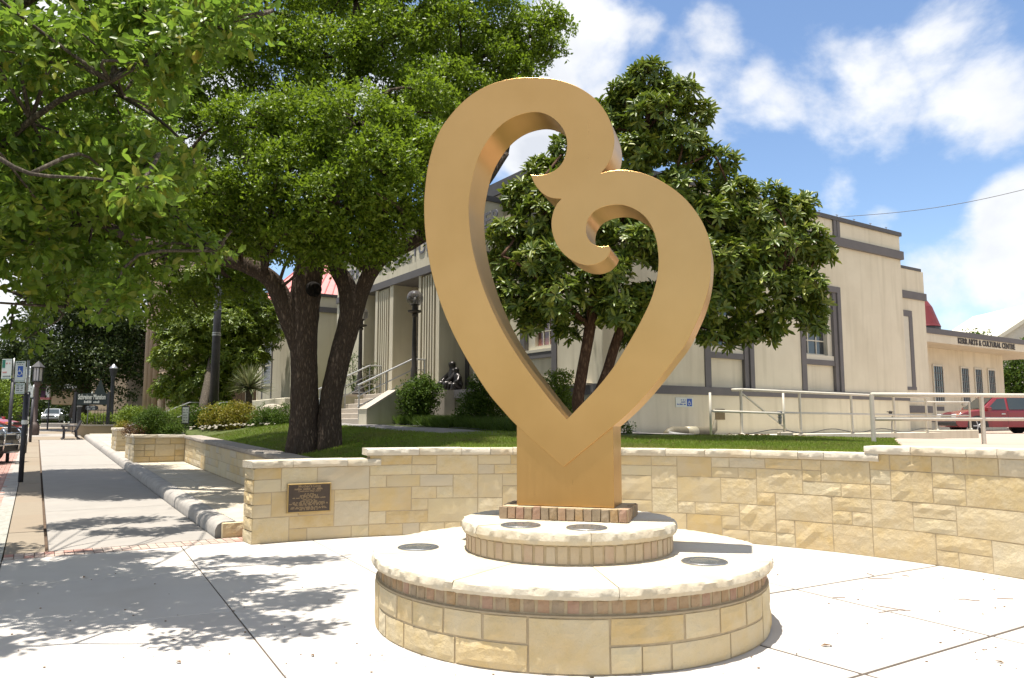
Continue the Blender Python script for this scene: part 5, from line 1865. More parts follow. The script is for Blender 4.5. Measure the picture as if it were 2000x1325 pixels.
# ---- the live oak on the lawn
def build_oak():
    Y0 = 15.0
    base = px(612, 848, Y0)
    t = thing('oak_tree', (base.x, base.y, base.z - .1), 'big live oak with two dark trunks on the lawn in front of the building', 'tree')
    def q(x, y, dy=0.0): return px(x, y, Y0 + dy)
    m = MB()
    rough_tube(m, [q(594, 900), q(594, 845), q(594, 760), q(594, 690), q(594, 630), q(598, 575), q(606, 520), q(625, 455), q(648, 370, .3), q(668, 260, .6), q(690, 140, .8), q(700, 0, 1)],
               [.28, .265, .245, .24, .27, .29, .265, .24, .20, .17, .13, .09], 64, .04, 12, 1, .055, .13)
    m.build('trunk', MT['bark_oak'], t, smooth=True, recalc=False)
    m = MB()
    rough_tube(m, [q(641, 900, .05), q(642, 845, .05), q(648, 770, .05), q(664, 700, .05), q(680, 640, .05), q(686, 600, .05), q(677, 560, .05), q(656, 520, .1), q(640, 470, .3), q(622, 400, .8)],
               [.24, .225, .205, .20, .21, .22, .18, .15, .13, .10], 56, .04, 12, 3, .055, .12)
    m.build('trunk', MT['bark_oak'], t, smooth=True, recalc=False)
    limbs = [
        ([q(690, 620, .05), q(705, 575), q(722, 535, -.1), q(748, 503, -.2), q(790, 483, -.3), q(828, 461, -.3), q(880, 425, -.2), q(940, 370, 0), q(990, 300, .3)], [.17, .155, .14, .13, .12, .115, .10, .08, .05], 'limb'),
        ([q(598, 720, .0), q(572, 635, -.05), q(541, 565, -.15), q(516, 536, -.2), q(470, 514, -.2), q(410, 502, -.1), q(335, 488, 0), q(250, 462, .3), q(160, 420, .8), q(60, 400, 1.2)], [.16, .215, .185, .165, .15, .14, .125, .105, .08, .05], 'limb'),
        ([q(605, 520), q(560, 440, .5), q(500, 340, 1), q(440, 250, 1.5), q(370, 150, 2)], [.16, .13, .11, .09, .05], 'limb'),
        ([q(650, 370, .3), q(735, 280, .5), q(820, 200, .9), q(900, 130, 1.2), q(1010, 80, 1.4), q(1070, 60, 1.4)], [.15, .12, .10, .08, .05, .03], 'limb'),
        ([q(622, 400, .8), q(660, 300, -.6), q(700, 240, -1.3)], [.10, .08, .05], 'limb'),
        ([q(400, 502, -.1), q(370, 440, -.8), q(330, 380, -1.3)], [.10, .07, .04], 'limb'),
        ([q(668, 260, .6), q(600, 130, 1.2), q(520, 20, 1.8)], [.12, .09, .05], 'limb'),
        ([q(690, 140, .8), q(800, 40, 1.4), q(900, -40, 1.8)], [.10, .08, .05], 'limb'),
    ]
    starts = []
    for i, (pts, rad, nm) in enumerate(limbs):
        m = MB(); rough_tube(m, pts, rad, 24, .05, 7, i * 3.3, .05); m.build(nm, MT['bark_oak'], t, smooth=True, recalc=False)
        starts += pts[1:]
    # sawn-off knot on the main trunk
    k = q(615, 566, -.30); d = (Vector((0, 0, EYE)) - k).normalized(); d = (d + Vector((.35, 0, -.1))).normalized()
    m = MB(); Mk = Matrix.Translation(k) @ d.to_track_quat('Z', 'Y').to_matrix().to_4x4()
    m.lathe([(.15, -.14), (.145, -.02), (.125, .03), (.10, .035), (.09, -.015), (.02, -.03)], 18, M=Mk)
    m.build('knot', MT['bark_knot'], t, smooth=True)
    cl = []
    def c(x, y, dy, r): cl.append((tuple(q(x, y, dy)), (r, r, r * .72)))
    front = [(650, 395, -2.0, .85), (740, 330, -2.2, .80), (800, 385, -1.6, .55), (570, 330, -1.8, .75), (500, 250, -1.2, .75), (690, 240, -1.8, .85), (600, 450, -1.6, .55), (690, 465, -1.4, .5),
             (800, 290, -1.5, .62), (770, 430, -1.2, .45), (540, 420, -1.6, .55), (420, 380, -1.5, .6), (470, 450, -1.2, .5), (390, 460, -1.3, .42), (590, 230, -1.4, .7), (840, 220, -.8, .6), (640, 500, -.9, .36),
             (730, 490, -.7, .32), (350, 350, -1.0, .6), (830, 420, -.4, .35), (860, 330, -.6, .42), (560, 480, -.8, .4)]
    for f in front: c(f[0], f[1], f[2], f[3] * .86)
    top = [(760, 90, .4, 1.0), (640, 110, .2, .95), (530, 110, .6, .95), (430, 140, .8, .85), (880, 70, .8, .85), (960, 120, 1.0, .62), (1030, 70, 1.2, .55), (1070, 55, 1.3, .30), (1010, 150, 1.0, .42), (930, 190, .6, .55),
           (870, 170, .2, .7), (980, 40, 1.4, .6), (890, -40, 1.2, 1.0), (740, -60, .8, 1.1), (590, -50, .8, 1.1), (440, -20, 1.2, 1.0), (320, 60, 1.4, 1.0), (330, 200, 1.0, .8), (220, 140, 1.8, 1.0), (240, 280, 1.2, .8),
           (1050, 110, 1.3, .32), (920, 260, .8, .4)]
    for f in top: c(f[0], f[1], f[2], f[3] * .9)
    back = [(700, 340, 2.2, 1.0), (580, 250, 2.5, 1.1), (470, 330, 2.4, 1.0), (360, 420, 2.4, .9), (280, 400, 1.6, .8), (800, 240, 2.4, 1.0), (270, 500, 1.2, .6), (190, 420, 1.6, .8), (330, 560, 1.0, .42), (230, 560, 1.6, .5),
            (120, 480, 2.0, .8), (160, 330, 2.4, .9), (420, 560, 1.6, .42), (520, 470, 2.2, .6), (700, 420, 2.4, .8), (60, 360, 2.6, .9), (450, 520, 2.0, .45), (860, 300, 2.2, .6), (90, 580, 2.4, .5),
            (250, 430, 3.2, 1.2), (170, 410, 4.4, 1.3), (150, 420, 1.0, 1.0), (60, 420, 2, 1.2), (20, 380, 3, 1.2), (200, 395, .6, .9), (100, 340, 1.5, 1.2), (0, 440, 4, 1.2), (-40, 400, 2.5, 1.2), (120, 380, 4, 1.2), (60, 350, 5, 1.2), (320, 400, 3.4, 1.1), (110, 440, 5.4, 1.3), (300, 610, 1.6, .35), (380, 590, 2.0, .40), (480, 570, 2.6, .40), (640, 60, 3.0, 1.2), (400, 60, 3.4, 1.2), (820, 100, 3.0, 1.1), (0, 440, 2.6, .8), (-60, 330, 3, 1.0)]  # the big far-left clumps are added to shade the sidewalk
    for f in back: c(*f)
    rg = random.Random(31)
    for f in front + top:                 # ragged outer sprays
        for k in range(2):
            a = rg.uniform(0, 6.28); d = f[3] * 95
            c(f[0] + d * math.cos(a), f[1] + d * math.sin(a) * .75, f[2] - rg.uniform(0, .4), rg.uniform(.14, .30))
    data = sample_clumps(cl, 105, 9, (.055, .115), spread=.13, shell=.18, under=.6)
    crown('crown', data, 'small', MT['leaf_oak'], t)
    link_twigs(t, MT['bark_oak'], cl, starts, .06, 'branches')
    return t


MT['bark_knot'] = bark_mat('knot_wood', (0.012, 0.010, 0.008), (0.035, 0.028, 0.022))
build_oak()


# ---- the street tree in the left foreground
def in_poly(x, y, poly):
    c = False; n = len(poly)
    for i in range(n):
        x1, y1 = poly[i]; x2, y2 = poly[(i + 1) % n]
        if (y1 > y) != (y2 > y) and x < (x2 - x1) * (y - y1) / (y2 - y1) + x1: c = not c
    return c


def build_street_tree():
    tb = Vector((-7.4, 7.6, -0.03))
    t = thing('street_tree', tb, 'leafy street tree reaching in from the upper left, branches close to the camera', 'tree')
    m = MB()
    rough_tube(m, [tb, tb + Vector((.05, 0, .3)), tb + Vector((.1, .05, 1.5)), tb + Vector((.2, 0, 2.6))], [.19, .15, .13, .13], 14, .04, 4, 2)
    m.build('trunk', MT['bark_grey'], t, smooth=True, recalc=False)
    hub = tb + Vector((.2, 0, 2.5))
    limbs = [([hub, hub + Vector((.9, -.3, .5)), px(60, 235, 6.6), px(215, 160, 6.2), px(380, 68, 6.0), px(500, 32, 5.9)], [.06, .045, .028, .018, .011, .005]),
             ([hub, hub + Vector((.6, .4, .3)), px(40, 480, 8.0), px(150, 440, 7.8), px(300, 400, 7.6), px(420, 490, 7.6)], [.05, .04, .03, .022, .014, .005]),
             ([hub, hub + Vector((.5, 0, .9)), px(-60, 100, 7.0), px(120, -40, 7.0), px(320, -140, 7.0)], [.09, .08, .06, .045, .02]),
             ([hub, hub + Vector((.3, .6, .2)), px(-40, 560, 8.8), px(70, 590, 8.6), px(130, 600, 8.4)], [.05, .035, .022, .014, .006]),
             ([hub, hub + Vector((.8, -.9, .8)), px(-100, 300, 5.6), px(60, 340, 5.6), px(190, 350, 5.6), px(270, 370, 5.7)], [.05, .035, .022, .014, .009, .004]),
             ([hub, hub + Vector((.2, .3, 1.6)), hub + Vector((1.2, .4, 3.2)), hub + Vector((2.4, .5, 4.2))], [.09, .08, .06, .02]),
             ([hub, px(100, 120, 8.0), px(240, 190, 7.6), px(330, 250, 7.4), px(400, 330, 7.4)], [.04, .03, .022, .014, .005])]
    starts = []
    for i, (p, r) in enumerate(limbs):
        m = MB(); rough_tube(m, p, r, 9, .04, 4, i * 2.1); m.build('limb', MT['bark_grey'], t, smooth=True, recalc=False); starts += [Vector(x) for x in p[2:]]
    poly = [(-420, -230), (480, -200), (540, -60), (500, 45), (430, 110), (345, 190), (330, 270), (390, 330), (320, 372), (300, 430), (395, 500), (330, 530), (270, 575), (215, 640), (120, 600), (40, 560), (-80, 590), (-420, 500)]
    cl = []
    rg = random.Random(12)
    tries = 0
    while len(cl) < 138 and tries < 9000:
        tries += 1
        x, y = rg.uniform(-420, 540), rg.uniform(-230, 640)
        if not in_poly(x, y, poly): continue
        Y = rg.uniform(5.9, 9.2)
        if y > 380: Y = rg.uniform(6.9, 9.0)
        p = px(x, y, Y)
        r = rg.uniform(.14, .33)
        # keep inside the outline
        if not all(in_poly(x + dx * r / Y * 1100, y + dy * r / Y * 1100, poly) for dx, dy in ((1, 0), (0, 1), (.7, .7))): r = .13
        cl.append((tuple(p), (r, r, r * .75)))
    extra = [(480, 30, 5.9, .16), (430, 55, 5.95, .2), (300, 130, 6.1, .2), (360, 90, 6.0, .2), (420, 492, 7.6, .10), (380, 480, 7.6, .16), (300, 510, 7.5, .2), (340, 440, 7.6, .18), (20, 640, 8.4, .12), (70, 650, 8.5, .12), (270, 360, 5.7, .16), (230, 545, 7.6, .2), (330, 350, 7.4, .2)]
    for x, y, Y, r in extra: cl.append((tuple(px(x, y, Y)), (r, r, r * .8)))
    for x, y, z, r in ((-5.7, 5.3, 4.4, .42), (-5.0, 5.0, 4.9, .38), (-4.5, 5.3, 5.3, .36), (-6.3, 5.6, 4.2, .42), (-5.4, 4.7, 5.2, .36), (-6.2, 4.8, 4.8, .4), (-6.9, 5.4, 4.6, .45), (-7.4, 6.2, 4.4, .5), (-7.8, 8.8, 4.4, .5), (-7.2, 9.6, 4.8, .5)):  # clumps out of view, added for their shade on the lower-left paving
        cl.append(((x, y, z), (r, r, r * .8)))
    for x, y, Y, r in ((150, 230, 11, .34), (300, 262, 11.5, .34), (225, 330, 11, .36), (320, 190, 12.4, .34), (120, 300, 12, .4), (60, 250, 11.5, .4), (200, 270, 12.2, .34), (330, 320, 12.4, .3)):  # sparse clumps farther back, added to dapple the near sidewalk with shade
        cl.append((tuple(px(x, y, Y)), (r, r, r * .8)))
    data = sample_clumps(cl, 76, 7, (.055, .14), spread=.10, shell=.36, under=.85, droop=.2)
    crown('crown', data, 'ovate', MT['leaf_near'], t, 300, MT['leaf_near_obj'])
    link_twigs(t, MT['bark_grey'], cl, starts, .018, 'branches')


build_street_tree()


# ---- the magnolia-like evergreen behind the heart
def build_evergreen():
    Y0 = 14.4
    base = px(1150, 850, Y0)
    t = thing('broadleaf_tree', (base.x, base.y, ground_z(base.x, base.y)), 'dense glossy broadleaf evergreen with reddish trunks behind the heart', 'tree')
    def q(x, y, dy=0.0): return px(x, y, Y0 + dy)
    m = MB(); rough_tube(m, [q(1138, 856), q(1134, 815), q(1129, 780), q(1140, 710), q(1152, 640), q(1165, 560), q(1195, 470), q(1230, 370), q(1260, 260), q(1270, 180)], [.16, .13, .115, .105, .105, .10, .09, .075, .055, .03], 14, .04, 4, 5)
    m.build('trunk', MT['bark_mag'], t, smooth=True, recalc=False)
    m = MB(); rough_tube(m, [q(1140, 850, .1), q(1165, 780, .1), q(1186, 725, .1), q(1203, 670, .1), q(1222, 625, .1), q(1270, 570, .2), q(1340, 500, .3), q(1420, 440, .4)], [.12, .10, .095, .095, .09, .08, .06, .04], 12, .04, 4, 8)
    m.build('trunk', MT['bark_mag'], t, smooth=True, recalc=False)
    limbs = [[q(1152, 640), q(1090, 580, -.4), q(1020, 520, -.6), q(980, 500, -.6)], [q(1222, 625, .1), q(1320, 590, -.3), q(1420, 560, -.5), q(1530, 540, -.4)], [q(1195, 470), q(1120, 400, -.4), q(1060, 350, -.5)],
             [q(1230, 370), q(1320, 330, -.4), q(1390, 300, -.2)], [q(1222, 625, .1), q(1350, 640, .2), q(1480, 620, .2), q(1570, 600, .2)]]
    starts = [q(1195, 470), q(1230, 370), q(1260, 260), q(1165, 560)]
    for i, p in enumerate(limbs):
        m = MB(); rough_tube(m, p, [.06, .05, .035, .012][:len(p)] if len(p) == 4 else [.06, .04, .015], 8, .04, 4, i); m.build('limb', MT['bark_mag'], t, smooth=True, recalc=False)
        starts += p[1:]
    L = [(1268, 150, 0, .34), (1225, 185, .1, .36), (1320, 185, 0, .40), (1275, 225, -.3, .46), (1360, 225, 0, .30), (1200, 240, .3, .36), (1330, 280, -.3, .42), (1240, 300, -.3, .42), (1180, 215, .4, .22), (1150, 250, .4, .28),
         (1110, 290, .3, .34), (1060, 340, .2, .34), (1020, 385, .1, .36), (1100, 370, -.3, .42), (1050, 430, -.2, .44), (990, 460, 0, .36), (985, 520, 0, .36), (1060, 510, -.5, .46), (1010, 580, -.2, .42), (1090, 580, -.6, .46),
         (1160, 440, -.4, .44), (1180, 530, -.7, .46), (1210, 600, -.6, .42), (1250, 480, -.6, .5), (1260, 390, -.4, .48), (1330, 370, -.4, .44), (1400, 320, 0, .36), (1430, 380, -.2, .38), (1380, 430, -.5, .46), (1460, 430, -.3, .40),
         (1500, 390, 0, .34), (1540, 420, 0, .36), (1570, 400, .1, .22), (1500, 480, -.4, .44), (1570, 470, -.1, .38), (1600, 495, 0, .24), (1420, 510, -.6, .48), (1340, 500, -.7, .48), (1480, 560, -.5, .44), (1560, 560, -.2, .40),
         (1600, 590, -.1, .24), (1400, 590, -.5, .42), (1320, 590, -.5, .42), (1530, 620, -.1, .36), (1450, 640, 0, .34), (1385, 645, 0, .26), (1590, 630, 0, .20), (1260, 590, -.3, .40), (1040, 630, 0, .26), (1110, 640, .1, .26), (1170, 610, .2, .30), (1500, 655, .1, .20), (1420, 670, .1, .16),
         (1290, 470, .8, .6), (1400, 430, .9, .6), (1200, 400, .9, .6), (1100, 480, .8, .6), (1500, 520, .9, .6), (1280, 280, .7, .5), (1350, 560, .9, .5), (980, 590, .3, .24), (1230, 660, .3, .22)]
    cl = [(tuple(q(x, y, dy)), (r * 1.1, r * 1.1, r * .82)) for x, y, dy, r in L]
    data = sample_rosettes(cl, 34, 11, (.15, .24), shell=.16, under=.65, cone=(42, 98))
    crown('crown', data, 'lance', MT['leaf_mag'], t, 300, MT['leaf_mag_obj'])
    link_twigs(t, MT['bark_mag'], cl, starts, .03, 'branches')


build_evergreen()


def simple_tree(name, lab, cat, base, clumps, mat, bark, twigs, per, size, trunk_r=.15, group=None, shape='small', rosette=False, spread=.12, shell=.2, nleaf=9, trunks=None):
    t = thing(name, base, lab, cat, group)
    b = Vector(base)
    cen = sum((Vector(c[0]) for c in clumps), Vector()) / len(clumps)
    for tr in (trunks or [(b, Vector((cen.x, cen.y, cen.z)))]):
        m = MB(); a, e = Vector(tr[0]), Vector(tr[1])
        rough_tube(m, [a + Vector((0, 0, -.15)), a.lerp(e, .4) + Vector((.03, 0, 0)), e], [trunk_r, trunk_r * .8, trunk_r * .4], 9, .05, 4, a.x)
        m.build('trunk', bark, t, smooth=True, recalc=False)
    data = sample_rosettes(clumps, twigs, nleaf, size, shell=shell) if rosette else sample_clumps(clumps, twigs, per, size, spread=spread, shell=shell, under=.6)
    crown('crown', data, shape, mat, t)
    return t


def pxc(L, Y0, k=1.0):
    return [(tuple(px(x, y, Y0 + dy)), (r * k, r * k, r * k * .75)) for x, y, dy, r in L]


# young evergreen by the dark pole
simple_tree('bushy_tree', 'bright bushy evergreen tree behind the dark street pole', 'tree', tuple(px(395, 800, 26.5)),
            pxc([(420, 560, 0, .8), (470, 590, 0, .8), (390, 600, -.3, .9), (350, 640, -.3, .8), (440, 640, -.8, 1.0), (500, 650, 0, .6), (370, 690, -.8, .9), (325, 700, -.2, .55), (460, 700, -.7, .9), (410, 740, -.9, .8),
                 (340, 750, -.5, .6), (310, 765, -.3, .3), (430, 530, .4, .6), (500, 600, .5, .6), (420, 660, 1, 1.5), (390, 765, -.9, .7), (350, 772, -.6, .55), (430, 768, -.6, .6), (400, 640, -.6, 1.1), (450, 620, -.4, .8), (360, 660, -.5, .9), (470, 560, 0, .9), (500, 620, .2, .8), (520, 660, .3, .6), (490, 700, 0, .6), (395, 560, .2, .9), (440, 500, .5, .8)], 29.5, 1.18),
            MT['leaf_young'], MT['bark_grey'], 34, 0, (.12, .22), .16, shape='lance', rosette=True, nleaf=9)
# dark tree in front of the museum
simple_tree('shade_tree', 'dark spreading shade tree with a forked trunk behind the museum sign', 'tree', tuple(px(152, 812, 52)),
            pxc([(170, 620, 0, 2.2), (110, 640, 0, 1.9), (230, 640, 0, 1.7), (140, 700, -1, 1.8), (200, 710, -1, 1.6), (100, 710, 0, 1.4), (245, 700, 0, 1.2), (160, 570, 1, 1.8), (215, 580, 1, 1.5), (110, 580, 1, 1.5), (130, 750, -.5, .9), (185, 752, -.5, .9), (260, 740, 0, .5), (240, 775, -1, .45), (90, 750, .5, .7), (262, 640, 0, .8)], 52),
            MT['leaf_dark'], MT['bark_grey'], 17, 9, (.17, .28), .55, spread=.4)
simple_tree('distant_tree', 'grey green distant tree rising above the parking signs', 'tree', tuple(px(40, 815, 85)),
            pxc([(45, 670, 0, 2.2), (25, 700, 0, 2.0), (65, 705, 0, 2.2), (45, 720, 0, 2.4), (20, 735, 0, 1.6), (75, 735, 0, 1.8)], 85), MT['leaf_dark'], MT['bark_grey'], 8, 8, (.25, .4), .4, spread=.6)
simple_tree('roadside_shrub', 'bright lime green roadside shrub beyond the parked cars', 'shrub', tuple(px(5, 822, 62)),
            pxc([(5, 765, 0, 1.0), (-15, 780, 0, 1.2), (12, 785, 0, .9), (22, 800, 0, .7), (0, 805, 0, 1.0), (-40, 770, 0, 1.4)], 62), MT['leaf_lime'], MT['bark_grey'], 9, 8, (.16, .26), .1, spread=.3)
simple_tree('garden_tree', 'green garden tree at the right edge, beyond the end of the canopy wing', 'tree', tuple(px(1985, 842, 56)),
            pxc([(1985, 715, 0, 1.5), (1968, 745, 0, 1.1), (2005, 740, 0, 1.4), (1975, 780, 0, 1.3), (2010, 790, 0, 1.3), (1965, 760, .5, 1.0), (2020, 700, 0, 1.6)], 56), MT['leaf_shrub'], MT['bark_grey'], 9, 8, (.18, .28), .2, spread=.35)
simple_tree('garden_tree', 'small tree whose top shows above the grey roof band at the right', 'tree', tuple(px(1905, 842, 70)),
            pxc([(1905, 668, 0, 1.0), (1890, 690, 0, 1.4), (1925, 690, 0, 1.4), (1905, 740, 0, 2.0)], 70), MT['leaf_shrub'], MT['bark_grey'], 5, 8, (.2, .32), .2, spread=.4)


def far_wood():
    cl = []
    rg = random.Random(5)
    for i in range(60):
        x = rg.uniform(-160, -38); y = rg.uniform(95, 150)
        cl.append(((x, y, street_z(x, y) + rg.uniform(1.0, 4.0)), (rg.uniform(3, 5), 3, rg.uniform(2.5, 4))))
    for i in range(30):
        x = rg.uniform(60, 180); y = rg.uniform(110, 160)
        cl.append(((x, y, street_z(x, y) + rg.uniform(1.0, 3.0)), (rg.uniform(3, 5), 3, rg.uniform(2.5, 4))))
    d = sample_clumps(cl, 1.3, 8, (.5, .9), spread=1.0)
    me = leaves_mesh('distant_wood', *d, 'small')
    o = finish('distant_wood', me, MT['leaf_dark'], None); o['kind'] = 'stuff'


far_wood()


# ---- shrubs
def shrub(lab, x, y, Y, L, mat, tw=60, per=7, size=(.04, .07), group=None, name='shrub', gz=None, spread=.07):
    b = px(x, y, Y)
    t = thing(name, (b.x, b.y, b.z), lab, 'shrub', group)
    cl = [(tuple(px(a, c, Y + dy)), (r, r, r * .85)) for a, c, dy, r in L]
    m = MB()
    for k, (c, r) in enumerate(cl[:6]):
        m.tube([b + Vector((rnd(-.05, .05), rnd(-.05, .05), -.05)), b.lerp(Vector(c), .6) + Vector((rnd(-.05, .05), 0, 0)), Vector(c)], [.018, .013, .006], 5)
    m.build('stem', MT['bark_grey'], t)
    crown('foliage', sample_clumps(cl, tw * 2.3, per, size, spread=spread * 1.25, shell=.34, under=.75), 'small', mat, t)
    return t


BR = 'border shrubs in front of the left wing'
shrub('dense dark round shrub in the larger stone planter', 300, 850, 22.9, [(300, 822, 0, .36), (278, 825, 0, .30), (322, 826, 0, .28), (300, 812, .1, .28), (290, 838, -.1, .3), (318, 840, -.1, .25)], MT['leaf_shrub'], 110, 8, (.035, .06))
shrub('low russet shrub at the left edge of the larger stone planter', 258, 848, 22.7, [(258, 838, 0, .16), (272, 842, -.1, .15), (248, 842, 0, .12), (284, 845, -.1, .12)], MT['leaf_red'], 120, 7, (.03, .05))
shrub('small green shrub at the right end of the larger stone planter', 338, 850, 22.6, [(340, 838, 0, .20), (350, 843, 0, .14), (328, 844, 0, .14)], MT['leaf_shrub'], 110, 7, (.04, .065))
shrub('lime green bush beside the garden steps handrail', 255, 838, 30.5, [(258, 812, 0, .42), (246, 816, 0, .34), (270, 822, 0, .34), (252, 832, -.2, .26)], MT['leaf_lime'], 45, 7, (.06, .10))
shrub('yellow low bush at the foot of the garden steps handrail', 244, 842, 29.2, [(240, 833, 0, .20), (250, 838, 0, .17), (232, 838, 0, .12)], MT['leaf_gold'], 90, 7, (.04, .07))
shrub('olive shrub with reddish base directly right of the small notice', 385, 845, 24.5, [(380, 815, 0, .42), (395, 825, 0, .42), (370, 830, 0, .30), (410, 830, 0, .34), (388, 840, -.1, .3)], MT['leaf_shrub'], 60, 7, (.04, .07), BR)
shrub('olive gold shrub in the middle of the border row', 425, 843, 24.2, [(420, 812, 0, .40), (435, 822, 0, .40), (412, 826, 0, .34), (440, 834, 0, .28)], MT['leaf_gold'], 55, 7, (.04, .07), BR)
shrub('brightest yellow shrub of the border row', 465, 842, 24.0, [(462, 806, 0, .36), (480, 814, 0, .40), (450, 818, 0, .36), (490, 826, 0, .30), (470, 832, -.1, .34)], MT['leaf_gold'], 62, 7, (.04, .07), BR)
shrub('pale green tinted shrub between the gold shrubs', 443, 838, 25.0, [(440, 804, 0, .34), (430, 812, 0, .26), (452, 812, 0, .24)], MT['leaf_lime'], 60, 7, (.04, .07), BR)
shrub('dark green shrub nearest the oak trunk, left of it', 520, 842, 23.4, [(515, 814, 0, .34), (530, 824, 0, .34), (505, 828, 0, .28), (540, 836, 0, .22), (520, 838, 0, .3)], MT['leaf_shrub'], 66, 7, (.04, .07), BR)
shrub('dark green shrub partly hidden behind the oak trunk', 560, 842, 23.0, [(556, 812, 0, .36), (566, 826, 0, .34), (548, 832, 0, .26)], MT['leaf_shrub'], 66, 7, (.04, .07), BR)
shrub('low yellow flowering clump left of the small notice', 348, 842, 25.5, [(345, 808, 0, .26), (352, 818, 0, .24), (338, 814, 0, .2)], MT['leaf_lime'], 70, 7, (.04, .06), BR)
NB = 'nandina bushes along the entrance front'
shrub('round green nandina bush at the end of the stair cheek wall', 819, 822, 20.2, [(820, 765, 0, .40), (800, 768, 0, .30), (838, 770, 0, .30), (815, 792, -.1, .38), (835, 795, 0, .26), (800, 795, 0, .24), (820, 810, 0, .26), (826, 748, 0, .2)], MT['leaf_shrub'], 70, 7, (.05, .08), NB)
shrub('reddish tipped nandina bush under the bronze figures', 925, 830, 18.4, [(938, 765, 0, .28), (918, 788, 0, .24), (942, 785, 0, .32), (922, 805, -.1, .32), (955, 808, 0, .32), (985, 812, 0, .26), (934, 745, 0, .16), (905, 815, 0, .2)], MT['leaf_shrub'], 70, 7, (.05, .08), NB)
shrub('pale tipped nandina bush seen low inside the heart', 1090, 822, 16.2, [(1088, 748, 0, .24), (1102, 740, 0, .16), (1070, 752, 0, .16), (1092, 778, 0, .24), (1108, 790, 0, .20), (1078, 788, 0, .2), (1100, 808, 0, .2), (1120, 815, 0, .18)], MT['leaf_lime'], 85, 7, (.045, .07), NB)
shrub('small dark bush hidden behind the stem of the heart, by the grey pipes', 1218, 846, 15.9, [(1218, 838, 0, .12), (1226, 842, 0, .10)], MT['leaf_shrub'], 100, 7, (.04, .06), NB)
# climbing roses on the portal
shrub('thin climbing rose by the far globe lamp', 690, 775, 25.6, [(690, 745, 0, .2), (684, 720, 0, .16), (696, 760, 0, .18), (688, 700, 0, .12)], MT['leaf_shrub'], 40, 6, (.05, .08), 'climbing roses on the portal', 'climbing_rose')
shrub('thin climbing rose against the fluted pier right of the far globe lamp', 722, 772, 24.6, [(724, 745, 0, .2), (716, 728, 0, .13), (728, 720, 0, .12), (722, 762, 0, .18)], MT['leaf_shrub'], 40, 6, (.05, .08), 'climbing roses on the portal', 'climbing_rose')


def build_yucca():
    c = px(487, 758, 25.2)
    t = thing('yucca', (c.x, c.y, c.z - .75), 'big spiky yucca beside the left wing window', 'plant')
    m = MB(); m.tube([c + Vector((0, 0, -.8)), c], [.12, .1], 8); m.build('stem', MT['bark_grey'], t)
    me = bpy.data.meshes.new('blade')
    me.from_pydata([(0, -.03, 0), (0, .03, 0), (.5, .032, .02), (.5, -.032, .02), (1, 0, -.03), (.5, 0, .008), (0, 0, -.012)], [], [(0, 6, 5, 3), (6, 1, 2, 5), (3, 5, 4), (5, 2, 4)])
    me.materials.append(MT['leaf_yucca'])
    for i in range(190):
        d = Vector(unit(RNG.normal(size=3)))
        if d.z < -.35: d.z *= -1
        o = bpy.data.objects.new('blade', me); COL.objects.link(o); o.parent = t
        L = rnd(.70, .98)
        q = d.to_track_quat('X', 'Z')
        o.matrix_basis = Matrix.LocRotScale(c - Vector(t.location), q, (L, L, L))


build_yucca()


def build_hedge():
    c = px(190, 828, 47.5)
    t = thing('hedge', (c.x, c.y, c.z), 'clipped light green hedge behind the iron fence', 'hedge')
    cl = []
    for k in range(18):
        p = px(163 + k * 4.6, 822, 48.0)
        cl.append((tuple(p), (.42, .42, .34)))
    m = MB(); m.tube([px(165, 830, 48), px(165, 822, 48)], .03, 5); m.build('stem', MT['bark_grey'], t)
    crown('foliage', sample_clumps(cl, 22, 7, (.08, .13), spread=.12), 'small', MT['leaf_lime'], t)


build_hedge()


# ---- grass
def blades(name, n, region, h, mat, w=.006, lean=.35, dz=0.0):
    P_ = region(n)
    n = len(P_)
    z = ground_np(P_[:, 0], P_[:, 1]) + dz
    H = RNG.uniform(h[0], h[1], n)
    an = RNG.random(n) * 6.283
    d = np.stack([np.cos(an), np.sin(an), np.zeros(n)], 1)
    b = np.stack([P_[:, 0], P_[:, 1], z], 1)
    ln = RNG.normal(size=(n, 2)) * lean
    tip = b + np.stack([ln[:, 0] * H, ln[:, 1] * H, H], 1)
    V_ = np.stack([b - d * w, b + d * w, tip], 1).reshape(-1, 3)
    F = np.arange(3 * n).reshape(-1, 3)
    me = fast_mesh(name, V_, F)
    o = finish(name, me, mat, None); o['kind'] = 'stuff'
    return o


def np_in_poly(x, y, poly):
    c = np.zeros(len(x), bool); n = len(poly)
    for i in range(n):
        x1, y1 = poly[i]; x2, y2 = poly[(i + 1) % n]
        if y1 == y2: continue
        c ^= ((y1 > y) != (y2 > y)) & (x < (x2 - x1) * (y - y1) / (y2 - y1) + x1)
    return c


def lawn_region(n):
    a = np.radians(RNG.uniform(36, 128, n * 2)); r = ARC_R + .28 + RNG.random(n * 2) ** 1.4 * 13
    x = ARC_C.x + r * np.cos(a); y = ARC_C.y + r * np.sin(a)
    T = T_DIR.x * x + T_DIR.y * y
    vb = (x - CORNER.x) * V.x + (y - CORNER.y) * V.y; ub = (x - CORNER.x) * U.x + (y - CORNER.y) * U.y
    ok = (T > 4.22) & (vb < -2.0) | ((ub < -2.4) & (T > 4.22) & (vb < 7))
    # driveway edge on the right
    ok &= ~np_in_poly(x, y, drive_poly)
    ok &= ~((vb > -3.5) & (vb < -2.0) & (ub > 1.0))
    q = np.stack([x, y], 1)[ok]
    return q[:n]


blades('grass', 190000, lawn_region, (.03, .065), MT['grass'], .007)


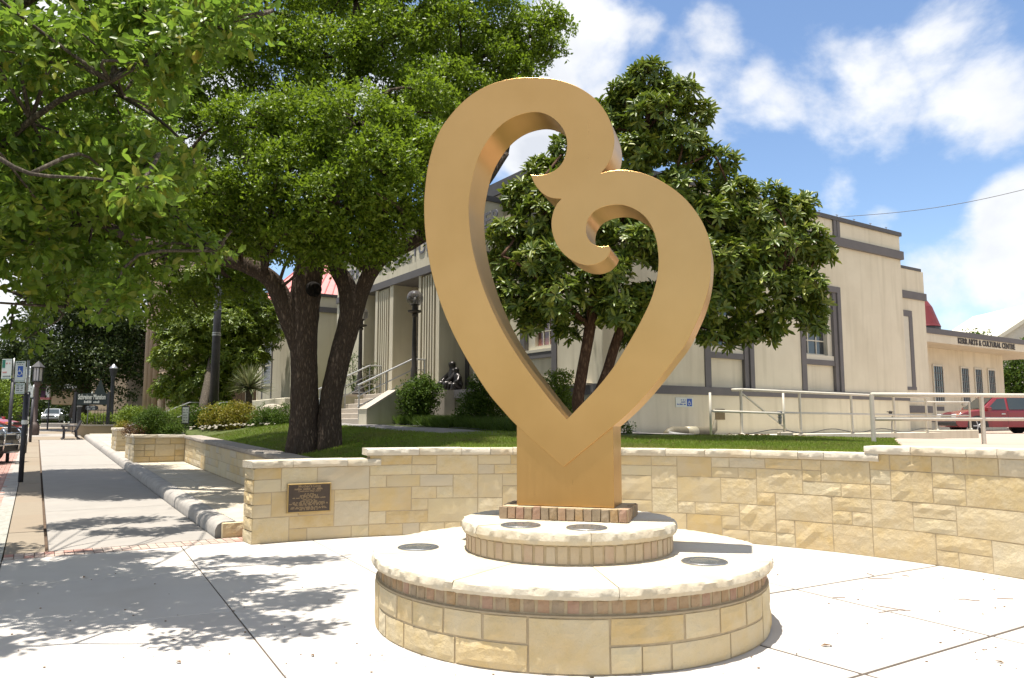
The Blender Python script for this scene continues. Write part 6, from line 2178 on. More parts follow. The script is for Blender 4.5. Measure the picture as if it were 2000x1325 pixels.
def lawn_edge(n):
    a = np.radians(RNG.uniform(42, 126, n)); r = ARC_R + .40 + RNG.random(n) * .35
    x = ARC_C.x + r * np.cos(a); y = ARC_C.y + r * np.sin(a)
    T = T_DIR.x * x + T_DIR.y * y
    return np.stack([x, y], 1)[T > 4.2]


blades('grass', 16000, lawn_edge, (.04, .10), MT['grass'], .006, .45)


def border_region(n):
    u = RNG.uniform(.4, 6.3, n); v = RNG.uniform(-2.1, -1.1, n) - .12 * (u > 3)
    q = np.stack([CORNER.x + V.x * v + U.x * u, CORNER.y + V.y * v + U.y * u], 1)
    return q


blades('border_grass', 26000, border_region, (.14, .32), MT['liriope'], .010, .5)


def lawn_litter():
    m = MB(); rg = random.Random(14)
    P_ = lawn_region(6000)
    k = 0
    for x, y in P_[:900]:
        d = math.hypot(x + 3.9, y - 15)
        if rg.random() > math.exp(-d * .35) + .10: continue
        z = lawn_z(x, y) + .035; s = rg.uniform(.02, .045); a = rg.uniform(0, 6.28)
        ca, sa = math.cos(a) * s, math.sin(a) * s
        m.add([(x - ca, y - sa, z), (x - sa * .4, y + ca * .4, z + .015), (x + ca, y + sa, z), (x + sa * .4, y - ca * .4, z + .012)], [(0, 1, 2), (0, 2, 3)])
    o = m.build('fallen_oak_leaves', MT['dead_leaf'], None); o['kind'] = 'stuff'


lawn_litter()
# ------------------------------------------------------------------ plaque on the wall
def frame_at(p, xdir, zdir=Vector((0, 0, 1))):
    """matrix: x along xdir, y up, z outwards (x cross y)"""
    x = Vector(xdir).normalized(); y = Vector(zdir).normalized(); z = x.cross(y)
    return Matrix(((x.x, y.x, z.x, p[0]), (x.y, y.y, z.y, p[1]), (x.z, y.z, z.z, p[2]), (0, 0, 0, 1)))


def dashes(m, M, y, x0, x1, h, seed, z=.0):
    """an illegible line of small lettering: little raised word-length strokes"""
    rg = random.Random(seed)
    x = x0
    while x < x1 - h * .6:
        w = min(rg.uniform(1.2, 4.5) * h, x1 - x)
        n = max(1, int(w / (h * .62)))
        for i in range(n):
            a = x + i * h * .62
            m.box(a, a + h * .46, y, y + h * rg.choice((.7, .8, 1.0)), z, z + .003, M)
        x += w + h * .55


def build_plaque():
    u = arc_u(Vector((pz(601, 1056, 0).x, pz(601, 1056, 0).y)))
    p = arc_P(u, .036, 0); a = arc_P(u - .2, .036, 0); c = arc_P(u + .2, .036, 0)
    Y = p.y
    top = px(601, 944, Y).z; bot = px(601, 1001, Y).z
    left = px(565, 970, Y).x; right = px(640, 970, Y).x
    w = (right - left) / max(.2, (c - a).normalized().x); h = top - bot
    p.z = (top + bot) / 2
    t = thing('plaque', p, 'brown bronze plaque with small gold lettering on the low end of the stone wall', 'plaque')
    M = frame_at(p, c - a)
    m = MB(M); m.bbox(-w / 2 + .014, w / 2 - .014, -h / 2 + .014, h / 2 - .014, -.02, .012, .003); m.build('field', MT['plaque_field'], t)
    for (x0, x1, y0, y1) in ((-w / 2, w / 2, h / 2 - .016, h / 2), (-w / 2, w / 2, -h / 2, -h / 2 + .016), (-w / 2, -w / 2 + .016, -h / 2 + .016, h / 2 - .016), (w / 2 - .016, w / 2, -h / 2 + .016, h / 2 - .016)):
        m = MB(M); m.bbox(x0, x1, y0, y1, -.02, .019, .004); m.build('edge', MT['plaque_edge'], t)
    text_obj("Mother's Love", .052, MT['plaque_letters'], M @ Matrix.Translation((0, h * .40, .0122)), t, 'lettering', .002, .0008)
    text_obj("Dedicated May 2013", .036, MT['plaque_letters'], M @ Matrix.Translation((0, h * .235, .0122)), t, 'lettering', .002, .0006)
    m = MB()
    for i, (y, hw, s) in enumerate(((.31, .34, .026), (.145, .11, .017), (.095, .21, .017), (.05, .22, .017), (.005, .38, .019), (-.06, .15, .017), (-.105, .20, .017), (-.15, .38, .019), (-.195, .45, .019), (-.24, .33, .017), (-.31, .40, .017), (-.35, .42, .017), (-.395, .22, .017))):
        dashes(m, M, h * y - s / 2, -w * hw, w * hw, s, i, .012)
    m.build('small_lettering', MT['plaque_letters'], t)


build_plaque()


# ------------------------------------------------------------------ railings on the right
def rail_run(t, P0, P1, posts, h, base, mids=(.5,), r=.024, mat=None, feet=True):
    mat = mat or MT['rail']
    P0 = Vector(P0); P1 = Vector(P1)
    q = MB(); q.tube([P0 + Vector((0, 0, h)), P1 + Vector((0, 0, h))], r, 10); q.build('top_rail', mat, t, smooth=True)
    for k in mids:
        q = MB(); q.tube([P0 + Vector((0, 0, h * k)), P1 + Vector((0, 0, h * k))], r * .85, 8); q.build('middle_rail', mat, t, smooth=True)
    for f in posts:
        p = P0.lerp(P1, f)
        q = MB(); q.tube([p - Vector((0, 0, base)), p + Vector((0, 0, h))], r, 10)
        q.lathe([(r * 2, -base), (r * 2, -base + .015), (r * 1.1, -base + .05)], 10, c=tuple(p))
        q.build('post', mat, t)


def build_railings():
    # ramp against the side front
    ramp = thing('ramp', W(BM, 7, -.8, 1.2), 'pale concrete ramp along the foot of the side wall under the long railing', 'ramp')
    m = MB(BM); m.box(2.9, 12.3, -1.12, -.06, .6, 1.30); m.build('slab', MT['stucco'], ramp)
    a = W(BM, 3.35, -1.02, 1.31); c = W(BM, 11.55, -1.02, 1.27)
    t = thing('ramp_railing', a, 'long cream pipe railing along the ramp beside the wheelchair notice', 'railing', 'cream pipe railings on the right')
    rail_run(t, a, c, [0, .27, .54, .79, 1.0], 1.05, .01, (.5,), .033)
    q = MB(); q.tube([a + Vector((0, 0, .98)), a.lerp(c, .23) + Vector((0, 0, .0))], .022, 8); q.build('brace', MT['rail'], t, smooth=True)
    q = MB(); q.tube([a + Vector((-.22, -.05, 1.04)), a + Vector((.05, 0, 1.05))], .034, 8); q.build('end_cap', MT['rail'], t, smooth=True)
    # pipe barrier in front of it
    a = px(1389, 858, 16.6); a.z = ground_z(a.x, a.y) - .02; c = px(1533, 864, 17.6); c.z = ground_z(c.x, c.y) - .02
    t = thing('pipe_barrier', a, 'short grey cream pipe barrier with one low bar in front of the ramp railing', 'railing', 'cream pipe railings on the right')
    za = px(1389, 767, 16.6).z; zc = px(1533, 768, 17.6).z
    q = MB(); q.tube([a, Vector((a.x, a.y, za))], .026, 8); q.build('post', MT['rail'], t, smooth=True)
    q = MB(); q.tube([c, Vector((c.x, c.y, zc))], .026, 8); q.build('post', MT['rail'], t, smooth=True)
    q = MB(); q.tube([Vector((a.x, a.y, px(1389, 803, 16.6).z)), Vector((c.x, c.y, px(1533, 808, 17.6).z))], .026, 8); q.build('low_bar', MT['rail'], t, smooth=True)
    zb = px(1533, 808, 17.6).z
    q = MB(); v = c + Vector((-.10, -.02, 0)); v.z = zb
    q.lathe([(.04, -.02), (.055, .0), (.055, .05), (.03, .06)], 10, c=tuple(v)); q.lathe([(.05, -.02), (.035, -.05), (.05, -.08), (.035, -.12), (.045, -.16), (.03, -.24)], 10, c=tuple(v))
    q.build('coupling', MT['grey_pipe'], t)
    m = MB(); m.bbox(c.x - .13, c.x + .13, c.y - .13, c.y + .13, c.z - .1, c.z + .13, .015); m.build('footing', MT['steps'], t)
    # guard rail at the wall top
    a = px(1707, 868, 14.6); c0 = px(1923, 877, 15.0); zt = a.z
    d = (Vector((c0.x, c0.y, 0)) - Vector((a.x, a.y, 0)))
    gz = 1.16
    P0 = Vector((a.x, a.y, gz)); P1 = P0 + d * 2.0
    t = thing('guard_railing', P0, 'cream two bar guard railing nearest the camera, behind the highest part of the wall', 'railing', 'cream pipe railings on the right')
    h0 = px(1707, 771, 14.6).z - gz
    rail_run(t, P0, P1, [0, .5, 1.0], h0, .05, (.52,), .042)
    # far little railing on its low wall
    a = px(1790, 846, 24.0); c = px(1897, 846, 25.2)
    t = thing('low_wall_railing', a, 'small far cream railing standing on a low concrete wall beside the red car', 'railing', 'cream pipe railings on the right')
    P0 = px(1740, 841, 23.6); P1 = px(1896, 838, 25.2)
    rail_run(t, P0, P1, [.02, .56, 1.0], px(1896, 786, 25.2).z - P1.z, .02, (.5,), .03)
    w = thing('low_concrete_wall', (P0 + P1) / 2, 'low pale concrete wall under the small far railing', 'wall')
    M = frame_at(P0 + Vector((0, 0, 0)), Vector((P1.x - P0.x, P1.y - P0.y, 0)))
    m = MB(M); L = (P1 - P0).length; m.bbox(-1.0, L + .22, -.42, -.0, -.12, .12, .015); m.build('block', MT['stucco'], w)
    # bent little faucet post by the building corner
    p = px(1742, 862, 21.9)
    t = thing('standpipe', (p.x, p.y, 1.05), 'thin grey standpipe with a curved hose at the corner of the tall wall', 'standpipe')
    zt = px(1742, 806, 21.9).z
    q = MB(); q.tube([(p.x, p.y, 1.0), (p.x + .02, p.y, 1.5), (p.x + .05, p.y, zt - .1), (p.x, p.y, zt)], .018, 6); q.build('pipe', MT['grey_pipe'], t)
    q = MB(); q.lathe([(.02, zt - .06), (.05, zt - .03), (.05, zt + .03), (.02, zt + .05)], 10, c=(p.x, p.y, 0)); q.tube([(p.x - .1, p.y, zt + .02), (p.x + .1, p.y, zt + .02)], .012, 6); q.build('tap', MT['lamp_iron'], t)


build_railings()


def wheelchair_icon(m, M, s, z=.0):
    """figure in a wheelchair, about s high, centred at the origin of M"""
    def P(x, y): return M @ Vector((x * s, y * s, z))
    m.tube([P(-.08, .30), P(-.08, .34)], .055 * s, 8)
    m.tube([P(-.08, .24), P(-.05, .0), P(.14, .0), P(.24, -.26), P(.32, -.24)], .038 * s, 6)
    m.tube([P(-.06, .12), P(.12, .11)], .03 * s, 6)
    arc = [P(-.06 + .24 * math.cos(a), -.14 + .24 * math.sin(a)) for a in np.linspace(R(105), R(345), 12)]
    m.tube(arc, .03 * s, 6)


def build_wall_fittings():
    p = W(BM, 2.505, -.035, 2.07)
    t = thing('access_notice', p, 'small white and blue wheelchair notice on the side wall, low beside the pipe railing', 'sign')
    M = frame_at(p, Vector((V.x, V.y, 0)))
    m = MB(M); m.bbox(-.30, .30, -.115, .115, 0, .008, .002); m.build('panel', MT['sign_white'], t)
    m = MB(M); m.box(.08, .25, -.09, .09, .0082, .0115); m.build('blue_field', MT['sign_blue'], t)
    m = MB(); wheelchair_icon(m, M @ Matrix.Translation((.165, 0, .012)), .17); m.build('wheelchair_symbol', MT['white'], t)
    m = MB()
    for y, x0, seed in ((.045, -.12, 1), (-.005, -.12, 2), (-.06, -.25, 3)): dashes(m, M, y, x0, .05, .03, seed, .008)
    m.build('small_lettering', MT['sign_blue'], t)
    # meter box, conduit and pipes at the foot of the wall
    b = px(1330, 846, 17.2)
    t = thing('pipe_housing', (b.x, b.y, b.z), 'curved tan sheet metal pipe housing lying at the foot of the side wall', 'pipe')
    d = Vector((V.x, V.y, 0))
    o = W(BM, 1.35, -.55, 1.28)
    m = MB(); m.tube([o, o + d * .1 + Vector((0, 0, .06)), o + d * .2 + Vector((0, 0, .10)), o + d * 1.0 + Vector((0, 0, .10)), o + d * 1.45 + Vector((0, 0, .10)), o + d * 1.6 + Vector((0, 0, .15)), o + d * 1.66 + Vector((0, .05, .36))],
                    [.10, .12, .12, .12, .11, .07, .045], 12); m.build('body', pm_housing, t, smooth=True)
    m = MB(); m.tube([o + d * .62 + Vector((0, 0, .10)), o + d * .95 + Vector((0, 0, .10))], .126, 12); m.build('sleeve', pm_sleeve, t, smooth=True)
    t = thing('grey_conduit', o, 'grey flexible conduit lying on the bare strip in front of the pipe housing', 'pipe')
    m = MB(); m.tube([o + d * .2 + Vector((-.1, .0, .08)), o + d * .0 + Vector((.1, -.18, .06)), o + d * .35 + Vector((.12, -.32, .02)), o + d * .8 + Vector((.1, -.45, .0)), o + d * 1.1 + Vector((.1, -.5, -.04))], .05, 10); m.build('conduit', MT['grey_pipe'], t, smooth=True)
    t = thing('hanging_cable', W(BM, .6, -.1, 1.5), 'grey cable bending down the side wall behind the stem of the heart', 'cable')
    m = MB(); m.tube([W(BM, .55, -.10, 2.1), W(BM, .56, -.12, 1.7), W(BM, .66, -.16, 1.42), W(BM, .95, -.3, 1.34)], .02, 6); m.build('cable', MT['grey_pipe'], t, smooth=True)
    t = thing('floor_cable', W(BM, 5, -1.18, 1.3), 'thin dark cable looping along the ramp edge from post to post', 'cable')
    pts = []
    for i in range(41):
        f = i / 40; v = 3.3 + f * 8.3
        pts.append(W(BM, v, -1.16, 1.33 + .10 * abs(math.sin(f * math.pi * 3.7)) ** 2))
    m = MB(); m.tube(pts, .010, 5); m.build('cable', MT['cable'], t)
    # small pipe with a white cap by the stair front
    p = px(870, 815, 20.6)
    t = thing('vent_pipe', p, 'short white capped vent pipe by the wall between the nandina bushes', 'pipe')
    z0, z1 = px(870, 832, 20.6).z, px(870, 795, 20.6).z
    m = MB(); m.tube([(p.x, p.y, z0 - .2), (p.x, p.y, z1)], .035, 8); m.build('pipe', pm_vent, t)
    m = MB(); m.lathe([(.03, z1 - .04), (.075, z1), (.075, z1 + .09), (.03, z1 + .12)], 12, c=(p.x - .02, p.y, 0)); m.build('cap', MT['steel'], t)


pm_housing = pmat('tan_sheet_metal', (0.13, 0.11, 0.07), (0.10, 0.086, 0.055), scale=8, rough=0.55)
pm_sleeve = pmat('pale_sheet_metal', (0.36, 0.32, 0.22), (0.30, 0.27, 0.19), scale=10, rough=0.45)
build_wall_fittings()


# ------------------------------------------------------------------ bronze pair on the ledge
def build_bronzes():
    p = W(BM, -.56, 5.60, 2.462)
    t = thing('bronze_figures', p, 'dark bronze pair of small seated figures on the ledge beside the entrance portal', 'statue')
    ex = Vector((U.x, U.y, 0)); ey = Vector((-V.x, -V.y, 0)); ez = Vector((0, 0, 1))
    def figure(o, k, lean, name):
        J = [(0, 0, .10), (lean * .05, .02, .26), (lean * .09, .04, .42), (lean * .10, .05, .50), (lean * .10, .06, .60),   # pelvis spine chest neck head
             (.12 + lean * .09, .04, .40), (.17, .14, .27), (.10, .24, .20), (-.12 + lean * .09, .04, .40), (-.17, .14, .27), (-.08, .25, .20),
             (.09, .05, .09), (.13, .28, .20), (.13, .30, .02), (.13, .37, .0), (-.09, .05, .09), (-.13, .28, .18), (-.13, .30, .02), (-.13, .37, .0), (lean * .10, .075, .68)]
        E2 = [(0, 1), (1, 2), (2, 3), (3, 4), (4, 19), (2, 5), (5, 6), (6, 7), (2, 8), (8, 9), (9, 10), (0, 11), (11, 12), (12, 13), (13, 14), (0, 15), (15, 16), (16, 17), (17, 18)]
        Rd = [.11, .10, .11, .045, .075, .055, .042, .036, .055, .042, .036, .075, .06, .045, .04, .075, .06, .045, .04, .06]
        me = bpy.data.meshes.new(name)
        vs = [o + (ex * a + ey * b + ez * c) * k for a, b, c in J]
        I = wmat(t).inverted()
        me.from_pydata([tuple(I @ v) for v in vs], E2, [])
        ob = finish(name, me, MT['bronze'], t)
        sk = ob.modifiers.new('skin', 'SKIN'); sk.use_smooth_shade = True
        for i, v in enumerate(me.skin_vertices[0].data):
            v.radius = (Rd[i] * k * 1.35, Rd[i] * k * 1.35); v.use_root = (i == 0)
        ob.modifiers.new('sub', 'SUBSURF').levels = 1
        ob.modifiers['sub'].render_levels = 1
        dg = bpy.context.evaluated_depsgraph_get()
        m2 = bpy.data.meshes.new_from_object(ob.evaluated_get(dg))
        ob.modifiers.clear(); ob.data = m2
        return ob
    figure(p + ex * .10, 1.22, -.6, 'seated_figure')
    figure(p - ex * .24, .95, .7, 'seated_figure')


build_bronzes()

# ------------------------------------------------------------------ left wing: low ramp wall, rails, boulders, notice, dark pole, wooden fence
def build_left_bits():
    a = px(462, 792, 30.0); c = px(556, 786, 24.5)
    t = thing('ramp_wall', a, 'low white ramp wall in front of the left wing, above the gold shrubs', 'wall')
    M = frame_at(Vector((a.x, a.y, 0)), Vector((c.x - a.x, c.y - a.y, 0))); L = (Vector((c.x, c.y)) - Vector((a.x, a.y))).length
    m = MB(M); m.bbox(0, L, 1.2, px(510, 785, 27.5).z + .05, -.3, 0, .015); m.build('wall', MT['stucco'], t)
    t = thing('ramp_wall_railing', a, 'pair of slim cream posts with a rail beside the yucca', 'railing')
    zt = px(500, 755, 28).z
    for x in (1.5, 2.5):
        q = MB(M); q.tube([(x, 1.9, -.15), (x, zt, -.15)], .025, 8); q.build('post', MT['rail'], t)
    q = MB(M); q.tube([(1.5, zt - .02, -.15), (3.6, zt - .02, -.15)], .025, 8); q.build('rail', MT['rail'], t)
    for (x, y, Y, s, lab) in ((532, 803, 24.6, .30, 'white boulder among the border shrubs, left of the oak trunk'), (548, 800, 24.8, .18, 'smaller white boulder right beside the oak trunk')):
        p = px(x, y, Y)
        bm = bmesh.new(); bmesh.ops.create_icosphere(bm, subdivisions=3, radius=1)
        for v in bm.verts:
            v.co *= 1 + .22 * mnoise.noise(v.co * 1.6 + Vector((x, y, 0))) + .08 * mnoise.noise(v.co * 5)
            v.co = Vector((v.co.x * s * 1.3, v.co.y * s, v.co.z * s * .75))
        me = bpy.data.meshes.new('boulder'); bm.to_mesh(me); bm.free()
        o = finish('boulder', me, MT['boulder'], None); o.location = p
        tag(o, lab, 'boulder', 'white boulders in the border')
    # pale pebbles along the border edge
    m = MB(); rg = random.Random(3)
    for i in range(70):
        f = rg.random(); x = 368 + f * 175; p = px(x, 840, rg.uniform(22.3, 24.0))
        p.z = ground_z(p.x, p.y) + .02
        r = rg.uniform(.014, .036); m.ell(tuple(p), (r * 1.4, r, r * .7), 6, 4)
    o = m.build('pebbles', MT['boulder'], None); o['kind'] = 'stuff'
    # notice board
    p = px(361, 842, 23.3); z1 = px(361, 795, 23.3).z
    t = thing('notice_sign', p, 'small white notice in a dark frame on a thin post beside the round shrub', 'sign')
    q = MB(); q.tube([p - Vector((0, 0, .2)), Vector((p.x, p.y, z1))], .015, 6); q.build('post', MT['black_metal'], t)
    M = frame_at(Vector((p.x, p.y, (px(361, 810, 23.3).z))), Vector((1, .25, 0)))
    m = MB(M); m.box(-.11, .11, -.28, .26, .0, .02); m.build('frame', MT['black_metal'], t)
    m = MB(M); m.box(-.085, .085, -.25, .22, .021, .026); m.build('panel', MT['sign_white'], t)
    m = MB()
    for i in range(5): dashes(m, M, .13 - i * .08, -.07, .07, .03, i + 60, .026)
    m.build('small_lettering', MT['sign_ink'], t)
    # dark street pole
    p = px(417, 800, 25.2); q1 = px(430, 500, 25.2)
    t = thing('street_pole', p, 'tall plain dark pole rising into the oak crown behind the border shrubs', 'pole')
    m = MB(); m.tube([p - Vector((0, 0, .4)), p.lerp(Vector((p.x, p.y, q1.z)), .5), Vector((p.x, p.y, 8.2))], [.155, .125, .085], 14); m.build('shaft', MT['dark_pole'], t, smooth=True)
    for y in (605, 651, 655):
        z = px(420, y, 25.2).z
        m = MB(); m.lathe([(.135, z - .02), (.135, z + .02)], 14, c=(p.x, p.y, 0)); m.build('band', MT['steel'], t)
    # wooden fence behind
    a = px(436, 792, 33); c = px(500, 790, 33)
    t = thing('board_fence', a, 'brown board fence in the shade behind the yucca', 'fence')
    n = 9
    for i in range(n):
        f0, f1 = i / n, (i + 1) / n
        P0 = Vector((a.x, a.y, 0)).lerp(Vector((c.x, c.y, 0)), f0); P1 = Vector((a.x, a.y, 0)).lerp(Vector((c.x, c.y, 0)), f1)
        M2 = frame_at(P0, P1 - P0); L = (P1 - P0).length
        m = MB(M2); m.box(.01, L - .01, 1.4, 2.95 + rnd(-.03, .03), -.02, .02); m.build('board', MT['fence_wood'], t)


build_left_bits()


# ------------------------------------------------------------------ museum side: buildings, fence, sign, lamps, bench
def stone_building():
    a = px(283, 800, 44); c = px(420, 800, 37)
    t = thing('old_stone_house', a, 'tall old rough brown stone house half hidden behind the bushy tree', 'building')
    d = Vector((c.x - a.x, c.y - a.y, 0)); L = d.length
    M = frame_at(Vector((a.x, a.y, 0)), d)
    H = 13.5
    m = MB(M); m.box(0, L, 1.0, H, -2.2, -.06); m.build('core', MT['mortar_dark'], t)
    # big rusticated blocks on the visible corner and front
    rg = random.Random(2); cnt = 0
    y = 1.2; far = MB()
    while y < H - .1:
        h = rg.choice((.36, .42, .5)); x = 0.0
        while x < L - .1:
            w = min(rg.uniform(.6, 1.2), L - x)
            if x < 6.0 and cnt < 180:
                q = stone_mesh(lambda u, o, z, M=M: M @ Vector((u, z, -.06 + o)), x, x + w, y, min(H, y + h), .06, .04, gap=.02, nx=2, nz=2, depth=.02, seed=x + y); q.build('stone', MT['old_stone'], t); cnt += 1
            else:
                q = stone_mesh(lambda u, o, z, M=M: M @ Vector((u, z, -.06 + o)), x, x + w, y, min(H, y + h), .06, .04, gap=.02, nx=2, nz=2, depth=.02, seed=x + y)
                b = len(far.v); far.v += q.v; far.f += [tuple(i + b for i in f) for f in q.f]; far.mi += q.mi
            x += w
        y += h
    o = far.build('far_stones', MT['old_stone'], t); o['kind'] = 'stuff'
    # projecting pilaster shafts and an arch with columns in shade
    for k, x in enumerate((.25, .95, 1.65)):
        q = MB(M); q.tube([(x, 1.2, .06), (x, H - .5, .06)], .17, 10); q.build('shaft', MT['old_stone'], t, smooth=True)
    for x in (3.4, 4.6, 5.8):
        q = MB(M); q.tube([(x, 1.2, .28), (x, 3.6, .28)], .17, 10); q.box(x - .26, x + .26, 3.6, 3.9, .0, .5); q.build('porch_column', MT['old_stone'], t)
    for (x0, x1, y0, y1) in ((2.6, 3.5, 5.2, 7.4), (5.0, 6.0, 5.2, 7.4)):
        q = MB(M); q.box(x0, x1, y0, y1, .0, .05); w = q.build('window', MT['brown_frame'], t)
        q = MB(M); q.box(x0 + .1, x1 - .1, y0 + .1, y1 - .1, .051, .06); q.build('glass', MT['glass'], w)
    # the tan building to its left
    a2 = px(163, 812, 62); c2 = px(290, 810, 52)
    t2 = thing('tan_building', a2, 'plain tan stucco building wall in the shade behind the museum sign', 'building')
    d2 = Vector((c2.x - a2.x, c2.y - a2.y, 0)); M2 = frame_at(Vector((a2.x, a2.y, 0)), d2)
    m = MB(M2); m.box(0, d2.length + 1, .8, 8.8, -8, 0); m.build('wall', MT['tan_wall'], t2)
    m = MB(M2); m.box(-.1, d2.length + 1, 8.8, 9.1, -8, .12); m.build('coping', MT['steps'], t2)
    # porch with hipped metal roof
    p0 = px(100, 790, 60)
    t3 = thing('porch_pavilion', p0, 'tan open porch with a ribbed grey hipped metal roof left of the museum sign', 'building')
    w_ = 5.6
    M3 = frame_at(Vector((p0.x, p0.y, 0)), Vector((1, .35, 0)))
    zb = px(130, 776, 60).z; ze = px(130, 764, 60).z; zt = px(130, 746, 60).z
    m = MB(M3); m.box(0, w_, zb - .55, ze, -3.2, 0); m.build('beam', MT['tan_wall'], t3)
    m = MB(M3); m.box(-.25, w_ + .25, ze, ze + .22, -3.5, .25); m.build('eave', MT['brown_frame'], t3)
    m = MB(M3)
    m.add([(-.3, ze + .23, .3), (w_ + .3, ze + .23, .3), (w_ + .3, ze + .23, -3.6), (-.3, ze + .23, -3.6), (1.9, zt + .1, -1.4), (w_ - 1.0, zt + .1, -1.4)], [(0, 1, 5, 4), (1, 2, 5), (2, 3, 4, 5), (3, 0, 4)]); m.build('roof', MT['grey_roof'], t3)
    for k in range(9):
        f = k / 8
        q = MB(M3); q.tube([(-.3 + (w_ + .6) * f, ze + .26, .3), (1.9 + (w_ - 2.9) * f, zt + .14, -1.4)], .03, 5); q.build('roof_rib', MT['steps'], t3)
    for x in (3.4, 4.3, w_ - .25):
        q = MB(M3); q.box(x - .18, x + .18, .6, zb - .5, -.4, -.04); q.build('post', MT['tan_wall'], t3)


MT['mortar_dark'] = pmat('dark_mortar', (0.17, 0.13, 0.10), (0.13, 0.10, 0.075), scale=8, rough=0.95)
stone_building()


def build_red_roof_house():
    a = px(545, 700, 52)
    t = thing('red_roof_house', (a.x, a.y, 1.5), 'house with a ribbed pinkish red metal roof showing between the oak trunks', 'building')
    x0 = px(520, 700, 52).x; x1 = px(720, 700, 52).x; y0 = 52
    ze = px(600, 588, 52).z; zr = px(600, 500, 56).z
    m = MB(); m.box(x0, x1, y0, y0 + 10, 1, ze); m.build('wall', MT['pale_wall'], t)
    m = MB(); m.add([(x0 - .4, y0 - .4, ze), (x1 + .4, y0 - .4, ze), (x1 + .4, y0 + 10.4, ze), (x0 - .4, y0 + 10.4, ze), (x0 + 1.5, y0 + 5, zr), (x1 - 1.5, y0 + 5, zr)], [(0, 1, 5, 4), (1, 2, 5), (2, 3, 4, 5), (3, 0, 4)]); m.build('roof', MT['red_roof'], t)
    for k in range(14):
        f = k / 13
        q = MB(); q.tube([(x0 - .4 + (x1 - x0 + .8) * f, y0 - .42, ze + .03), (x0 + 1.5 + (x1 - x0 - 3) * f, y0 + 5, zr + .03)], .045, 5); q.build('roof_rib', MT['red_roof'], t)
    # dark red cone roof seen at the right
    p = px(1797, 628, 60)
    t = thing('turret', (p.x, p.y, 1.2), 'dark red conical turret roof rising behind the right end of the arts centre', 'building')
    zb = px(1800, 638, 60).z; zt = px(1800, 572, 60).z
    m = MB(); m.lathe([(1.3, .8), (1.3, zb - .45)], 16, c=(p.x, p.y, 0)); m.build('wall', MT['pale_wall'], t)
    m = MB(); m.lathe([(1.42, zb - .45), (1.42, zb - .15), (1.30, zb - .1)], 20, c=(p.x, p.y, 0)); m.build('cornice', MT['black_metal'], t)
    m = MB(); m.lathe([(1.45, zb - .1), (1.38, zb + .05), (.9, zb + 1.5), (.28, zt - .2), (.04, zt + .6)], 24, c=(p.x, p.y, 0)); m.build('roof', MT['deep_red_roof'], t)
    # gabled pale house at the far right
    p = px(2040, 640, 75)
    t = thing('gabled_house', (p.x, p.y, 1.2), 'pale gabled house end showing above the canopy roof at the right edge', 'building')
    xg = px(1958, 655, 75).x; xr = px(2060, 600, 75).x; zg = px(1958, 656, 75).z; zr = px(2060, 592, 75).z
    m = MB(); m.prism([(xg, .8), (2 * xr - xg, .8), (2 * xr - xg, zg), (xr, zr), (xg, zg)], 75, 88, 'y'); m.build('wall', MT['pale_wall'], t)
    k = .4
    m = MB(); m.prism([(xg - .9, zg - .62), (xr, zr + .12), (xr, zr + .5), (xg - .9, zg - .2)], 74.6, 88.4, 'y'); m.prism([(2 * xr - xg + .9, zg - .62), (xr, zr + .121), (xr, zr + .501), (2 * xr - xg + .9, zg - .2)], 74.6, 88.4, 'y'); m.build('roof', MT['cream_wood'], t)


build_red_roof_house()


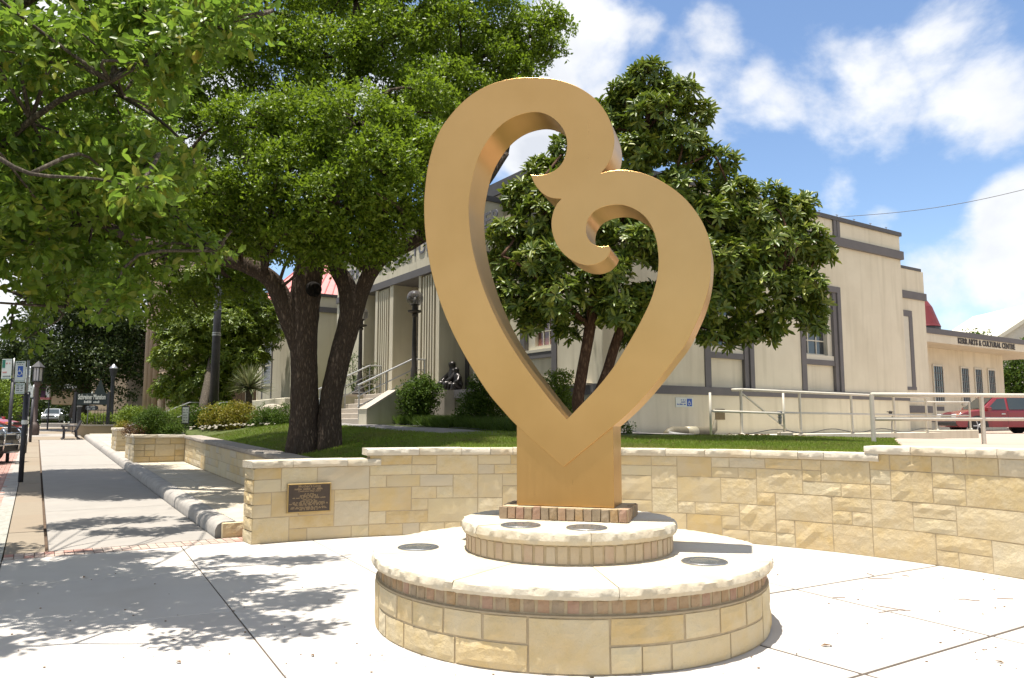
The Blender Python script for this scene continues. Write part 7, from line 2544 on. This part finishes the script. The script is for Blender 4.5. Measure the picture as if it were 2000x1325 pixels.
def build_museum_front():
    # low brick wall with iron fence facing us, then turning along the sidewalk
    gz = lambda s: sz(s)
    z = sz(50)
    t = thing('garden_wall', W(SM, 5, 50, z), 'low tan stone garden wall under the black iron fence', 'wall')
    m = MB(SM); m.box(2.3, 9.5, 50, 50.35, z - .3, z + .52); m.build('base', MT['tan_wall'], t)
    m = MB(SM); m.box(2.351, 9.5, 49.95, 50.4, z + .52, z + .62); m.build('coping', MT['steps'], t)
    m = MB(SM); m.box(1.95, 2.3, 50.0, 62, z - .3, z + .56); m.build('base', MT['tan_wall'], t)
    m = MB(SM); m.box(1.90, 2.35, 49.95, 62, z + .56, z + .66); m.build('coping', MT['steps'], t)
    f = thing('iron_fence', W(SM, 5, 50.2, z + .6), 'black iron picket fence in front of the clipped hedge', 'fence')
    m = MB(SM); m.box(2.8, 9.5, 50.16, 50.2, z + 1.42, z + 1.46); m.box(2.8, 9.5, 50.16, 50.2, z + .74, z + .78); m.build('rails', MT['black_metal'], f)
    for k in range(45):
        x = 2.9 + k * .15
        q = MB(SM); q.box(x - .012, x + .012, 50.168, 50.192, z + .62, z + 1.56); q.build('picket', MT['black_metal'], f)
    f2 = thing('iron_fence', W(SM, 2.58, 55, z + .6), 'black iron fence running up the sidewalk with solid dark boards', 'fence')
    for k in range(4):
        q = MB(SM); q.box(2.105, 2.15, 50.4, 61.5, z + .68 + .19 * k, z + .84 + .19 * k); q.build('board', MT['black_metal'], f2)
    for k, s in enumerate((50.3, 51.2, 56, 61.5)):
        q = MB(SM); q.box(2.05, 2.21, s - .08, s + .08, z + .66, z + 1.62); q.build('post', MT['black_metal'], f2)
        q = MB(SM); q.prism([(2.02, s - .11), (2.24, s - .11), (2.24, s + .11), (2.02, s + .11)], z + 1.62, z + 1.69, 'z'); q.build('post_cap', MT['steel'], f2)
    # street lamp with small lantern in front of the tan wall
    p = px(216, 828, 48.6); p.z = street_z(p.x, p.y) + .2
    l = thing('street_lamp', p, 'black street lamp post with a small lantern beside the museum sign', 'street lamp', 'lantern street lamps')
    zt = px(218, 735, 48.6).z
    m = MB(); m.lathe([(.2, 0), (.2, .3), (.13, .5), (.11, zt - p.z - .3), (.13, zt - p.z - .2), (.13, zt - p.z)], 12, c=tuple(p)); smooth_by_angle(m.build('post', MT['black_metal'], l))
    m = MB(); m.lathe([(.16, zt - p.z), (.24, zt - p.z + .42), (.24, zt - p.z + .46)], 12, c=tuple(p)); m.build('lantern', MT['black_metal'], l)
    m = MB(); m.lathe([(.26, zt - p.z + .46), (.25, zt - p.z + .52), (.12, zt - p.z + .66), (.03, zt - p.z + .78)], 12, c=tuple(p)); m.build('lamp_cap', MT['rim'], l, smooth=True)
    # museum sign
    a = px(148, 780, 46.5); c = px(213, 780, 46.5)
    zg = street_z(a.x, a.y)
    sgn = thing('museum_sign', (a.x, a.y, zg), 'dark museum signboard with pale lettering and a peaked top between two posts', 'sign')
    w_ = c.x - a.x
    M = frame_at(Vector((a.x, a.y, 0)), Vector((1, 0, 0)))
    zb = px(180, 791, 46.5).z; zt = px(180, 770, 46.5).z
    m = MB(M); m.prism([(0, zb), (w_, zb), (w_, zt), (w_ * .86, zt + .06), (w_ * .72, zt + .85), (w_ * .56, zt + .05), (w_ * .40, zt + .05), (0, zt)], -.06, .06, 'z'); m.build('board', MT['sign_dark'], sgn)
    for x in (.0, w_):
        q = MB(M); q.box(x - .07, x + .07, zg - .2, zt + .12, -.09, .09); q.build('post', MT['black_metal'], sgn)
    text_obj('Schreiner Mansion', .42, MT['letter_pale'], M @ Matrix.Translation((w_ * .5, zb + .46, .062)), sgn, 'lettering', .006, .012, width=w_ * .82)
    m = MB(); dashes(m, M, zb + .10, w_ * .27, w_ * .75, .15, 5, .061); m.build('small_lettering', MT['letter_pale'], sgn)
    m = MB(M); m.ell((w_ * .5, zt + .06, .07), (.05, .09, .03), 8, 6); m.build('finial', MT['letter_pale'], sgn)
    p = px(179, 797, 46.5)
    hs = thing('hanging_sign', p, 'small oval black sign with two pale lines hanging under the museum signboard', 'sign')
    M = frame_at(p, Vector((1, 0, 0)))
    m = MB(M); m.prism([(.36 * math.copysign(abs(math.cos(a)) ** .6, math.cos(a)) * 1.05, .15 * math.copysign(abs(math.sin(a)) ** .8, math.sin(a))) for a in np.linspace(0, 2 * math.pi, 20, endpoint=False)], -.03, .03, 'z'); m.build('board', MT['black_metal'], hs)
    m = MB(); dashes(m, M, .03, -.28, .28, .09, 8, .031); dashes(m, M, -.10, -.26, .26, .09, 9, .031); m.build('small_lettering', MT['letter_pale'], hs)
    for x in (-.2, .2):
        q = MB(M); q.tube([(x, .12, 0), (x, .36, 0)], .012, 5); q.build('hanger', MT['black_metal'], hs)
    # bollard light in the garden
    p = px(171, 815, 46.6)
    bo = thing('garden_stake', p, 'short pale stake light in the hedge below the oval sign', 'light')
    m = MB(); m.tube([(p.x, p.y, zg), (p.x, p.y, px(171, 797, 46.6).z)], .035, 6); m.build('stake', MT['steel'], bo)
    m = MB(); m.ell((p.x, p.y, px(171, 795, 46.6).z), (.07, .07, .09), 8, 6); m.build('head', MT['white'], bo)
    # bench
    c = W(SM, 1.75, 45.3, sz(45.3))
    b = thing('park_bench', c, 'dark slatted metal bench at the kerb facing the street', 'bench')
    X = lambda t_, s_, z_: W(SM, t_, s_, sz(45.3) + z_)
    for k in range(7):
        q = MB(); q.tube([X(1.25 + .075 * k, 45.3 - .85, .46 - .012 * k), X(1.25 + .075 * k, 45.3 + .85, .46 - .012 * k)], .03, 5); q.build('slat', MT['dark_pole'], b)
    for k in range(8):
        q = MB(); q.tube([X(1.80 + .028 * k, 45.3 - .85, .48 + .06 * k), X(1.80 + .028 * k, 45.3 + .85, .48 + .06 * k)], .03, 5); q.build('slat', MT['dark_pole'], b)
    for ds in (-.82, .82):
        q = MB(); q.tube([X(1.16, 45.3 + ds, 0), X(1.28, 45.3 + ds, .08), X(1.28, 45.3 + ds, .40), X(1.24, 45.3 + ds, .66), X(1.18, 45.3 + ds, .70), X(1.17, 45.3 + ds, .62), X(1.3, 45.3 + ds, .68), X(1.86, 45.3 + ds, .66)], .04, 6); q.build('end_frame', MT['dark_pole'], b)
        q = MB(); q.tube([X(2.0, 45.3 + ds, 0), X(1.84, 45.3 + ds, .12), X(1.80, 45.3 + ds, .44), X(2.02, 45.3 + ds, .95)], .04, 6); q.build('end_frame', MT['dark_pole'], b)
    # concrete kerb block across the far end of the sidewalk, banner on its post
    p = px(103, 834, 58)
    k = thing('concrete_block', p, 'long low concrete barrier beyond the end of the sidewalk', 'barrier')
    M = frame_at(p, Vector((1, .05, 0))); m = MB(M); m.bbox(-.75, 1.1, -.25, .28, -.3, .3, .03); m.build('block', MT['kerb'], k)
    p = px(88, 765, 52)
    k = thing('banner_sign', (p.x, p.y, sz(60)), 'purple and white box sign on a slim post left of the porch', 'sign')
    M = frame_at(p, Vector((1, .1, 0)))
    q = MB(M); q.box(-.20, .10, -.40, .40, -.1, .1); q.build('purple_face', MT['purple'], k)
    q = MB(M); q.box(.10, .34, -.40, .40, -.1, .1); q.build('white_face', MT['white'], k)
    q = MB(M); q.box(-.24, .38, .40, .47, -.13, .13); q.box(-.24, .38, -.55, -.40, -.13, .13); q.build('cap_rails', MT['red_roof'], k)
    q = MB(M); q.tube([(.30, -3.4, 0), (.30, -.5, 0)], .05, 8); q.build('post', MT['black_metal'], k)


build_museum_front()


# ------------------------------------------------------------------ kerbside signs and lantern
def parking_sign(lab, base_px, Y, plates, group='parking signs on dark posts', top=None, r=.05):
    p = px(base_px[0], base_px[1], Y); p.z = street_z(p.x, p.y)
    t = thing('parking_sign', p, lab, 'sign', group)
    ztop = px(base_px[0], plates[0][1] - 2, Y).z
    d = Vector((.985, -.17, 0))
    zpost = px(base_px[0], top or plates[-1][3], Y).z
    m = MB(); m.tube([p - Vector((0, 0, .1)), Vector((p.x, p.y, zpost))], r, 10); m.build('post', MT['dark_pole'], t, smooth=True)
    m = MB(); m.tube([Vector((p.x, p.y, zpost - .02)), Vector((p.x, p.y, ztop))], r * .45, 8); m.build('upper_post', MT['steel'], t, smooth=True)
    for i, (x0, y0, x1, y1, kind) in enumerate(plates):
        a = px(x0, y0, Y); c = px(x1, y1, Y)
        cen = (a + c) / 2; cen.y = p.y - .06
        w = abs(c.x - a.x); h = abs(a.z - c.z)
        M = frame_at(cen, d)
        m = MB(M); m.bbox(-w / 2, w / 2, -h / 2, h / 2, 0, .008, .003); pl = m.build('plate', MT['sign_white'], t)
        m = MB(M); e = .02 * 1
        for (q0, q1, q2, q3) in ((-w / 2 + e, w / 2 - e, h / 2 - 1.6 * e, h / 2 - e), (-w / 2 + e, w / 2 - e, -h / 2 + e, -h / 2 + 1.6 * e)): m.box(q0, q1, q2, q3, .008, .0095)
        m.build('border', MT['sign_green'], pl)
        if kind == 'access':
            m = MB(M); m.box(-w * .24, w * .27, -h * .26, h * .26, .008, .0105); m.build('blue_field', MT['sign_blue'], pl)
            m = MB(); wheelchair_icon(m, M @ Matrix.Translation((w * .01, 0, .012)), h * .46); m.build('wheelchair_symbol', MT['white'], pl)
            m = MB(); dashes(m, M, h * .40, -w * .4, w * .4, h * .05, 3 + i, .008); dashes(m, M, h * .32, -w * .3, w * .3, h * .04, 4 + i, .008); m.build('small_lettering', MT['sign_ink'], pl)
        elif kind == 'text':
            m = MB()
            for k in range(3): dashes(m, M, h * (.2 - .22 * k), -w * .36, w * .36, h * .13, 9 * i + k, .008)
            m.build('small_lettering', MT['sign_ink'], pl)
        elif kind == 'hours':
            m = MB(M); m.box(-w * .45, -w * .18, h * .52 - h * .5, h * .46, .008, .0105) if False else m.box(-w * .46, -w * .16, h * .06, h * .47, .008, .0105); m.build('green_field', MT['sign_green'], pl)
            m = MB(); dashes(m, M, h * .25, -w * .1, w * .42, h * .09, 1, .008); dashes(m, M, -h * .2, -w * .38, w * .1, h * .1, 2, .008); m.build('small_lettering', MT['sign_red'], pl)
            m = MB(M); m.box(-w * .35, w * .35, -h * .38, -h * .33, .008, .0105); m.prism([(w * .35, -h * .42), (w * .46, -h * .355), (w * .35, -h * .29)], .008, .0105, 'z'); m.build('arrow', MT['sign_ink'], pl)
    return t, p


def build_kerbside():
    t, p = parking_sign('nearest accessible parking sign post, with a blue wheelchair panel over a text plate', (40, 942), 18.2,
                        [(33, 706, 53, 747, 'access'), (32.5, 749, 52, 770, 'text')], r=.055)
    z = px(43, 825, 18.2).z
    m = MB(); m.lathe([(.062, z - .05), (.062, z + .05)], 12, c=(p.x, p.y, 0)); m.build('white_tape', MT['white'], t)
    t, p = parking_sign('second accessible parking sign post, partly hidden behind the nearest one', (48, 886), 28.4, [(52.5, 718, 61, 748, 'access'), (53, 750, 62, 766, 'text')], r=.06)
    for y in (817, 825):
        z = px(48, y, 28.4).z
        m = MB(); m.lathe([(.068, z - .055), (.068, z + .055)], 12, c=(p.x, p.y, 0)); m.build('white_tape', MT['white'], t)
    t, p = parking_sign('farthest small white parking sign just left of the lantern post', (59, 860), 36, [(57.5, 754, 66, 777, 'text')], r=.06)
    # sign at the left edge, its post behind the parked cars
    t, p = parking_sign('white and green timed parking sign at the left edge, above the black car', (14, 900), 24.0, [(6, 702, 25.5, 741, 'hours')], r=.05)
    # lantern lamp on a stout post
    p = px(66, 851, 43.5); p.z = street_z(p.x, p.y)
    t = thing('lantern_post', p, 'street lamp with a square peaked lantern on a brown post behind the parking signs', 'street lamp', 'lantern street lamps')
    zb = px(68, 744, 43.5).z - p.z; z1 = px(68, 719, 43.5).z - p.z; zt = px(70, 709, 43.5).z - p.z
    m = MB(); m.lathe([(.24, 0), (.26, .15), (.26, .55), (.18, .68), (.12, .75), (.11, zb - .35), (.16, zb - .3), (.17, zb - .02)], 12, c=tuple(p)); smooth_by_angle(m.build('post', pm_brownpost, t))
    m = MB(Matrix.Translation(p)); m.box(-.15, .15, -.15, .15, zb, z1); m.build('lantern_glass', MT['lantern_glass'], t)
    m = MB(Matrix.Translation(p))
    for sx in (-1, 1):
        for sy in (-1, 1): m.box(sx * .17 - .02, sx * .17 + .02, sy * .17 - .02, sy * .17 + .02, zb - .02, z1 + .02)
    m.box(-.2, .2, -.2, .2, zb - .06, zb - .02); m.box(-.22, .22, -.22, .22, z1 + .001, z1 + .05)
    m.box(-.012, .012, -.165, -.151, zb, z1); m.build('lantern_frame', MT['black_metal'], t)
    m = MB(Matrix.Translation(p)); m.add([(-.25, -.25, z1 + .05), (.25, -.25, z1 + .05), (.25, .25, z1 + .05), (-.25, .25, z1 + .05), (0, 0, zt + .12)], [(0, 1, 4), (1, 2, 4), (2, 3, 4), (3, 0, 4), (3, 2, 1, 0)]); m.build('lantern_roof', MT['coping_metal'], t)


pm_brownpost = pmat('brown_post_paint', (0.085, 0.06, 0.05), (0.10, 0.072, 0.06), scale=6, rough=0.6)
build_kerbside()


# ------------------------------------------------------------------ cars
def build_car(name, loc, heading, paint, label, group, kind='suv', length=4.45, guard=False):
    """a car; heading is the direction of its nose. Local: x forward, y left, z up"""
    t = thing(name, loc, label, 'car', group)
    M = Matrix.Translation(loc) @ Matrix.Rotation(heading, 4, 'Z')
    L = length / 2
    if kind == 'suv':
        H, belt, hood, W_ = 1.70, 1.02, 1.02, .90
        side = [(-L, .55), (-L, .92), (-L + .08, 1.05), (-L + .25, H - .12), (-L + .45, H), (-.2, H + .02), (.45, H - .06), (1.10, belt + .06), (L - .45, hood - .04), (L - .12, hood - .14), (L, .72), (L, .45), (L - .15, .30), (-L + .1, .30)]
        glass_side = [(-L + .38, belt + .05), (-L + .48, H - .14), (-.2, H - .11), (.38, H - .16), (.90, belt + .05)]
        tyre_r, wb = .36, 1.31
    else:
        H, belt, hood, W_ = 1.46, .90, .92, .90
        side = [(-L, .5), (-L, .80), (-L + .1, .95), (-L + .7, .98), (-L + 1.35, H - .04), (-.4, H), (.25, H - .06), (1.05, belt + .04), (L - .5, hood - .10), (L - .1, hood - .24), (L, .62), (L, .38), (L - .15, .24), (-L + .1, .24)]
        glass_side = [(-L + .95, belt + .04), (-L + 1.42, H - .12), (-.4, H - .09), (.2, H - .13), (.86, belt + .04)]
        tyre_r, wb = .33, 1.36
    # body: lofted from the side outline with tumblehome
    m = MB(M)
    vs = []; fs = []
    n = len(side)
    lay = [(-1, .84), (-.97, .95), (-.80, 1.0), (.80, 1.0), (.97, .95), (1, .84)]
    for fy, sc in lay:
        for (x, z) in side:
            tum = 1.0 - .20 * max(0, (z - belt)) / (H - belt)
            xx = x * (.985 if sc < .9 else 1.0)
            zz = .45 + (z - .45) * (1 - (1 - sc) * .25)
            vs.append((xx, fy * W_ * tum, zz))
    for i in range(len(lay) - 1):
        for k in range(n):
            a = i * n + k; b = i * n + (k + 1) % n
            fs.append((a, b, b + n, a + n))
    tr = geometry.tessellate_polygon([[Vector((x, z, 0)) for x, z in side]])
    fs += [tuple(q) for q in tr] + [tuple((len(lay) - 1) * n + q for q in reversed(f)) for f in tr]
    m.add(vs, fs)
    smooth_by_angle(m.build('body', paint, t), 35)
    # glass: side panes and windscreen
    def sidey(z, off): return W_ * (1.0 - .20 * max(0, (z - belt)) / (H - belt)) + off
    for sgn in (-1, 1):
        cut = [(-L + 1.02 if kind == 'suv' else -.62), .02]
        xs = [p[0] for p in glass_side]
        panes = []
        poly = [Vector(p) for p in glass_side]
        segs = [(min(xs) - .01, cut[0] - .05), (cut[0] + .05, cut[1] - .05), (cut[1] + .05, max(xs) + .01)]
        for (a, b) in segs:
            q = clip_poly(clip_poly(poly, Vector((a, 0)), Vector((1, 0)), 1), Vector((b, 0)), Vector((1, 0)), -1)
            if len(q) < 3: continue
            g = MB(M)
            g.add([(p.x, sgn * sidey(p.y, .012), p.y) for p in q], [tuple(range(len(q)))]); g.build('side_window', MT['car_glass'], t)
        # door seams and handles
        for x in (cut[0], cut[1], 1.0 if kind == 'suv' else .95):
            g = MB(M); g.box(x - .006, x + .006, sgn * (W_ + .001) - .003, sgn * (W_ + .001) + .003, .42, belt); g.build('door_seam', MT['car_trim'], t)
        for x in (cut[0] + .22, cut[1] + .2):
            g = MB(M); g.bbox(x - .09, x + .09, sgn * (W_ + .018) - .018, sgn * (W_ + .018) + .018, belt - .16, belt - .12, .008); g.build('door_handle', MT['chrome'], t)
        g = MB(M); g.bbox(.78, .98, sgn * (W_ + .10) - .09, sgn * (W_ + .10) + .09, belt + .0, belt + .16, .03); g.build('mirror', paint, t)
        # arches, wheels
        for wx in (-wb, wb):
            arc = [(wx + (tyre_r + .09) * math.cos(a), tyre_r + (tyre_r + .09) * math.sin(a)) for a in np.linspace(R(-8), R(188), 14)]
            g = MB(M); g.prism(arc, sgn * (W_ - .25), sgn * (W_ + .006), 'y'); g.build('wheel_arch', MT['car_trim'], t)
            Mw = M @ Matrix.Translation((wx, sgn * (W_ - .10), tyre_r)) @ Matrix.Rotation(R(90), 4, 'X')
            g = MB(Mw); g.lathe([(tyre_r * .62, -.11), (tyre_r * .94, -.115), (tyre_r, -.08), (tyre_r, .08), (tyre_r * .94, .115), (tyre_r * .62, .11)], 24); w = g.build('wheel', MT['tyre'], t)
            zf = -sgn * .118
            g = MB(Mw); g.lathe([(tyre_r * .63, -.085), (tyre_r * .63, .085)], 20); g.lathe([(tyre_r * .16, min(zf, zf * .6)), (tyre_r * .16, max(zf, zf * .6))], 10)
            for k in range(5):
                an = k * 2 * math.pi / 5
                g.tube([(0, 0, zf * .8), (tyre_r * .6 * math.cos(an), tyre_r * .6 * math.sin(an), zf * .8)], .035, 6)
            g.build('rim', MT['rim'], w)
    # windscreen and rear window
    if kind == 'suv': f0, f1, r0, r1 = (1.08, belt + .09), (.48, H - .10), (-L + .09, belt + .12), (-L + .25, H - .2)
    else: f0, f1, r0, r1 = (1.02, belt + .07), (.30, H - .10), (-L + .78, .98), (-L + 1.30, H - .10)
    for (a, b, o, nm) in ((f0, f1, .02, 'windscreen'), (r0, r1, -.02, 'rear_window')):
        g = MB(M); wa, wb_ = sidey(a[1], -.10), sidey(b[1], -.10)
        g.add([(a[0] + o, -wa, a[1] + .012), (a[0] + o, wa, a[1] + .012), (b[0] + o, wb_, b[1] + .012), (b[0] + o, -wb_, b[1] + .012)], [(0, 1, 2, 3)]); g.build(nm, MT['car_glass'], t)
    # nose
    zl = hood - .22
    for sgn in (-1, 1):
        g = MB(M); g.bbox(L - .16, L + .012, sgn * .66 - .17, sgn * .66 + .17, zl - .09, zl + .08, .03); g.build('headlight', MT['head_lamp'], t)
        g = MB(M); g.bbox(L - .22, L - .04, sgn * (W_ - .055) - .045, sgn * (W_ - .055) + .045, zl - .08, zl + .07, .02); g.build('indicator', MT['amber'], t)
        g = MB(M); g.bbox(-L - .012, -L + .1, sgn * .74 - .1, sgn * .74 + .1, .85, 1.15, .03); g.build('tail_lamp', MT['car_red2'], t)
    g = MB(M); g.bbox(L - .06, L + .008, -.46, .46, zl - .10, zl + .07, .02); g.build('grille', MT['car_trim'], t)
    g = MB(M); g.bbox(L - .12, L + .05, -W_ + .03, W_ - .03, .36, .56, .04); g.build('bumper', MT['car_trim'] if kind == 'suv' else paint, t)
    g = MB(M); g.bbox(-L - .05, -L + .12, -W_ + .03, W_ - .03, .40, .62, .04); g.build('bumper', MT['car_trim'] if kind == 'suv' else paint, t)
    if kind == 'suv':
        for sgn in (-1, 1):
            g = MB(M); g.tube([(-L + .7, sgn * .58, H + .06), (.2, sgn * .58, H + .06)], .02, 6); g.build('roof_rail', MT['car_trim'], t)
    if guard:
        g = MB(M)
        for sgn in (-1, 1):
            g.tube([(L + .08, sgn * .42, .40), (L + .14, sgn * .42, .95), (L + .02, sgn * .42, 1.05)], .03, 8)
            g.tube([(L + .12, sgn * .42, .92), (L + .10, sgn * .80, .88), (L - .02, sgn * .86, .70), (L + .10, sgn * .78, .56), (L + .12, sgn * .42, .56)], .026, 8)
        g.tube([(L + .13, -.42, .90), (L + .13, .42, .90)], .03, 8); g.tube([(L + .13, -.42, .58), (L + .13, .42, .58)], .03, 8)
        g.build('brush_guard', MT['chrome'], t, smooth=True)
    return t


def build_cars():
    p = px(1934, 845, 34.6); p.z = 1.08
    build_car('parked_car', p + Vector((.35, 0, 0)), math.pi - .06, MT['car_red'], 'dark red compact off-roader parked behind the railings at the right', None)
    G = 'cars parked along the left side of the street'
    hd = math.atan2(-T_DIR.y * .0 + -.30, 1.0)     # noses towards the sidewalk
    nose = math.atan2((T_DIR * .90 - S_DIR * .45).y, (T_DIR * .90 - S_DIR * .45).x)
    dirv = Vector((math.cos(nose), math.sin(nose), 0))
    spots = [(px(24, 868, 23.6), MT['car_grey'], 'charcoal off-roader with a chrome brush guard, nearest of the cars at the left edge', 'suv', True),
             (px(36, 842, 33.5), MT['car_black'], 'black sedan parked beyond the charcoal off-roader', 'sedan', False),
             (px(40, 836, 42), MT['car_red2'], 'red sedan parked beyond the black sedan', 'sedan', False)]
    for nosept, paint, lab, kind, g in spots:
        L = 2.25
        c = nosept - dirv * (L + .1); c.z = street_z(c.x, c.y) - .03
        build_car('parked_car', c, nose, paint, lab, G, kind, 4.45, g)
    p = px(103, 826, 92); p.z = street_z(p.x, p.y) - .03
    build_car('parked_car', p, R(-68), MT['car_silver'], 'small grey car far off at the end of the sidewalk', None, 'suv', 4.2)


build_cars()


# ------------------------------------------------------------------ overhead wire and litter
def build_wire():
    a = px(1640, 424, 22.5); c = px(2100, 344, 20)
    t = thing('overhead_wire', a, 'single thin overhead wire sloping up to the right above the side wall', 'wire')
    pts = [a.lerp(c, i / 14) - Vector((0, 0, .22 * math.sin(math.pi * i / 14))) for i in range(15)]
    m = MB(); m.tube(pts, .009, 5); m.build('wire', MT['cable'], t)


build_wire()


def build_litter():
    rg = random.Random(8)
    spots = [(1745, 1188, 60, .35), (1735, 1195, 40, -.2), (1895, 1172, 44, .15), (1965, 1170, 30, .05), (1720, 1130, 52, .02), (1770, 1125, 16, .1), (1640, 1168, 22, -.05), (1700, 1122, 14, .2)]
    for i, (x, y, w, k) in enumerate(spots):
        a = pz(x - w / 2, y - k * 10, .004); c = pz(x + w / 2, y + k * 14, .004)
        lab = ['long forked dry twig on the plaza right of the plinth', 'short dry twig beside the forked one on the plaza', 'curved dry twig near the wall at the right', 'short twig close to the right edge of the plaza',
               'straight thin twig nearer the wall foot', 'tiny twig fragment close to the wall foot', 'small twig by the joint right of the plinth', 'tiny twig fragment left of the straight twig'][i]
        pts = [a.lerp(c, f) + Vector((rg.uniform(-.01, .01), rg.uniform(-.02, .02), 0)) for f in (0, .3, .6, 1)]
        for q in pts: q.z = .006
        m = MB(); m.tube(pts, .0035, 5)
        if i == 0: m.tube([pts[2], pts[2] + Vector((.05, -.06, 0))], .003, 5)
        tag(m.build('twig', MT['twig'], None), lab, 'twig', 'dry twigs on the plaza')
    leaf = [(1615, 1262, .05, 'curled dead leaf on the plaza right of the plinth'), (1952, 1294, .035, 'small dead leaf at the lower right of the plaza'), (490, 1155, .03, 'dark dead leaf on the sunny plaza, left of the plinth'), (348, 1294, .035, 'dead leaf at the lower edge of the tree shadow'),
            (610, 1281, .03, 'small brown leaf near the bottom edge, left of the plinth'), (165, 1128, .05, 'brown leaf in the tree shadow by the left edge')]
    for x, y, s, lab in leaf:
        p = pz(x, y, .004)
        m = MB(Matrix.Translation(p) @ Matrix.Rotation(rg.uniform(0, 6), 4, 'Z'))
        m.add([(-s, 0, .002), (-.2 * s, .35 * s, .014), (s, 0, .004), (-.2 * s, -.35 * s, .012), (0, 0, .003)], [(0, 4, 1), (1, 4, 2), (2, 4, 3), (3, 4, 0)])
        tag(m.build('dead_leaf', MT['dead_leaf'], None), lab, 'leaf', 'dead leaves on the plaza')
    m = MB()
    for i in range(150):
        x = rg.uniform(10, 1990); y = rg.uniform(1110, 1320)
        p = pz(x, y, .003); r = rg.uniform(.003, .008)
        if (p.xy - PC).length < PR + .05 or math.hypot(p.x - ARC_C.x, p.y - ARC_C.y) > ARC_R - .05: continue
        m.ell(tuple(p), (r * 1.5, r, r * .6), 5, 3)
    o = m.build('debris', MT['dead_leaf'], None); o['kind'] = 'stuff'
    m = MB()
    for i in range(70):
        v = rg.uniform(2.5, 9.0); x, y = Bxy(v, -1.25 - rg.random() * .4)
        p = Vector((x, y, ground_z(x, y) + .03)); s = rg.uniform(.03, .07)
        m.add([(p.x - s, p.y, p.z), (p.x, p.y + s * .4, p.z + .03), (p.x + s, p.y, p.z), (p.x, p.y - s * .4, p.z + .02)], [(0, 1, 2), (0, 2, 3)])
    o = m.build('fallen_leaves', MT['leaf_red'], None); o['kind'] = 'stuff'


build_litter()
